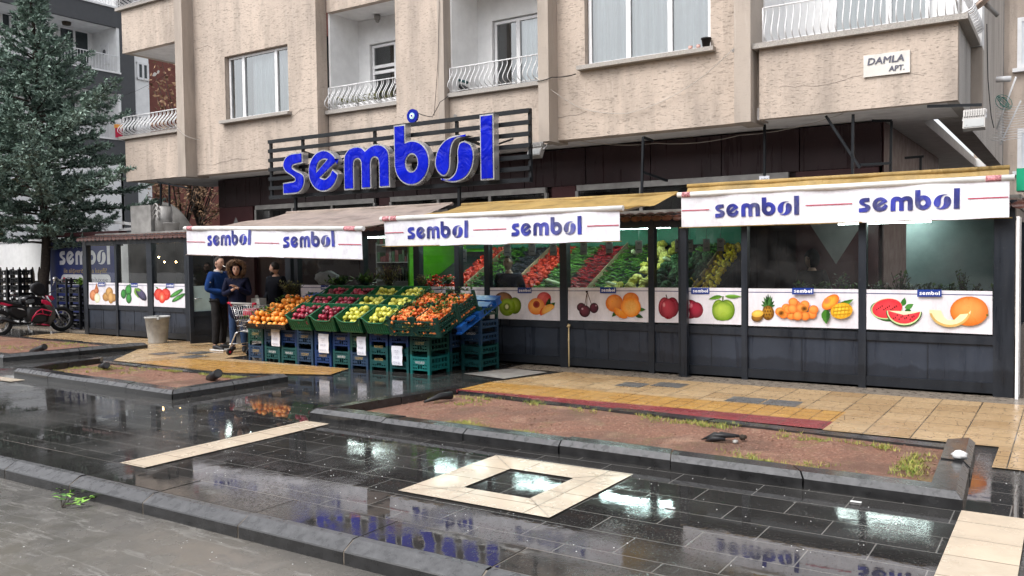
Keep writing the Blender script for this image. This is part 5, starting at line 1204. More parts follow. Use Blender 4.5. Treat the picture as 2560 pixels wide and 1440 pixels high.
# ================================================================ INSIDE THE SHOP WINDOWS
vx = [(-9.08, -8.69), (-8.68, -8.20), (-8.19, -7.75), (-7.74, -7.28), (-7.27, -6.78), (-6.77, -6.29), (-6.28, -5.72), (-5.71, -5.30), (-5.29, -4.60), (-4.59, -4.30)]
# sloped bins
def vslope(x, s_, n=0):                # s 0..1 along the bin slope
    y = 11.75+s_*1.55; return Vector((x, y-n*.45, 1.06+s_*.74+n*.9))
dbt = thing('display_bin', 'long sloping vegetable bin inside the shop windows', 'display', (-6.7, 12.5, .03)); b = MB()
b.add([(-9.7, 11.72, .03), (-4.25, 11.72, .03), (-4.25, 11.72, 1.03), (-9.7, 11.72, 1.03), (-9.7, 13.35, 1.78), (-4.25, 13.35, 1.78), (-9.7, 13.35, .03), (-4.25, 13.35, .03)], [(0, 1, 2, 3), (3, 2, 5, 4), (0, 3, 4, 6), (1, 7, 5, 2), (4, 5, 7, 6)]); b.build('bin_body', MT['frame'], dbt)
b = MB()
for a_, b_ in ((-8.685, 0), (-7.745, 0), (-6.285, 0), (-4.595, 0)):
    p, q = vslope(a_, 0, .05), vslope(a_, 1, .05); b.beam(p, q, .012, .12)
b.build('divider', P('pale_wood_divider', (.42, .33, .2), .6), dbt)
mb = MB(); mb.box(-9.7, -4.25, 13.30, 13.34, 1.84, 2.12); mb.build('canopy_board', MT['tealb'], label='dark green board above the vegetable display', cat='board')
mb = MB(); mb.box(-9.95, -9.0, 13.40, 13.44, .03, 2.13); mb.box(-9.98, -9.94, 11.9, 13.44, .03, 2.13); mb.build('green_partition', MT['greenwall'], label='lime green partition at the left end of the vegetable display', cat='partition')
def pepper_proto(nm, m_, L, r_):
    b = MB(); n = 8; pts = [(0, 0, 0)]; 
    pts = [(L*(k/n-.5), .012*sin(k*.9)+.02*(k/n)**2, .010*sin(k*1.3)) for k in range(n+1)]; rs = [r_*.55]+[r_*(1-.85*(k/n)**1.7) for k in range(1, n+1)]
    b.tube(pts, rs, 6); return b.build(nm, m_, org=(0, 0, 0))
def cauli_proto(nm, m_, r_, n=34):
    b = MB(); R0 = random.Random(3)
    for k in range(n):
        a, z = R0.uniform(0, 2*pi), R0.uniform(-.2, 1); q = math.sqrt(1-z*z); b.ball((q*cos(a)*r_*.75, q*sin(a)*r_*.75, z*r_*.65), r_*R0.uniform(.22, .4), n=6, m=4)
    b.ball((0, 0, 0), r_*.8, r_*.8, r_*.6, 8, 5); return b.build(nm, m_, org=(0, 0, 0))
F.update(gp=pepper_proto('green_pepper', MT['gpep'], .21, .014), rp=pepper_proto('red_pepper', MT['rpep'], .23, .018), ep=pepper_proto('aubergine', MT['egg'], .25, .016), cu=pepper_proto('cucumber', MT['gpep'], .16, .022),
         to=fruit_proto('tomato', MT['tomato'], .036, .85, .1, 9, 6), ca=cauli_proto('cauliflower', MT['cauli'], .085), br=cauli_proto('broccoli', MT['brocc'], .09, 46), le=fruit_proto('lemon', MT['lemon'], .034, 1.35, .0, 9, 6))
b = MB(); b.tube([(-.11, 0, 0), (-.08, 0, 0), (.09, .01, 0), (.13, .01, 0)], [.012, .030, .026, .008], 8); F['dk'] = b.build('white_radish', MT['daikon'], org=(0, 0, 0))
def fill(kind, x0, x1, nx, ns, lab, cat, rot='any', n0=.02, jit=.4, keep=1., s0=0., s1=1., sc_=(.85, 1.12), grp=None):
    for i in range(nx):
        for j in range(ns):
            if RND.random() > keep: continue
            s_ = s0+(s1-s0)*(j+.5+RND.uniform(-jit, jit))/ns; x = x0+(x1-x0)*(i+.5+RND.uniform(-jit, jit))/nx
            p = vslope(x, s_, n0+RND.uniform(0, .03))
            r_ = rrot() if rot == 'any' else (RND.uniform(-.3, .6), RND.uniform(-.15, .15), rot+RND.uniform(-.35, .35))
            dup(F[kind], p, r_, lab, RND.uniform(*sc_), grp or cat+'s in the shop window')['category'] = cat
fill('to', -9.06, vx[0][1], 6, 20, 'tomato in the bin beside the lime green partition', 'tomato', sc_=(1.05, 1.4), n0=.03, grp='tomatoes by the green partition')
fill('to', -9.7, -9.1, 8, 6, 'tomato in the low left end of the bin', 'tomato', s1=.35, grp='tomatoes in the low left end')
fill('cu', *vx[1], 3, 28, 'green cucumber in the bin right of the tomatoes', 'cucumber', 1.1)
fill('ep', *vx[2], 2, 34, 'thin dark aubergine in the bin between the cucumbers and tomatoes', 'aubergine', .2)
fill('to', *vx[3], 6, 20, 'tomato in the bin behind the post between the two wide windows', 'tomato', sc_=(1.05, 1.4), n0=.03, grp='tomatoes behind the middle post')
fill('gp', *vx[4], 3, 44, 'long green pepper in the bin left of the red peppers', 'green pepper', .15, grp='green peppers left of the red ones')
fill('rp', *vx[5], 2, 46, 'long red pepper in the red bin of the shop window', 'red pepper', .1)
fill('gp', *vx[6], 3, 44, 'long green pepper in the bin right of the red peppers', 'green pepper', .9, grp='green peppers right of the red ones')
fill('ca', *vx[7], 2, 9, 'pale yellow cauliflower in the shop window', 'cauliflower', n0=.06, jit=.2); fill('ca', -6.0, -5.72, 2, 2, 'pale cauliflower at the bottom of the bin of green peppers', 'cauliflower', n0=.06, jit=.2, s1=.2, sc_=(.6, .8))
fill('br', *vx[8], 4, 7, 'dark green broccoli head in the shop window', 'broccoli', n0=.06, jit=.25, s1=.72); fill('cu', -5.0, -4.6, 3, 8, 'pale green courgette above the broccoli', 'courgette', .1, s0=.74)
fill('le', -4.78, -4.58, 3, 7, 'yellow lemon in the corner of the broccoli bin', 'lemon', s1=.35, grp='lemons in the corner of the broccoli bin'); fill('le', *vx[9], 4, 18, 'yellow lemon in the narrow rightmost bin', 'lemon', grp='lemons in the narrow bin')
for k, (u, v, rz) in enumerate(((1415, 665, 1.3), (1381, 705, .6), (1588, 632, 1.5), (1533, 712, .5), (1672, 650, 1.2), (1228, 628, 1.4))):
    wv = ['standing behind the middle post', 'lying on the tomatoes', 'upright on the green peppers', 'lying below the green peppers', 'between the cauliflowers', 'at the top left'][k]
    d = ray(u, v); t_ = 0
    for q in range(400):
        t_ = 11.4/d.y+q*.006; p = EYE+d*t_
        s_ = (p.y-11.75)/1.55
        if p.z < 1.16+s_*.74: break
    dup(F['dk'], p, (.2, .3, rz), 'long white radish '+wv, 1.15, 'white radishes in the shop window')['category'] = 'radish'
for k in list(F.values()): proto_hide(k)
for k in list(protos.values())+[dc, tr0, tr1]: proto_hide(k)
# price labels hanging inside
mb = None
lab_u = [(1158, 640), (1268, 625), (1330, 622), (1383, 624), (1459, 622), (1523, 618), (1597, 618), (1696, 615), (1766, 614), (1801, 613), (1724, 616)]
ltx = ['furthest left, before the lime green wall', 'above the left tomatoes', 'left of the inner post', 'above the tomatoes by the post', 'above the left green peppers', 'above the red peppers', 'above the upright radish', 'left of the square steel post', 'above the broccoli', 'above the courgettes', 'right of the square steel post']
for (u, v), s_ in zip(lab_u, ltx):
    t = thing('price_label', 'pale price label hanging '+s_, 'price label', onY(u, v+14, 11.95), 'price labels hanging behind the glass'); b = MB(); p = onY(u-8.5, v+15, 11.95); q = onY(u+8.5, v-17, 11.95)
    b.box(p.x, q.x, 11.95, 11.953, p.z, q.z); b.box((p.x+q.x)/2-.003, (p.x+q.x)/2+.003, 11.951, 11.954, q.z, 2.14); b.build('card', P('label_card', (.42, .43, .45), .6) if s_ == ltx[0] else lc, t); lc = bpy.data.materials['label_card']
    x = MB(); W_ = q.x-p.x
    for f, w_ in ((.2, .5), (.3, .1), (.72, .6)): z = q.z-(q.z-p.z)*f; x.box(p.x+W_*(1-w_)/2, q.x-W_*(1-w_)/2, 11.946, 11.949, z-.007, z+.007)
    x.build('print', MT['ink'], t)
# tube lamps on the shop ceiling
for k, (x, y, s_) in enumerate(((-8.9, 12.0, 'above the tomatoes'), (-7.2, 12.0, 'above the red peppers'), (-5.6, 12.0, 'above the cauliflowers'), (-2.2, 12.9, 'on the ceiling at the melon window'), (-11.6, 12.6, 'over the shop entrance'), (-15.5, 12.4, 'inside the left windows'))):
    t = thing('tube_lamp', 'lit white tube lamp '+s_, 'lamp', (x, y, 2.1), 'tube lamps on the shop ceiling'); b = MB(); b.box(x-.62, x+.62, y-.03, y+.03, 2.11, 2.138); b.build('housing', MT['upvc'], t)
    b = MB(); b.tube([(x-.6, y, 2.09), (x+.6, y, 2.09)], .015, 8); b.build('tube', MT['tube'] if k < 3 else m_t2, t)
    if k == 2: m_t2 = m_emit('dimmer_lit_tube', (.85, 1., .95), 16.)
for k, (u, v) in enumerate(((397, 643), (411, 655), (440, 655))):
    p = onY(u, v, 12.2); b = MB(); b.ball(p, .018, n=8, m=5); b.build('light_bulb', MT['warm'], label='small warm bulb glowing behind the third left window, %s of three' % ('leftmost', 'middle', 'rightmost')[k], cat='light bulb')
# dark shelving with goods behind the entrance and the middle windows
for (x0, x1, y, s_) in ((-12.0, -10.6, 13.3, 'inside the shop behind the third man'), (-10.2, -9.98, 13.3, 'behind the leaves at the back of the stand')):
    t = thing('goods_shelf', 'dim shelf of packed goods '+s_, 'shelf', ((x0+x1)/2, y, .03)); b = MB(); g = MB()
    for k in range(5):
        z = .5+k*.36; b.box(x0, x1, y, y+.3, z, z+.02); xx = x0+.02
        while xx < x1-.08:
            w_ = RND.uniform(.04, .1); h = RND.uniform(.1, .26); g.box(xx, xx+w_, y+.03, y+.2, z+.02, z+.02+h, RND.randrange(3)); xx += w_+.012
    b.box(x0, x0+.02, y, y+.3, .03, 2.0); b.box(x1-.02, x1, y, y+.3, .03, 2.0)
    b.build('rack', MT['galv'], t); g.build('packets', [MT['shelf'], P('dull_red_packets', (.14, .04, .04), .6), P('dull_green_packets', (.05, .10, .05), .6)], t)
t = thing('sack', 'pale wrapped sack lying behind the glass left of the red apples', 'sack', onY(815, 712, 11.6)); b = MB(); c = onY(818, 695, 11.65)
b.ball(c, .30, .14, .13, 14, 9, 0, lambda p: Vector((p.x*(1+.12*sin(p.z*9+p.x*5)), p.y, p.z*(1+.15*sin(p.x*7))))); b.build('bag', MT['plastic'], t)
# counter with boxes behind the window left of the green wall
t = thing('counter', 'grey counter with dark bottles behind the window left of the lime green wall', 'counter', (-10.4, 12.3, .03)); b = MB(); b.box(-10.9, -10.05, 12.1, 12.6, .03, 1.25); b.build('cabinet', MT['galv'], t); b = MB()
for k in range(12): x = -10.85+k*.065; b.lathe((x, 12.3, 1.25), [(.022, 0), (.024, .12), (.01, .18), (.01, .22)], 7)
b.build('bottles', MT['blackp'], t)
# leafy vegetables and bags behind the two right windows
for k in range(16):
    x = -3.05+k*.15+RND.uniform(-.04, .04); y = 11.75+RND.uniform(0, .5); big = k % 5 == 3
    bunch('dark leafy vegetables standing behind the %s' % ('pineapple picture' if x < -1.9 else 'melon picture'), (x, y, 1.06), .20 if not big else .36, .13, MT['green'], 14, .08, 'vegetables', 'leafy vegetables behind the %s' % ('pineapple picture' if x < -1.9 else 'melon picture'))
mb = MB(); mb.box(-3.2, -.8, 11.6, 12.6, .03, 1.06); mb.build('vegetable_table', MT['frame'], label='dark table under the leafy vegetables behind the right windows', cat='table')
# ================================================================ TRASH BIN
t = thing('trash_bin', 'tall grey ribbed plastic bin standing before the third left window', 'bin', (-15.62, 10.70, .01)); c = Vector((-15.62, 10.70, .012)); n = 48; b = MB(); vs = []
prof = [(.175, 0), (.18, .02), (.232, .50), (.252, .51), (.252, .54), (.236, .545), (.230, .50), (.18, .04), (.0, .03)]
for i, (r_, z) in enumerate(prof):
    for j in range(n): rr = r_*(1+(.016 if (j % 4 < 2 and 1 <= i <= 2) else 0)); vs.append(c+Vector((rr*cos(2*pi*j/n), rr*sin(2*pi*j/n), z)))
b.add(vs, [(i*n+j, i*n+(j+1) % n, (i+1)*n+(j+1) % n, (i+1)*n+j) for i in range(len(prof)-1) for j in range(n)], 0, True); b.build('bin_body', MT['binp'], t)
for a in (2.6, -.5): b = MB(); q = c+Vector((.252*cos(a), .252*sin(a), .53)); b.box(q.x-.04, q.x+.04, q.y-.03, q.y+.03, q.z-.04, q.z+.015); b.build('handle', MT['binp'], t)
# ================================================================ PEOPLE
def skinned(verts, edges, radii, sub=2):
    """grow a smooth surface round a skeleton; returns world verts and faces"""
    me = bpy.data.meshes.new('sk'); me.from_pydata([tuple(v) for v in verts], edges, []); ob = bpy.data.objects.new('sk', me); COL.objects.link(ob)
    m_ = ob.modifiers.new('s', 'SKIN'); m_.use_smooth_shade = True
    sv = me.skin_vertices[0].data
    for i, r_ in enumerate(radii):
        sv[i].radius = r_ if isinstance(r_, tuple) else (r_, r_); sv[i].use_root = (i == 0)
    s2 = ob.modifiers.new('u', 'SUBSURF'); s2.levels = sub; s2.render_levels = sub
    dg = bpy.context.evaluated_depsgraph_get(); ev = ob.evaluated_get(dg); mm = ev.to_mesh()
    V = [v.co.copy() for v in mm.vertices]; Fc = [tuple(p.vertices) for p in mm.polygons]
    ev.to_mesh_clear(); bpy.data.objects.remove(ob); bpy.data.meshes.remove(me); return V, Fc
class Sk:
    def __init__(s): s.v = []; s.e = []; s.r = []; s.n = {}
    def p(s, name, co, r_, par=None):
        s.n[name] = len(s.v); s.v.append(Vector(co)); s.r.append(r_)
        if par: s.e.append((s.n[par], s.n[name]))
def head_fn(p):
    # p unit sphere, +y forward, +z up: narrower jaw, brow, eye hollows, nose, mouth, chin
    x, y, z = p; f = max(0, y)
    jaw = 1-.22*max(0, -z)**1.2; x *= jaw; y *= 1-.06*max(0, -z)
    y += .30*f*math.exp(-((x*6)**2))*math.exp(-(((z+.12)*4.5)**2))             # nose
    y -= .13*f*(math.exp(-(((x-.36)*5)**2)-(((z-.10)*7)**2))+math.exp(-(((x+.36)*5)**2)-(((z-.10)*7)**2)))
    y += .06*f*math.exp(-((z-.30)*7)**2)                                        # brow
    y += .09*f*math.exp(-((x*3.5)**2))*math.exp(-(((z+.52)*8)**2)) + .12*f*math.exp(-((x*3)**2))*math.exp(-(((z+.82)*7)**2))
    return Vector((x, y, z))
def person(lab, pos, face, head_dir, H=1.74, arms=None, kind='man', hunch=0.0):
    """face/head_dir: compass angle of the body and of the head (0 = +x, ccw)"""
    t = thing('person', lab, 'person', pos); k = H/1.74
    B = Matrix.Translation(Vector(pos)) @ Matrix.Rotation(rad(face)-pi/2, 4, 'Z')       # local +y forward, +x right
    W = lambda x, y, z: B @ Vector((x*k, y*k, z*k))
    J = dict(pel=(0, 0, .93), sp=(0, .0, 1.12), ch=(0, -.01+hunch*.5, 1.30), nk=(0, .0+hunch, 1.455), hb=(0, .015+hunch, 1.53))
    for s_, sd in ((-1, 'l'), (1, 'r')):
        J.update({sd+'hip': (s_*.09, 0, .88), sd+'kn': (s_*.10, .02, .49), sd+'an': (s_*.105, -.02, .09), sd+'to': (s_*.125, .13, .035), sd+'sh': (s_*.185, hunch*.8, 1.40), sd+'el': (s_*.25, -.05, 1.12), sd+'wr': (s_*.24, .06, .88)})
    for a, v in (arms or {}).items(): J[a] = v
    s = Sk(); g = lambda nm: W(*J[nm])
    s.p('pel', g('pel'), .12); s.p('sp', g('sp'), .11, 'pel'); s.p('ch', g('ch'), .115, 'sp'); s.p('nk', g('nk'), .055, 'ch'); s.p('hb', g('hb'), .055, 'nk')
    for sd in 'lr':
        s.p(sd+'hip', g(sd+'hip'), .085, 'pel'); s.p(sd+'kn', g(sd+'kn'), .055, sd+'hip'); s.p(sd+'an', g(sd+'an'), .038, sd+'kn'); s.p(sd+'to', g(sd+'to'), .03, sd+'an')
        s.p(sd+'sh', g(sd+'sh'), .055, 'ch'); s.p(sd+'el', g(sd+'el'), .040, sd+'sh'); s.p(sd+'wr', g(sd+'wr'), .027, sd+'el')
        w_, e_ = g(sd+'wr'), g(sd+'el'); d = (w_-e_).normalized(); side = (B.to_3x3() @ Vector((0, 0, 1))).cross(d)
        side = side.normalized() if side.length > .1 else (B.to_3x3() @ X_); nrm = d.cross(side)
        s.p(sd+'pa', w_+d*.06, .026, sd+'wr')
        for q, (o_, L) in enumerate(((-.026, .062), (-.009, .074), (.009, .070), (.024, .055))):
            b0 = w_+d*.085+side*o_; s.p(sd+'f%da' % q, b0, .0095, sd+'pa'); s.p(sd+'f%db' % q, b0+d*L*.55-nrm*.010, .0085, sd+'f%da' % q); s.p(sd+'f%dc' % q, b0+d*L*.85-nrm*.032, .007, sd+'f%db' % q)
        s.p(sd+'t1', w_+d*.04-side*.035, .011, sd+'pa'); s.p(sd+'t2', w_+d*.075-side*.045-nrm*.012, .009, sd+'t1')
    V, Fc = skinned(s.v, s.e, [r_*k for r_ in s.r], 1); b = MB(); b.add(V, Fc, 0, True)
    hc = W(J['hb'][0], J['hb'][1]+.02, J['hb'][2]+.09); HR = Matrix.Rotation(rad(head_dir)-pi/2, 3, 'Z') @ Matrix.Rotation(-.05, 3, 'X')
    b.ball(hc, .076*k, .096*k, .118*k, 20, 16, 0, head_fn, HR)
    for s_ in (-1, 1): b.ball(hc+HR @ Vector((s_*.077*k, -.005, .0)), .010, .022, .030, 6, 5, 0, None, HR)
    b.build('body', MT['skin'], t)
    f_ = MB()
    for s_ in (-1, 1):
        f_.ball(hc+HR @ Vector((s_*.029, .083, .012))*k, .012, .008, .006, 8, 5, 0, None, HR); f_.ball(hc+HR @ Vector((s_*.030, .090, .034))*k, .018, .006, .005, 6, 4, 1, None, HR)
    f_.ball(hc+HR @ Vector((0, .092, -.055))*k, .024, .006, .006, 8, 4, 2, None, HR)
    f_.build('face_features', [MT['black'], MT['hair'], P('lips', (.30, .12, .10), .5)], t)
    return t, B, W, J, hc, HR, k
def clothes(t, name, m_, pts, edges, sub=2, smooth=True):
    names = list(pts); V, Fc = skinned([pts[n_][0] for n_ in names], [(names.index(a), names.index(b_)) for a, b_ in edges], [pts[n_][1] for n_ in names], sub)
    b = MB(); b.add(V, Fc, 0, smooth); return b.build(name, m_, t)
def dress(t, W, J, k, top_m, leg_m, shoe=True, long_=0, puff=1.0, sole=True):
    g = lambda nm, dx=0, dy=0, dz=0: W(J[nm][0]+dx, J[nm][1]+dy, J[nm][2]+dz)
    P_ = dict(hem=(W(0, 0, .90-long_), .148*k*puff), pel=(W(0, 0, .98), .148*k*puff), sp=(g('sp'), .150*k*puff), ch=(g('ch'), .150*k*puff), co=(g('nk', 0, -.005, -.01), .078*k))
    E = [('hem', 'pel'), ('pel', 'sp'), ('sp', 'ch'), ('ch', 'co')]
    for sd in 'lr':
        P_[sd+'s'] = (g(sd+'sh'), .078*k*puff); P_[sd+'m'] = (g(sd+'sh').lerp(g(sd+'el'), .5), .068*k*puff); P_[sd+'e'] = (g(sd+'el'), .060*k*puff); P_[sd+'w'] = (g(sd+'el').lerp(g(sd+'wr'), .93), .044*k*puff)
        E += [('ch', sd+'s'), (sd+'s', sd+'m'), (sd+'m', sd+'e'), (sd+'e', sd+'w')]
    j = clothes(t, 'jacket', top_m, P_, E)
    P_ = dict(pel=(W(0, 0, .92), .104*k)); E = []
    for sd in 'lr':
        P_[sd+'h'] = (g(sd+'hip'), .092*k); P_[sd+'t'] = (g(sd+'hip').lerp(g(sd+'kn'), .5), .086*k); P_[sd+'k'] = (g(sd+'kn'), .078*k); P_[sd+'c'] = (g(sd+'kn').lerp(g(sd+'an'), .5), .070*k); P_[sd+'a'] = (g(sd+'an', 0, 0, .02), .062*k)
        E += [('pel', sd+'h'), (sd+'h', sd+'t'), (sd+'t', sd+'k'), (sd+'k', sd+'c'), (sd+'c', sd+'a')]
    clothes(t, 'trousers', leg_m, P_, E)
    for sd in 'lr':
        an, to = g(sd+'an', 0, 0, -.02), g(sd+'to'); d = (to-an); d.z = 0; d.normalize()
        V, Fc = skinned([an-d*.05, an+d*.05, to+d*.02, to+d*.075-Z_*.005], [(0, 1), (1, 2), (2, 3)], [.045*k, .052*k, .042*k, .030*k], 2); b = MB(); b.add(V, Fc, 0, True); so_ = b.build('shoe', MT['shoe'], t)
        if sole: b = MB(); b.beam(an-d*.10+Z_*(.018-an.z+W(0, 0, 0).z), to+d*.10+Z_*(.018-to.z+W(0, 0, 0).z), .085, .022, 0); b.build('sole', MT['sole'], so_)
    return j
def hair(t, hc, HR, k, bald=False, beard=False):
    b = MB()
    def fn(p):
        z = p.z
        if p.y > .35 and z < .62: return Vector((p.x*.9, p.y*.80, p.z*.9))
        if z < -.35: return Vector((p.x*.85, p.y*.85, p.z*.8))
        return p
    b.ball(hc+HR @ Vector((0, -.008, .010)), .081*k, .101*k, .121*k, 16, 12, 0, fn, HR); b.build('hair', MT['hair'], t)
    if beard:
        b = MB(); b.ball(hc+HR @ Vector((0, .034, -.075)), .052, .058, .042, 12, 8, 0, None, HR); b.build('beard', MT['hair'], t)
# the man in the blue fleece, arms folded low, cigarette in his mouth
pos = onZ(550, 877); pos.z = .012
t, B, W, J, hc, HR, k = person('man in blue fleece with a cigarette in his mouth standing by the open door', pos, 12, 8, 1.74, dict(rel=(.27, -.03, 1.13), rwr=(.10, .22, 1.08), lel=(-.26, .0, 1.13), lwr=(-.02, .25, 1.10)))
dress(t, W, J, k, MT['fleece'], MT['trous'], puff=1.06, long_=.08); hair(t, hc, HR, k, beard=False)
b = MB(); b.tube([W(.0, .075, 1.44), W(.05, .05, 1.46), W(.065, -.02, 1.475), W(0, -.07, 1.48), W(-.065, -.02, 1.475), W(-.05, .05, 1.46), W(0, .075, 1.44)], .022, 8); b.build('collar', MT['lgrey'], t)
b = MB(); m0 = hc+HR @ Vector((.01, .10, -.05)); b.tube([m0, m0+HR @ Vector((.02, .085, -.015))], .006, 6); b.build('cigarette', MT['cigar'], t)
b = MB(); b.box(-.02, .02, -.002, .002, -.008, .008, 0, Matrix.Translation(W(.262, .045, 1.27)) @ Matrix.Rotation(rad(-78), 4, 'Z')); b.build('sleeve_mark', MT['wprint'], t)
# the woman in the fur-trimmed hood
pos = onZ(597, 884); pos = pos*1.015; pos.z = .012
t, B, W, J, hc, HR, k = person('woman in dark navy parka with fur hood, hands clasped, behind the shopping cart', pos, -48, -42, 1.60, dict(rel=(.24, .06, 1.13), rwr=(.045, .24, 1.24), lel=(-.24, .06, 1.13), lwr=(-.035, .25, 1.28)), hunch=.03)
dress(t, W, J, k, MT['navy'], MT['jeans'], long_=.28, puff=1.2, sole=False)
b = MB(); ring = [hc+HR @ Vector(((.140+.012*sin(3*a))*cos(a), .015+.02*sin(a)+.012*cos(4*a), .150*sin(a)+.01)) for a in [2*pi*i/22 for i in range(22)]]
b.tube(ring, [.040*RND.uniform(.7, 1.25) for _ in ring], 8, close=True)
for p in ring:
    for q in range(46):
        d = Vector((RND.gauss(0, 1), RND.gauss(0, 1), RND.gauss(0, 1))).normalized(); s_ = d.cross(Z_).normalized()*.006; p0 = p+d*.035; b.add([p0-s_, p0+s_, p+d*RND.uniform(.055, .10)-Z_*.02], [(0, 1, 2)])
b.build('fur_trim', MT['fur'], t)
b = MB(); b.ball(hc+HR @ Vector((0, -.045, .01)), .125, .10, .155, 14, 10, 0, None, HR); b.build('hood', MT['navy'], t); hair(t, hc, HR, k)
# third man, dark jacket, behind the stand
pos = onZ(690, 880); pos = Vector((onY(690, 700, 10.95).x, 10.95, .012))
t, B, W, J, hc, HR, k = person('bearded man in dark navy jacket standing behind the fruit stand, head turned left', pos, -90, 196, 1.62, dict(rwr=(.16, .16, .95), rel=(.26, -.02, 1.12)))
dress(t, W, J, k, MT['dnavy'], MT['trous'], puff=1.12); hair(t, hc, HR, k, beard=True)
# two figures added behind the glass in place of people mirrored in it
pos = Vector((onY(1272, 700, 11.50).x, 11.50, .03)); t, B, W, J, hc, HR, k = person('added man in dark top behind the kiwi picture glass, standing in for a reflection', pos, -75, -75, 1.66); dress(t, W, J, k, MT['navy'], MT['trous'], puff=.95); hair(t, hc, HR, k)
pos = Vector((onY(2030, 700, 12.95).x, 12.95, .03)); t, B, W, J, hc, HR, k = person('added hooded figure behind the papaya picture glass, standing in for a reflection', pos, -110, -120, 1.66); dress(t, W, J, k, MT['trous'], MT['trous'], puff=1.1)
b = MB(); b.ball(hc+HR @ Vector((0, -.03, .02)), .105, .115, .145, 14, 10, 0, None, HR); b.build('hood', MT['trous'], t)

# ================================================================ SHOPPING CART
t = thing('shopping_cart', 'steel shopping cart with red handle ends in front of the woman', 'cart', (-12.1, 9.95, .012))
hl, hr = onY(571, 757, 9.9), onY(638, 757, 9.9); hl.z = hr.z = .93; off = Vector((.12, .50, 0))
b = MB(); T = [hl+Vector((.05, 0, -.03)), hr+Vector((-.03, 0, -.03)), hr+off+Vector((-.06, 0, -.06)), hl+off+Vector((.10, 0, -.06))]
Bt = [hl+Vector((.20, .05, -.50)), hr+Vector((-.10, .05, -.50)), hr+off+Vector((-.14, -.08, -.42)), hl+off+Vector((.20, -.08, -.42))]
for i in range(4):
    a0, a1, b0, b1 = T[i], T[(i+1) % 4], Bt[i], Bt[(i+1) % 4]
    for k_ in range(12): f = k_/11; b.tube([a0.lerp(a1, f), b0.lerp(b1, f)], .0032, 4)
    for k_ in range(6): f = k_/5; b.tube([a0.lerp(b0, f), a1.lerp(b1, f)], .004 if k_ else .009, 4)
for k_ in range(10): f = k_/9; b.tube([Bt[0].lerp(Bt[1], f), Bt[3].lerp(Bt[2], f)], .0032, 4)
b.build('basket', MT['steel'], t)
b = MB(); b.tube([hl, hr], .014, 8); b.build('handle', MT['lgrey'], t)
for p, s_ in ((hl, 1), (hr, -1)): b = MB(); b.tube([p-X_*.015*s_, p+X_*.05*s_, p+Vector((.08*s_, .01, -.06))], [.02, .024, .014], 8); b.build('handle_end', MT['redpl'], t)
wf1, wf2 = onZ(574, 889), onZ(622, 890); b = MB()
for wp, bp_ in ((wf1, Bt[0]), (wf2, Bt[1])):
    b.tube([bp_, bp_+Vector((-.04, -.04, -.03)), Vector((wp.x+.03, wp.y+.05, .26)), Vector((wp.x, wp.y, .13))], .013, 6)
for wp, bp_ in ((wf1+off, Bt[3]), (wf2+off, Bt[2])): b.tube([bp_, Vector((wp.x, wp.y, .20)), Vector((wp.x, wp.y, .13))], .011, 6)
b.tube([Vector((wf1.x, wf1.y, .2)), Vector((wf1.x+off.x, wf1.y+off.y, .2))], .01, 6); b.tube([Vector((wf2.x, wf2.y, .2)), Vector((wf2.x+off.x, wf2.y+off.y, .2))], .01, 6)
b.build('cart_frame', MT['steel'], t)
for wp in (wf1, wf2, wf1+off, wf2+off):
    b = MB(); b.tube([(wp.x-.014, wp.y, .065), (wp.x+.014, wp.y, .065)], .055, 14); wh = b.build('wheel', MT['tyre'], t); b = MB(); b.tube([(wp.x-.018, wp.y, .065), (wp.x+.018, wp.y, .065)], .022, 10); b.build('hub', MT['redpl'], wh)
b = MB(); cc = sum(Bt, Vector())/4
b.box(cc.x-.16, cc.x+.14, cc.y-.16, cc.y+.1, cc.z+.24, cc.z+.36); b.build('red_insert', MT['redpl'], t)
t2 = thing('shopping_bag', 'white plastic bag lying in the shopping cart', 'bag', cc+Z_*.01); b = MB(); b.ball(cc+Z_*.12, .15, .13, .12, 14, 9, 0, lambda p: p*(1+.12*sin(p.x*9+p.z*7)+.08*sin(p.y*13))); b.build('bag_body', P('white_bag_plastic', (.6, .6, .62), .35, bmp=.5), t2)
t2 = thing('canister', 'pale plastic canister on the ground between the woman and the third man', 'canister', onY(647, 765, 10.6)); p = onY(647, 762, 10.6); b = MB(); b.box(p.x-.11, p.x+.11, 10.52, 10.68, p.z-.16, p.z+.12); b.lathe((p.x-.05, 10.6, p.z+.12), [(.03, 0), (.03, .04), (.02, .05)], 8); b.build('canister_body', P('cloudy_plastic', (.45, .47, .45), .35), t2)
mb = MB(); mb.box(p.x-.25, p.x+.25, 10.5, 10.75, .012, p.z-.16); mb.build('box', MT['shelf'], label='dim cardboard box carrying the pale canister', cat='box')

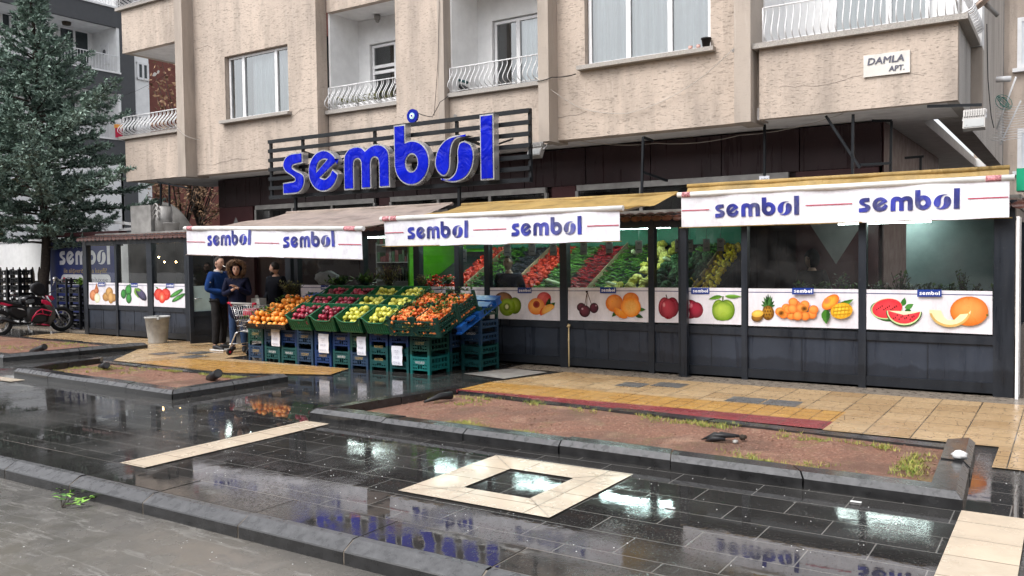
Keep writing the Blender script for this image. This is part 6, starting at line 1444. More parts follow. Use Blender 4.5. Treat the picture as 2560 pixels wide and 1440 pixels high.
# ================================================================ MOTORCYCLE (parked nose to the wall)
XB = -20.5
def q_(x, y, dx=0.): p = onX(x/6, 640+y/6, XB); p.x += dx; return p
fwc = q_(925, 1040); fwc.z = .305; rwc = q_(-10, 1080); rwc.z = .305
t = thing('motorcycle', 'black and crimson motorcycle parked before the black crates at the left', 'motorcycle', (XB, (fwc.y+rwc.y)/2, .012))
for wc, nm in ((fwc, 'f'), (rwc, 'r')):
    b = MB(); ring = [wc+Vector((0, .255*cos(a), .255*sin(a))) for a in [2*pi*i/30 for i in range(30)]]; b.tube(ring, .05, 10, close=True); ty = b.build('wheel', MT['tyre'], t)
    b = MB(); b.tube([wc+Vector((0, .205*cos(a), .205*sin(a))) for a in [2*pi*i/26 for i in range(26)]], .015, 6, close=True); b.tube([wc-X_*.05, wc+X_*.05], .035, 10)
    for k_ in range(5): a = 2*pi*k_/5; b.beam(wc, wc+Vector((0, .2*cos(a), .2*sin(a))), .03, .03)
    b.build('rim', MT['lgrey'], ty)
    b = MB(); b.tube([wc+X_*.055, wc+X_*.06], .12, 20); b.build('brake_disc', MT['steel'], ty)
def slabpoly(pts, w_, m_, name, taper=.75):
    """side outline with real width, rounded toward both faces"""
    b = MB(); l0 = [q_(x, y) for x, y in pts]; c = sum(l0, Vector())/len(l0); n = len(l0); vs = []
    for dx, s_ in ((-w_/2, taper), (-w_*.38, .96), (0, 1.0), (w_*.38, .96), (w_/2, taper)): vs += [c+(p-c)*s_+X_*dx for p in l0]
    fs = [(r0*n+i, r0*n+(i+1) % n, (r0+1)*n+(i+1) % n, (r0+1)*n+i) for r0 in range(4) for i in range(n)]
    b.add(vs, fs, 0, True); b.flat([vs[:n]]); b.flat([vs[4*n:]]); return b.build(name, m_, t)
slabpoly([(290, 640), (340, 600), (460, 590), (590, 625), (680, 640), (720, 690), (600, 740), (420, 730), (320, 715)], .27, MT['blkpaint'], 'tank')
slabpoly([(330, 670), (370, 640), (480, 640), (490, 690), (430, 715), (340, 715)], .285, MT['gtank'], 'tank_decal')
slabpoly([(-160, 640), (-20, 650), (150, 690), (290, 720), (300, 760), (180, 760), (0, 720), (-160, 690)], .24, MT['blackp'], 'seat')
slabpoly([(-150, 690), (0, 690), (110, 720), (180, 740), (90, 755), (-40, 725), (-150, 710)], .27, MT['pink'], 'tail_panel')
slabpoly([(560, 640), (640, 650), (720, 690), (755, 770), (700, 780), (640, 735), (560, 700)], .30, MT['pink'], 'side_fairing')
slabpoly([(600, 700), (700, 700), (790, 820), (800, 950), (740, 1000), (710, 1060), (690, 960), (720, 850), (640, 760)], .32, MT['smoke'], 'shroud')
slabpoly([(380, 760), (640, 760), (700, 860), (680, 990), (560, 1020), (400, 1000), (350, 880)], .24, MT['engine'], 'engine')
slabpoly([(100, 760), (360, 740), (400, 900), (250, 960), (120, 880)], .22, MT['blackp'], 'side_cover')
slabpoly([(215, 775), (300, 785), (355, 820), (290, 805), (220, 790)], .24, MT['wprint'], 'side_mark')
slabpoly([(450, 430), (560, 385), (650, 430), (680, 520), (640, 600), (560, 600), (470, 530)], .14, MT['blackp'], 'windscreen')
slabpoly([(700, 590), (760, 590), (800, 640), (770, 670), (710, 640)], .16, MT['pink'], 'headlight_cowl')
slabpoly([(820, 880), (900, 860), (980, 920), (1010, 1000), (960, 950), (900, 905), (830, 930)], .13, MT['blkpaint'], 'mudguard')
b = MB()
for dx in (-.09, .09): b.tube([q_(670, 600, dx), q_(800, 800, dx)], .018, 8); b.tube([q_(800, 800, dx), q_(925, 1035, dx)], .026, 8)
b.build('fork', MT['steel'], t)
b = MB()
for dx in (-.17, .17):
    b.tube([q_(435, 990, dx*.6), q_(440, 910, dx), q_(500, 830, dx), q_(565, 792, dx), q_(720, 830, dx), q_(690, 890, dx), q_(560, 862, dx), q_(480, 875, dx), q_(442, 915, dx)], .014, 6); b.tube([q_(572, 795, dx), q_(592, 862, dx)], .012, 6); b.tube([q_(590, 1020, dx*.6), q_(712, 1040, dx*.6)], .016, 6)
b.build('crash_bar', MT['pink'], t)
b = MB(); b.tube([q_(690, 520, .36), q_(690, 545, .2), q_(660, 590, 0), q_(640, 560, -.2), q_(620, 560, -.36)], .012, 6); b.tube([q_(700, 512, .38), q_(805, 482, .42)], .008, 5); b.build('handlebar', MT['blackp'], t)
for (x, y, dx) in ((712, 345, .35), (300, 572, -.3)):
    b = MB(); c = q_(x, y, dx); b.ball(c, .02, .07, .055, 12, 8); b.tube([c, q_(x-40, y+110, dx*.9)], .006, 5); b.build('mirror', MT['steel'], t)
b = MB(); b.tube([q_(420, 1010, .13), q_(200, 1010, .16), q_(-60, 930, .2)], [.025, .03, .05], 10); b.build('exhaust', MT['blackp'], t)
b = MB(); b.tube([q_(320, 985, .15), q_(360, 1015, .15), q_(400, 985, .15), q_(450, 990, .15)], .012, 5); b.tube([q_(400, 1000, .05), q_(385, 1150, .18)], .012, 5); b.build('foot_peg', MT['steel'], t)
b = MB(); b.beam(q_(120, 900), rwc, .06, .05); b.beam(q_(120, 900, .1), rwc+X_*.1, .03, .04); b.build('swing_arm', MT['engine'], t)

# ================================================================ LEFT CORNER: poster board, crates, fence
t = thing('poster_board', 'dark blue poster board with white shop lettering behind the left window', 'poster', (-21, 12.3, 0)); yb = 12.3
x0, x1 = onY(126, 700, yb).x, onY(293, 700, yb).x; mb = MB(); mb.box(x0, x1, yb, yb+.05, .02, onY(126, 603, yb).z); mb.build('board', MT['blueboard'], t)
mb = MB(); l0, l1 = onY(150, 662, yb).x, onY(276, 662, yb).x; logo(mb, (l0, yb-.006, onY(150, 662, yb).z), X_, Z_, (l1-l0)/LOGO_W)
for (u0, u1, s_) in ((154, 209, 'Ticket'), (216, 277, 'pluxee')):
    p0, p1 = onY(u0, 712, yb), onY(u1, 686, yb); w_, h_ = p1.x-p0.x, p1.z-p0.z; cx, cz = (p0.x+p1.x)/2, (p0.z+p1.z)/2; r_ = h_*.5
    lp = [(cx+(w_/2-r_)*sx+r_*cos(rad(a)), yb-.006, cz+r_*sin(rad(a))) for sx, a0 in ((1, -90), (-1, 90)) for a in range(a0, a0+181, 20)]; mb.flat([lp])
    text(mb, s_, (cx+w_*.06, yb-.010, cz-h_*.2), X_, Z_, h_*.62, 2, width=w_*.66, center=True, shear=.2 if s_ == 'Ticket' else 0)
    if s_ == 'Ticket': mb.flat([[(cx-w_*.36+h_*.22*cos(a), yb-.010, cz+.0+h_*.26*sin(a)) for a in [2*pi*i/14 for i in range(14)]]], 3)
q = onY(160, 682, yb); q2 = onY(268, 682, yb); text(mb, 'ile alışveriş daha keyifli!', (q.x, yb-.008, q.z), X_, Z_, .17, 1, width=q2.x-q.x)
mb.build('lettering', [MT['wprint'], MT['gold'], MT['ink'], MT['redpl']], t)
mb = MB(); mb.box(x0-.06, x1+.3, yb-.12, yb+.1, 2.32, 2.42); mb.build('board_cap', MT['burg2'], t)
bc = stack_crate(CM['black'], 'GANZEO', MT['lgrey'], .45, .4, .215)
for c_, (u, n_, s_) in enumerate(((168, 6, 'left'), (200, 5, 'right'))):
    x = onY(u, 800, 11.85).x
    for k_ in range(n_): dup(bc, (x, 11.72, .01+k_*.212), None, 'black crate, number %s from the ground in the %s stack before the blue poster' % (('one', 'two', 'three', 'four', 'five', 'six', 'seven')[k_], s_), group='black crates before the blue poster')
for c_, (u, n_, s_) in enumerate(((20, 7, 'left'), (48, 7, 'right'))):
    x = onY(u, 800, 12.6).x
    for k_ in range(n_): dup(bc, (x, 12.5, .01+k_*.212), None, 'black crate, number %s from the ground in the %s stack by the picket fence' % (('one', 'two', 'three', 'four', 'five', 'six', 'seven')[k_], s_), group='black crates by the picket fence')
proto_hide(bc)
p = onY(204, 727, 11.85); bunch('bright green lettuce on the black crates before the blue poster', (p.x, 11.85, 1.08), .2, .16, P('lettuce', (.25, .45, .08), .5), 14, .1, 'lettuce')
t = thing('picket_fence', 'weathered picket fence behind the motorcycle at the far left', 'fence', (-25, 13.2, 0)); mb = MB(); x = -29.5
while x < -23.2:
    mb.slab([[(x, 13.2, .05), (x+.16, 13.2, .05), (x+.16, 13.2, 1.35), (x+.08, 13.2, 1.55), (x, 13.2, 1.35)]], (0, .03, 0)); x += .36
mb.box(-29.5, -23.1, 13.235, 13.29, .45, .55); mb.box(-29.5, -23.1, 13.235, 13.29, 1.05, 1.15); mb.build('pickets', MT['wood'], t)
mb = MB(); mb.box(-33.5, -22.95, 15.0, 15.2, 0, 2.35); mb.box(-33.5, -22.9, 14.96, 15.24, 2.35, 2.42); mb.build('garden_wall', MT['white'], label='plain white wall behind the fence at the far left', cat='wall')
mb = MB(); mb.box(-23.0, -18.5, 11.5, 11.9, .0, .03); mb.build('paved_step', MT['conc'], org=(0, 0, 0), kind='structure')

# rooftop clutter at the left end
yy = 12.0
p0, p1 = onY(328, 583, yy), onY(376, 512, yy); mb = MB(); mb.box(p0.x, p1.x, yy, yy+.5, 2.33, p1.z); mb.build('metal_cabinet', MT['galv'], label='grey metal cabinet on the roof at the left end', cat='cabinet')
p0, p1 = onY(378, 583, yy), onY(402, 515, yy); mb = MB(); mb.tube([((p0.x+p1.x)/2, yy+.2, 2.33), ((p0.x+p1.x)/2, yy+.2, p1.z)], (p1.x-p0.x)/2, 14)
for k_ in range(3): mb.tube([((p0.x+p1.x)/2+.1*cos(a), yy, 2.6+.12*k_+.14*sin(a)) for a in [pi*i/6 for i in range(7)]], .018, 6)
mb.build('duct', MT['galv'], label='round metal duct beside the grey cabinet on the roof', cat='duct')
p0, p1 = onY(407, 583, yy), onY(431, 556, yy); mb = MB(); cx = (p0.x+p1.x)/2; r_ = (p1.x-p0.x)/2; mb.lathe((cx, yy+.1, 2.33), [(r_*.8, 0), (r_, p1.z-2.33), (r_*1.05, p1.z-2.33), (r_*.9, p1.z-2.36)], 14); mb.build('bucket', MT['lgrey'], label='white bucket round the foot of a black post on the roof', cat='bucket')
vs = []; mb = MB()
for i in range(9): f = i/8; a_ = onY(402+f*78, 505+f*f*70, 12.9); vs += [(a_.x, 12.9, a_.z), (a_.x+.02, 12.92, 2.33)]
mb.add(vs, [(2*i, 2*i+2, 2*i+3, 2*i+1) for i in range(8)]); mb.add([Vector(v)+Y_*.05 for v in vs], [(2*i, 2*i+2, 2*i+3, 2*i+1) for i in range(8)]); mb.build('sheet_metal', MT['galv'], label='grey curved metal sheet under the left end of the overhang', cat='sheet metal')
bars('pale_pipe', 'white pipes lying on the low roof behind the conifer', [(onY(205, 548, 13.0), onY(330, 560, 13.0)), (onY(245, 552, 13.0), onY(278, 590, 13.0)), (onY(300, 575, 13.0), onY(332, 572, 13.0)), (onY(120, 570, 13.2), onY(210, 585, 13.2))], 'white', .07, 'pipe')

# ================================================================ TREES
def conifer(name, lab, base, height, prof, seed, m_, nbr=95, lean=(0, 0), trunk_r=.15, start=1.6, tri=1.0, gap=None, boost=0):
    R0 = random.Random(seed); t = thing(name, lab, 'tree', base); bx, by = base[0], base[1]
    ax = lambda z: Vector((bx+lean[0]*(z/height)+.10*sin(z*.9+seed), by+lean[1]*(z/height)+.08*sin(z*1.3+seed), z))
    tr = MB(); zs = [height*i/12 for i in range(13)]; tr.tube([ax(z) for z in zs], [trunk_r*(1.25 if i == 0 else 1)*(1-i/13)**.8 for i in range(13)], 10); tr.build('trunk', MT['bark'], t)
    br, lf = MB(), MB()
    def radius(z):
        for (z0, r0), (z1, r1) in zip(prof, prof[1:]):
            if z0 <= z <= z1: return r0+(r1-r0)*(z-z0)/(z1-z0)
        return prof[-1][1]
    for i in range(nbr):
        z = start+(height-start-.1)*((i+R0.random())/nbr)**.92; az = i*2.39996+R0.uniform(-.3, .3); L = radius(z)*R0.choice((.55, .8, .95, 1.05, 1.15))*R0.uniform(.9, 1.08)
        if boost and 2.9 < z < 5.2: L *= 1+boost*max(0, cos(az-rad(-12)))**2
        if L < .12: L = .12
        d = Vector((cos(az), sin(az), 0)); rise = .10+.55*(z/height)**2; p0 = ax(z); pts = []
        for k_ in range(7): f = k_/6; pts.append(p0+d*L*f+Z_*(L*(rise*f-.28*f*f*(1-z/height)+.16*f**4)))
        if gap and any(math.hypot(pts[6].x-g_[0], pts[6].y-g_[1]) < g_[3] and abs(pts[6].z-g_[2]) < g_[3] for g_ in gap): continue
        br.tube(pts, [.032*(1-f*.85)*min(1, L) for f in [k_/6 for k_ in range(7)]], 5)
        nt = max(6, int(L*15))
        for j in range(nt):
            f = .18+.82*(j+R0.random())/nt; k_ = min(5, int(f*6)); q = pts[k_].lerp(pts[k_+1], f*6-k_); sgn = 1 if j % 2 else -1
            side = Vector((-d.y, d.x, 0))*sgn; dd = (d*R0.uniform(.35, .95)+side*R0.uniform(.2, 1.0)+Z_*R0.uniform(-.15, .6)).normalized(); l = R0.uniform(.16, .42)*(1.15-.55*f)*(1.2 if L > 1 else .8)
            tip = q+dd*l; br.tube([q, tip], [.006, .002], 3)
            for s_ in range(int(20*l/.3)+7):
                f2 = R0.uniform(.1, 1.05); c = q+dd*l*f2+Vector((R0.gauss(0, .02), R0.gauss(0, .02), R0.gauss(0, .02)))
                nd = (dd*R0.uniform(.4, 1)+Vector((R0.gauss(0, .55), R0.gauss(0, .55), R0.gauss(.12, .5)))).normalized(); h = R0.uniform(.06, .13)*tri; w_ = nd.cross(Vector((R0.gauss(0, 1), R0.gauss(0, 1), R0.gauss(0, 1)))).normalized()*h*.26
                lf.add([c-w_, c+w_, c+nd*h], [(0, 1, 2)])
    br.build('branches', MT['bark'], t); lf.build('crown', m_, t); return t
conifer('conifer_tree', 'tall dark green conifer standing behind the motorcycle, left of the shop', (-22.35, 12.05, 0), 9.3,
        [(0, 1.0), (1.9, 1.5), (2.6, 2.0), (3.4, 2.4), (4.1, 2.7), (4.8, 2.1), (5.6, 1.7), (6.2, 1.4), (6.9, .95), (7.3, .6), (8.0, .36), (8.8, .25), (9.3, .15)], 5, MT['needle'], 150, (-.15, 0), .13, 2.0, boost=.65)
conifer('conifer_tree', 'golden green conifer reaching in at the left edge in front of the taller one', (-24.6, 10.9, 0), 4.6,
        [(0, .8), (1.9, 1.2), (2.6, 1.9), (3.3, 2.0), (3.9, 1.3), (4.6, .2)], 9, MT['needle2'], 60, (0, 0), .12, 1.8, .9)
conifer('conifer_tree', 'second dark conifer cut off by the left edge of the view', (-27.6, 13.2, 0), 7.4,
        [(0, .6), (2.6, 1.0), (5, 1.2), (6.4, .8), (7.4, .1)], 13, MT['needle'], 45, (0, 0), .14, 2.4, 1.2)
def broad(lab, base, h, spread, seed, m_, n=26, leaf=.16, per=26):
    R0 = random.Random(seed); t = thing('brown_leaf_tree', lab, 'tree', base); br, lf = MB(), MB(); b0 = Vector(base); br.tube([b0, b0+Z_*h*.45], [.09, .06], 7)
    for i in range(n):
        a = R0.uniform(0, 2*pi); r_ = spread*R0.uniform(.3, 1); tip = b0+Vector((r_*cos(a), r_*sin(a), h*R0.uniform(.6, 1))); m0 = b0+Z_*h*R0.uniform(.3, .5); md = m0.lerp(tip, .5)+Vector((0, 0, .12)); br.tube([m0, md, tip], [.03, .018, .006], 5)
        for s_ in range(per):
            c = md.lerp(tip, R0.uniform(.3, 1.05))+Vector((R0.gauss(0, .16), R0.gauss(0, .16), R0.gauss(0, .13))); nd = Vector((R0.gauss(0, 1), R0.gauss(0, 1), R0.gauss(-.4, .7))).normalized(); h_ = leaf*R0.uniform(.5, 1.2); w_ = nd.cross(Vector((R0.gauss(0, 1), R0.gauss(0, 1), .3))).normalized()*h_*.25
            lf.add([c, c+nd*h_*.5+w_, c+nd*h_, c+nd*h_*.5-w_], [(0, 1, 2, 3)])
    br.build('trunk', MT['bark'], t); lf.build('crown', m_, t)
broad('small tree with curled brown leaves behind the corner balcony', (-23.9, 18.0, 0), 8.3, 1.5, 3, MT['brownleaf'], 44, .17, 36)
broad('low brown-leaved tree behind the grey cabinet', (-22.8, 16.6, 0), 5.2, 1.6, 8, MT['brownleaf'], 30, .15, 40)

# ================================================================ NEIGHBOURING BUILDINGS
XN = -34.
t = thing('grey_white_building', 'white and dark grey apartment building with balconies behind the conifer', 'building', (XN-2, 18, 0))
yE = onX(302, 200, XN).y; y1 = onX(338, 200, XN).y; y2 = onX(375, 200, XN).y; yS = 6.
zz = [(onX(298, 24, XN).z, onX(299, 71, XN).z), (onX(305, 187, XN).z, onX(306, 236, XN).z), (onX(308, 352, XN).z, onX(308, 396, XN).z)]
mb = MB()
for a, b_ in zz: mb.box(XN-.15, XN, yS, yE, b_, a)
mb.box(XN-1.9, XN-.02, yE, y1, 0, 20); mb.build('balcony_front', MT['greycol'], t)
mb = MB()
for a, b_ in zz: mb.box(XN-1.8, XN-.02, yS, yE, b_+.02, b_+.2); mb.box(XN-.2, XN+.05, yS, yE, a, a+.07)
mb.box(XN-1.8, XN-.02, yE-.12, yE-.003, 0, 20); mb.box(XN-2.1, XN-1.8, yS, y1, 0, 20); mb.box(XN-.12, XN-.02, yS, yE, 0, zz[2][1]); mb.box(XN-1.9, XN-.08, y1, y2, 0, 20); mb.build('white_wall', MT['white'], t)
for a, b_ in zz:
    mb = MB()
    yv = yE-.05
    while yv > 12: mb.box(XN-.03, XN-.01, yv-.012, yv, a+.07, a+.75); yv -= .13
    mb.box(XN-.035, XN-.005, 12, yE, a+.73, a+.76); mb.build('railing', MT['rail'], t)
def nwin(ya, yb_, za, zb_, x, mul=1):
    f = MB(); w_ = .09
    f.box(x, x+.06, ya, yb_, za, za+w_); f.box(x, x+.06, ya, yb_, zb_-w_, zb_)
    for k_ in range(mul+1): yy_ = ya+(yb_-ya-w_)*k_/mul; f.box(x-.001, x+.062, yy_, yy_+w_, za, zb_)
    wn = f.build('window', MT['upvc'], t); g = MB(); g.box(x+.01, x+.03, ya+.02, yb_-.02, za+.02, zb_-.02); g.build('pane', P('far_window_glass', (.05, .06, .065), .08), wn)
xr_ = XN-1.79
for (u0, v0, u1, v1, m_) in ((0, 35, 48, 75, 2), (146, 80, 222, 150, 2), (120, 245, 190, 300, 2)):
    a_, b_ = onX(u0, v1, xr_), onX(u1, v0, xr_); nwin(min(a_.y, b_.y), max(a_.y, b_.y), min(a_.z, b_.z), max(a_.z, b_.z), xr_, m_)
a_, b_ = onX(342, 198, XN-.07), onX(370, 160, XN-.07); nwin(a_.y, b_.y, a_.z, b_.z, XN-.07, 2)
a_, b_ = onX(342, 306, XN-.07), onX(370, 290, XN-.07); nwin(a_.y, b_.y, a_.z, b_.z, XN-.07, 2)
mb = MB(); p0, p1 = onX(277, 165, XN-.9), onX(297, 118, XN-.9); mb.box(XN-1.2, XN-.6, yE-.16, yE-.13, p0.z, p1.z); mb.ball((XN-.9, yE-.16, p1.z-.35), .12, .03, .12, 8, 5, 1); mb.build('balcony_door', [MT['upvc'], MT['greycol']], t)
p = onX(166, 47, XN-.9); mb = MB(); mb.lathe((XN-.9, p.y, zz[0][1]-.1), [(.16, 0), (.18, .12)], 12); mb.build('ceiling_lamp', MT['wood'], t)
t = thing('red_brown_building', 'red brown building glimpsed past the corner balcony', 'building', (XN-1, 26, 0)); mb = MB(); mb.box(XN-1.5, XN-.2, y2, y2+16, 0, 22); mb.build('wall', MT['redwall'], t)
t = thing('backdrop_building', 'pale building behind the low roofs at the left', 'building', (-30, 40, 0)); mb = MB(); mb.box(-70, -24, 40, 41, 0, 6); mb.build('wall', MT['side'], t)
# right: the next beige block
t = thing('beige_building', 'beige apartment block at the far right edge behind the corner', 'building', (3, 26, 0)); mb = MB(); yN = 26.
mb.box(-1.62, 12, yN, yN+1, 0, 22); mb.build('wall', MT['stucco'], t)
for (v0, v1) in ((38, 172), (318, 428)):
    a_, b_ = onY(2543, v1, yN), onY(2600, v0, yN); f = MB(); w_ = .1; f.box(a_.x, b_.x, yN-.06, yN-.004, a_.z, a_.z+w_); f.box(a_.x, b_.x, yN-.06, yN-.004, b_.z-w_, b_.z)
    for xx in (a_.x, (a_.x+b_.x)/2, b_.x-w_): f.box(xx, xx+w_, yN-.062, yN-.004, a_.z, b_.z)
    f.box(a_.x-.1, b_.x+.1, yN-.15, yN-.003, a_.z-.1, a_.z-.005); wn = f.build('window', MT['upvc'], t); g = MB(); g.box(a_.x+.02, b_.x-.02, yN-.03, yN-.01, a_.z+.02, b_.z-.02); g.build('pane', MT['curtain'], wn)
mb = MB()
for u in (2495, 2503): p = onY(u, 200, yN-.2); mb.tube([(p.x, yN-.2, .1), (p.x, yN-.2, 16)], .06, 8)
mb.build('drain_pipe', MT['galv'], t)

# ================================================================ SMALL THINGS ON THE FACADE
def floodlight(lab, u, v, y, s_=.16, tilt=.5):
    c = onY(u, v, y); t = thing('floodlight', lab, 'floodlight', c); Mx = Matrix.Translation(c) @ Matrix.Rotation(-tilt, 4, 'X'); b = MB(); b.box(-s_, s_, -.05, .05, -s_*1.1, s_*.9, 0, Mx)
    for k_ in range(9): x = -s_*.85+k_*s_*1.7/8; b.box(x-.006, x+.006, -.075, -.05, s_*.1, s_*.85, 0, Mx)
    b.build('housing', MT['galv'], t); b = MB(); b.box(-s_*.9, s_*.9, -.058, -.05, -s_, -.02, 0, Mx); b.build('glass', MT['lampglass'], t)
    b = MB(); b.tube([Mx @ Vector((-s_, 0, 0)), Mx @ Vector((-s_, .1, s_*1.3)), Mx @ Vector((s_, .1, s_*1.3)), Mx @ Vector((s_, 0, 0))], .012, 5); b.tube([Mx @ Vector((-s_*.7, .02, s_)), Mx @ Vector((-s_*1.1, 0, 0)), Mx @ Vector((-s_*.6, -.06, -s_*.9))], .006, 4); b.build('bracket', MT['silver'], t)
floodlight('grey floodlight hanging at the right end of the blue letter sign', 1341, 375, 12.2, .125); floodlight('ribbed silver floodlight at the right corner under the balcony', 2436, 298, 12.4, .125, .3)
c = onY(1032, 290, 12.1); t = thing('evil_eye_ornament', 'round blue glass eye ornament above the big sign', 'ornament', c); b = MB()
def discy(mb, c, r_, y0, y1, m_): mb.tube([(c.x, y0, c.z), (c.x, y1, c.z)], r_, 24, m_, smooth=False)
discy(b, c, .125, 12.08, 12.12, 0); b.build('blue_disc', MT['eyeblue'], t); b = MB(); discy(b, c, .058, 12.072, 12.079, 0); b.build('pale_ring', MT['eyelb'], t); b = MB(); discy(b, c, .038, 12.066, 12.071, 0); b.build('white_ring', MT['upvc'], t); b = MB(); discy(b, c, .017, 12.060, 12.065, 0); b.build('pupil', MT['eyeblue'], t)
# satellite dish
c = onY(2462, 8, 13.6); t = thing('satellite_dish', 'rusty white satellite dish at the top right corner', 'dish', c); R3 = Matrix.Rotation(rad(-62), 3, 'Y') @ Matrix.Rotation(rad(35), 3, 'Z'); b = MB(); R3 = Vector((-.62, -.30, .72)).to_track_quat('Z', 'Y').to_matrix()
prof = [(.30*q/7, .07*(q/7)**2) for q in range(1, 8)]; b.lathe(c, prof, 22, 0, True, R3); b.lathe(c+R3 @ Vector((0, 0, -.012)), prof[::-1], 22, 0, True, R3); b.build('reflector', MT['rust'], t)
b = MB(); b.tube([c+R3 @ Vector((0, -.36, .1)), c+R3 @ Vector((0, -.1, .5))], .012, 6); b.tube([c, c-R3 @ Vector((0, 0, .25))], .03, 6); b.build('arm', MT['galv'], t)
# tv antenna and pipe
pA, pB = onY(2492, 310, 15), onY(2556, 205, 15); t = thing('tv_antenna', 'white comb-like tv antenna with a coil of green cable at the right edge', 'antenna', pA); b = MB()
b.tube([onY(2492, 322, 15), onY(2540, 192, 15)], .014, 6); b.tube([onY(2500, 362, 15), onY(2552, 252, 15.4)], .012, 6)
for k_ in range(14): f = k_/13; p = onY(2496+f*42, 352-f*86, 15+.3*f); b.tube([p, p+Vector((.30, .1, .03))], .004, 4); b.tube([p, p-Vector((.10, 0, -.02))], .004, 4)
for k_ in range(16): p = onY(2492+k_*.6, 245+k_*7, 15); b.tube([p-X_*.03+Z_*.02, p+X_*.07-Z_*.02], .004, 4)
b.build('elements', MT['rail'], t); b = MB()
for k_ in range(5): cc = onY(2509, 255, 14.95); b.tube([cc+Vector(((.05+.015*k_)*cos(a+k_), .01*k_, (.07+.012*k_)*sin(a+k_*.3))) for a in [2*pi*i/14 for i in range(14)]], .004, 4, close=True)
b.build('cable_coil', P('green_cable', (.02, .22, .18), .5), t)
mb = MB(); mb.tube([onY(2490, 199, 14.8), onY(2528, 197, 14.8)], .045, 10); mb.build('wall_pipe', MT['rail'], label='short white pipe sticking out at the right edge above the antenna', cat='pipe')
# balcony things
c = onY(1763, 115, 12.5); t = thing('flower_pot', 'black flower pot on the sill of the big window', 'pot', c); z0 = 4.78-.005; b = MB(); b.lathe((c.x, 12.54, z0), [(.05, 0), (.07, .13), (.078, .13), (.078, .15), (.06, .14)], 12); b.build('pot_body', MT['pot'], t)
for k_, u in enumerate((1725, 1745)):
    c = onY(u, 125, 12.5); mb = MB(); mb.lathe((c.x, 12.52, 4.775), [(.03, 0), (.034, .06), (.03, .055)], 10); mb.build('glass_jar', P('pinkish_jar', (.5, .3, .26), .2), label='small pinkish glass jar on the sill, %s the black pot' % ('farther from' if k_ == 0 else 'right beside'), cat='jar')
t = thing('planter_box', 'white planter boxes with yellowish plants behind the railing of the left loggia', 'planter', (-11.9, 13.0, ZL+.08)); b = MB(); 
for k_ in range(3): b.box(-12.7+k_*.6, -12.2+k_*.6, 13.0, 13.12, ZL+.08, ZL+.2)
b.build('box', MT['upvc'], t); b = MB()
for k_ in range(420): c = Vector((RND.uniform(-12.75, -10.95), RND.uniform(12.98, 13.15), ZL+.18+RND.uniform(0, .18))); d = Vector((RND.gauss(0, 1), RND.gauss(0, 1), RND.gauss(.6, 1))).normalized()*.05; s_ = d.cross(X_).normalized()*.012; b.add([c-s_, c+s_, c+d], [(0, 1, 2)])
b.build('plants', MT['herb'], t, kind='stuff')
c = onY(988, 215, 13.0); bunch('dark purple plant at the right end of the left loggia railing', (c.x, 13.05, ZL+.15), .42, .1, P('purple_leaves', (.06, .01, .04), .6), 14, .07, 'plant')
c = onY(1150, 200, 13.05); t = thing('pushchair', 'black folded pushchair behind the railing of the middle loggia', 'pushchair', (c.x, 13.2, 3.96)); b = MB(); b.tube([(c.x-.25, 13.2, ZL+.35), (c.x+.2, 13.2, ZL+.02), (c.x+.3, 13.2, 4.1)], [.05, .13, .05], 8); b.tube([(c.x-.3, 13.15, ZL+.45), (c.x+.1, 13.15, ZL+.3)], .03, 6, 1); b.build('frame', [MT['blackp'], MT['cr_dteal']], t)
c = onX(293, 327, XN+.02); t = thing('toy_car', 'red and orange toy hung on the white railing at the left', 'toy', c); b = MB(); b.box(XN+.06, XN+.2, c.y-.12, c.y+.12, c.z-.3, c.z+.2); b.box(XN+.05, XN+.22, c.y-.15, c.y+.15, c.z+.1, c.z+.25, 1); b.build('toy_body', [MT['redbag'], MT['orange']], t)
# ceiling lamp in the loggia
c = onY(967, 30, 13.9); t = thing('loggia_lamp', 'small grey lamp under the ceiling of the left loggia', 'lamp', (c.x, 13.6, 6.6)); b = MB(); b.lathe((c.x, 13.6, 6.62), [(.06, 0), (.07, .09)], 10); b.ball((c.x, 13.6, 6.60), .045, n=8, m=6); b.build('fitting', MT['galv'], t)
# small white notice over the right awning
p0, p1 = onY(1898, 466, 13.0), onY(1923, 439, 13.0); t = thing('notice_sign', 'small white notice reading GiEM beside the transom windows', 'sign', p0); b = MB(); b.box(p0.x, p1.x, 13.0, 13.02, p0.z, p1.z); b.build('plate', MT['paper'], t); b = MB(); text(b, 'GiEM', ((p0.x+p1.x)/2, 12.996, p0.z+(p1.z-p0.z)*.45), X_, Z_, .07, 0, width=(p1.x-p0.x)*.7, center=True); text(b, '0 342 230 39 39', ((p0.x+p1.x)/2, 12.996, p0.z+(p1.z-p0.z)*.18), X_, Z_, .03, 0, width=(p1.x-p0.x)*.75, center=True); b.build('lettering', MT['ink'], t)
bars('iron_bracket', 'thin black hanger holding the small white notice', [(Vector((p0.x+.08, 13.01, p1.z)), Vector((p0.x+.08, 13.01, 3.62)))])

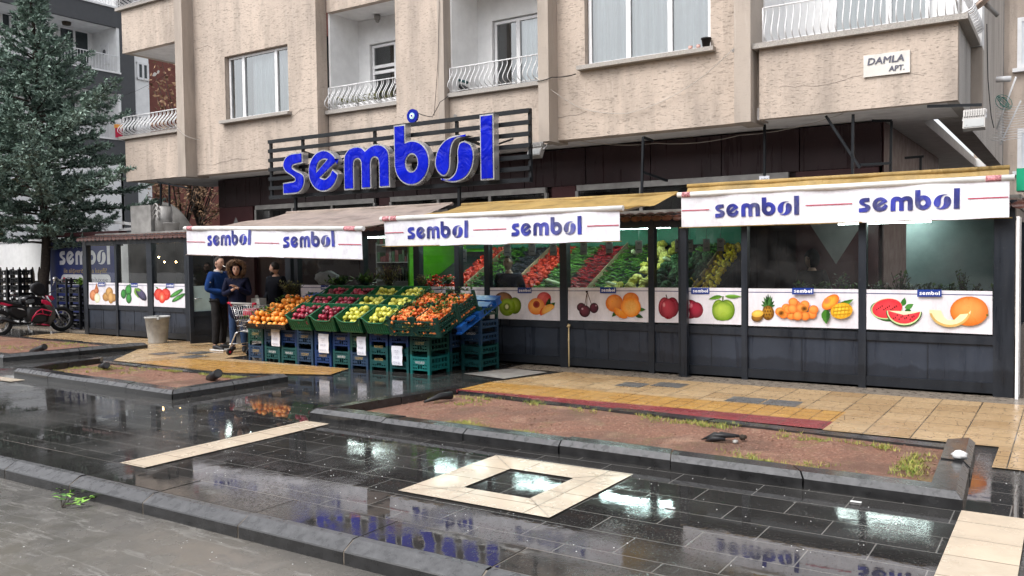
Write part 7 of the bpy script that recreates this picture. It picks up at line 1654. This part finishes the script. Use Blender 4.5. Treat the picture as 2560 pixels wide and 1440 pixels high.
# ================================================================ DEBRIS ON THE GROUND
for (u0, v0, u1, v1, lab, r_, z) in ((80, 880, 112, 867, 'black pipe stub lying in the far left bed', .055, .08), (525, 946, 546, 933, 'black pipe stub sticking out of the small gravel bed at the right', .06, .09), (252, 918, 272, 911, 'black pipe stub at the left end of the small gravel bed', .05, .07)):
    a_, b_ = onZ(u0, v0, .04), onZ(u1, v1, .04+r_*2); mb = MB(); d = (b_-a_); 
    if d.length > .45: b_ = a_+d.normalized()*.45
    mb.tube([a_, b_], r_, 14); mb.tube([b_-d.normalized()*.02, b_+d.normalized()*.004], r_*.8, 12, 1); mb.build('pipe_stub', [MT['blackp'], MT['engine']], label=lab, cat='pipe stub')
mb = MB()
for k_, (u, v, l, h) in enumerate(((1800, 1104, .17, .05), (1815, 1100, .15, .04), (1790, 1106, .10, .03))):
    c = onZ(u, v, .04); mb.tube([c-X_*l, c-X_*l*.3+Z_*h, c+X_*l*.8+Z_*h*1.2], [.004, .03, .012], 7)
mb.build('plastic_shard', MT['blackp'], label='broken black plastic piece in the long gravel bed', cat='debris')
for (u, v, r_, m_, lab) in ((1857, 1097, .035, 'bark', 'dark brown clod beside the broken black plastic'), (1838, 1107, .026, 'stone', 'small pale stone beside the broken black plastic')):
    c = onZ(u, v, .04); mb = MB(); mb.ball(c+Z_*r_*.4, r_, r_*.9, r_*.7, 9, 6, 0, lambda p: p*(1+.2*sin(p.x*5+p.y*7))); mb.build('stone', MT[m_], label=lab, cat='stone')
c = onZ(2398, 1148, .12); mb = MB(); mb.ball(c+Z_*.03, .055, .04, .035, 9, 6, 0, lambda p: p*(1+.25*sin(p.x*6+p.z*7+p.y*4))); mb.build('white_lump', MT['litter'], label='white crumbled lump on the right corner of the stone border', cat='debris')
a_, b_ = onZ(1060, 1005, .05), onZ(1128, 988, .09); mb = MB(); mb.tube([a_, a_.lerp(b_, .6)+Z_*.02, b_], [.012, .04, .05], 8); mb.build('black_strip', MT['blackp'], label='black strip lying at the back left corner of the long bed', cat='debris')
for (u, v) in ((1675, 1267), (2140, 1252)):
    c = onZ(u, v, .012); mb = MB(); mb.box(c.x-.035, c.x+.035, c.y-.012, c.y+.012, .003, .008); mb.build('paper_scrap', MT['litter'], label='white scrap on the black paving %s' % ('right of the cream diamond' if u < 2000 else 'before the right end of the long bed'), cat='scrap')
c = onZ(585, 866+26, .12)
t = thing('leafy_twig', 'fresh green leafy twig lying in the wet road by the kerb', 'twig', onZ(195, 1250, -.12)); b, lf = MB(), MB(); base = onZ(155, 1268, -.118)
for (u, v, n_) in ((240, 1240, 9), (205, 1225, 7), (185, 1218, 7), (210, 1262, 8), (150, 1215, 3), (275, 1238, 3)):
    tip = onZ(u, v, -.10); b.tube([base, base.lerp(tip, .5)+Z_*.015, tip], .003, 4)
    for k_ in range(n_):
        p = base.lerp(tip, .35+.65*k_/n_)+Z_*.012; a = RND.uniform(0, 2*pi); d = Vector((cos(a), sin(a), RND.uniform(.0, .35))).normalized(); l = RND.uniform(.05, .085); s_ = d.cross(Z_).normalized()*l*.17; lf.add([p, p+d*l*.5+s_+Z_*.006, p+d*l, p+d*l*.5-s_+Z_*.006], [(0, 1, 2, 3)])
b.build('twigs', MT['bark'], t); lf.build('leaves', m_leaf('twig_leaves', '3c7a28', '8fbf50', .4, 9), t)

# ================================================================ ACROSS THE STREET (seen mirrored in glass and wet stone)
t = thing('opposite_building', 'dull brick-grey apartment block across the street, mirrored in the shop glass', 'building', (-8, -24, 0)); mb = MB(); mb.box(-60, 30, -34, -24, -.3, 13); mb.build('wall', P('dull_render', (.30, .285, .27), .8), t)
mb = MB()
for i in range(26):
    for j in range(4): x = -58+i*3.4; mb.box(x, x+1.6, -24.0, -23.95, 1.2+j*3, 2.8+j*3)
mb.build('window_row', P('far_panes', (.03, .035, .04), .1), t)
mb = MB()
for j in range(4): mb.box(-60, 30, -24, -23.2, .1+j*3+2.9, .1+j*3+3.1)
mb.build('floor_band', MT['lgrey'], t)
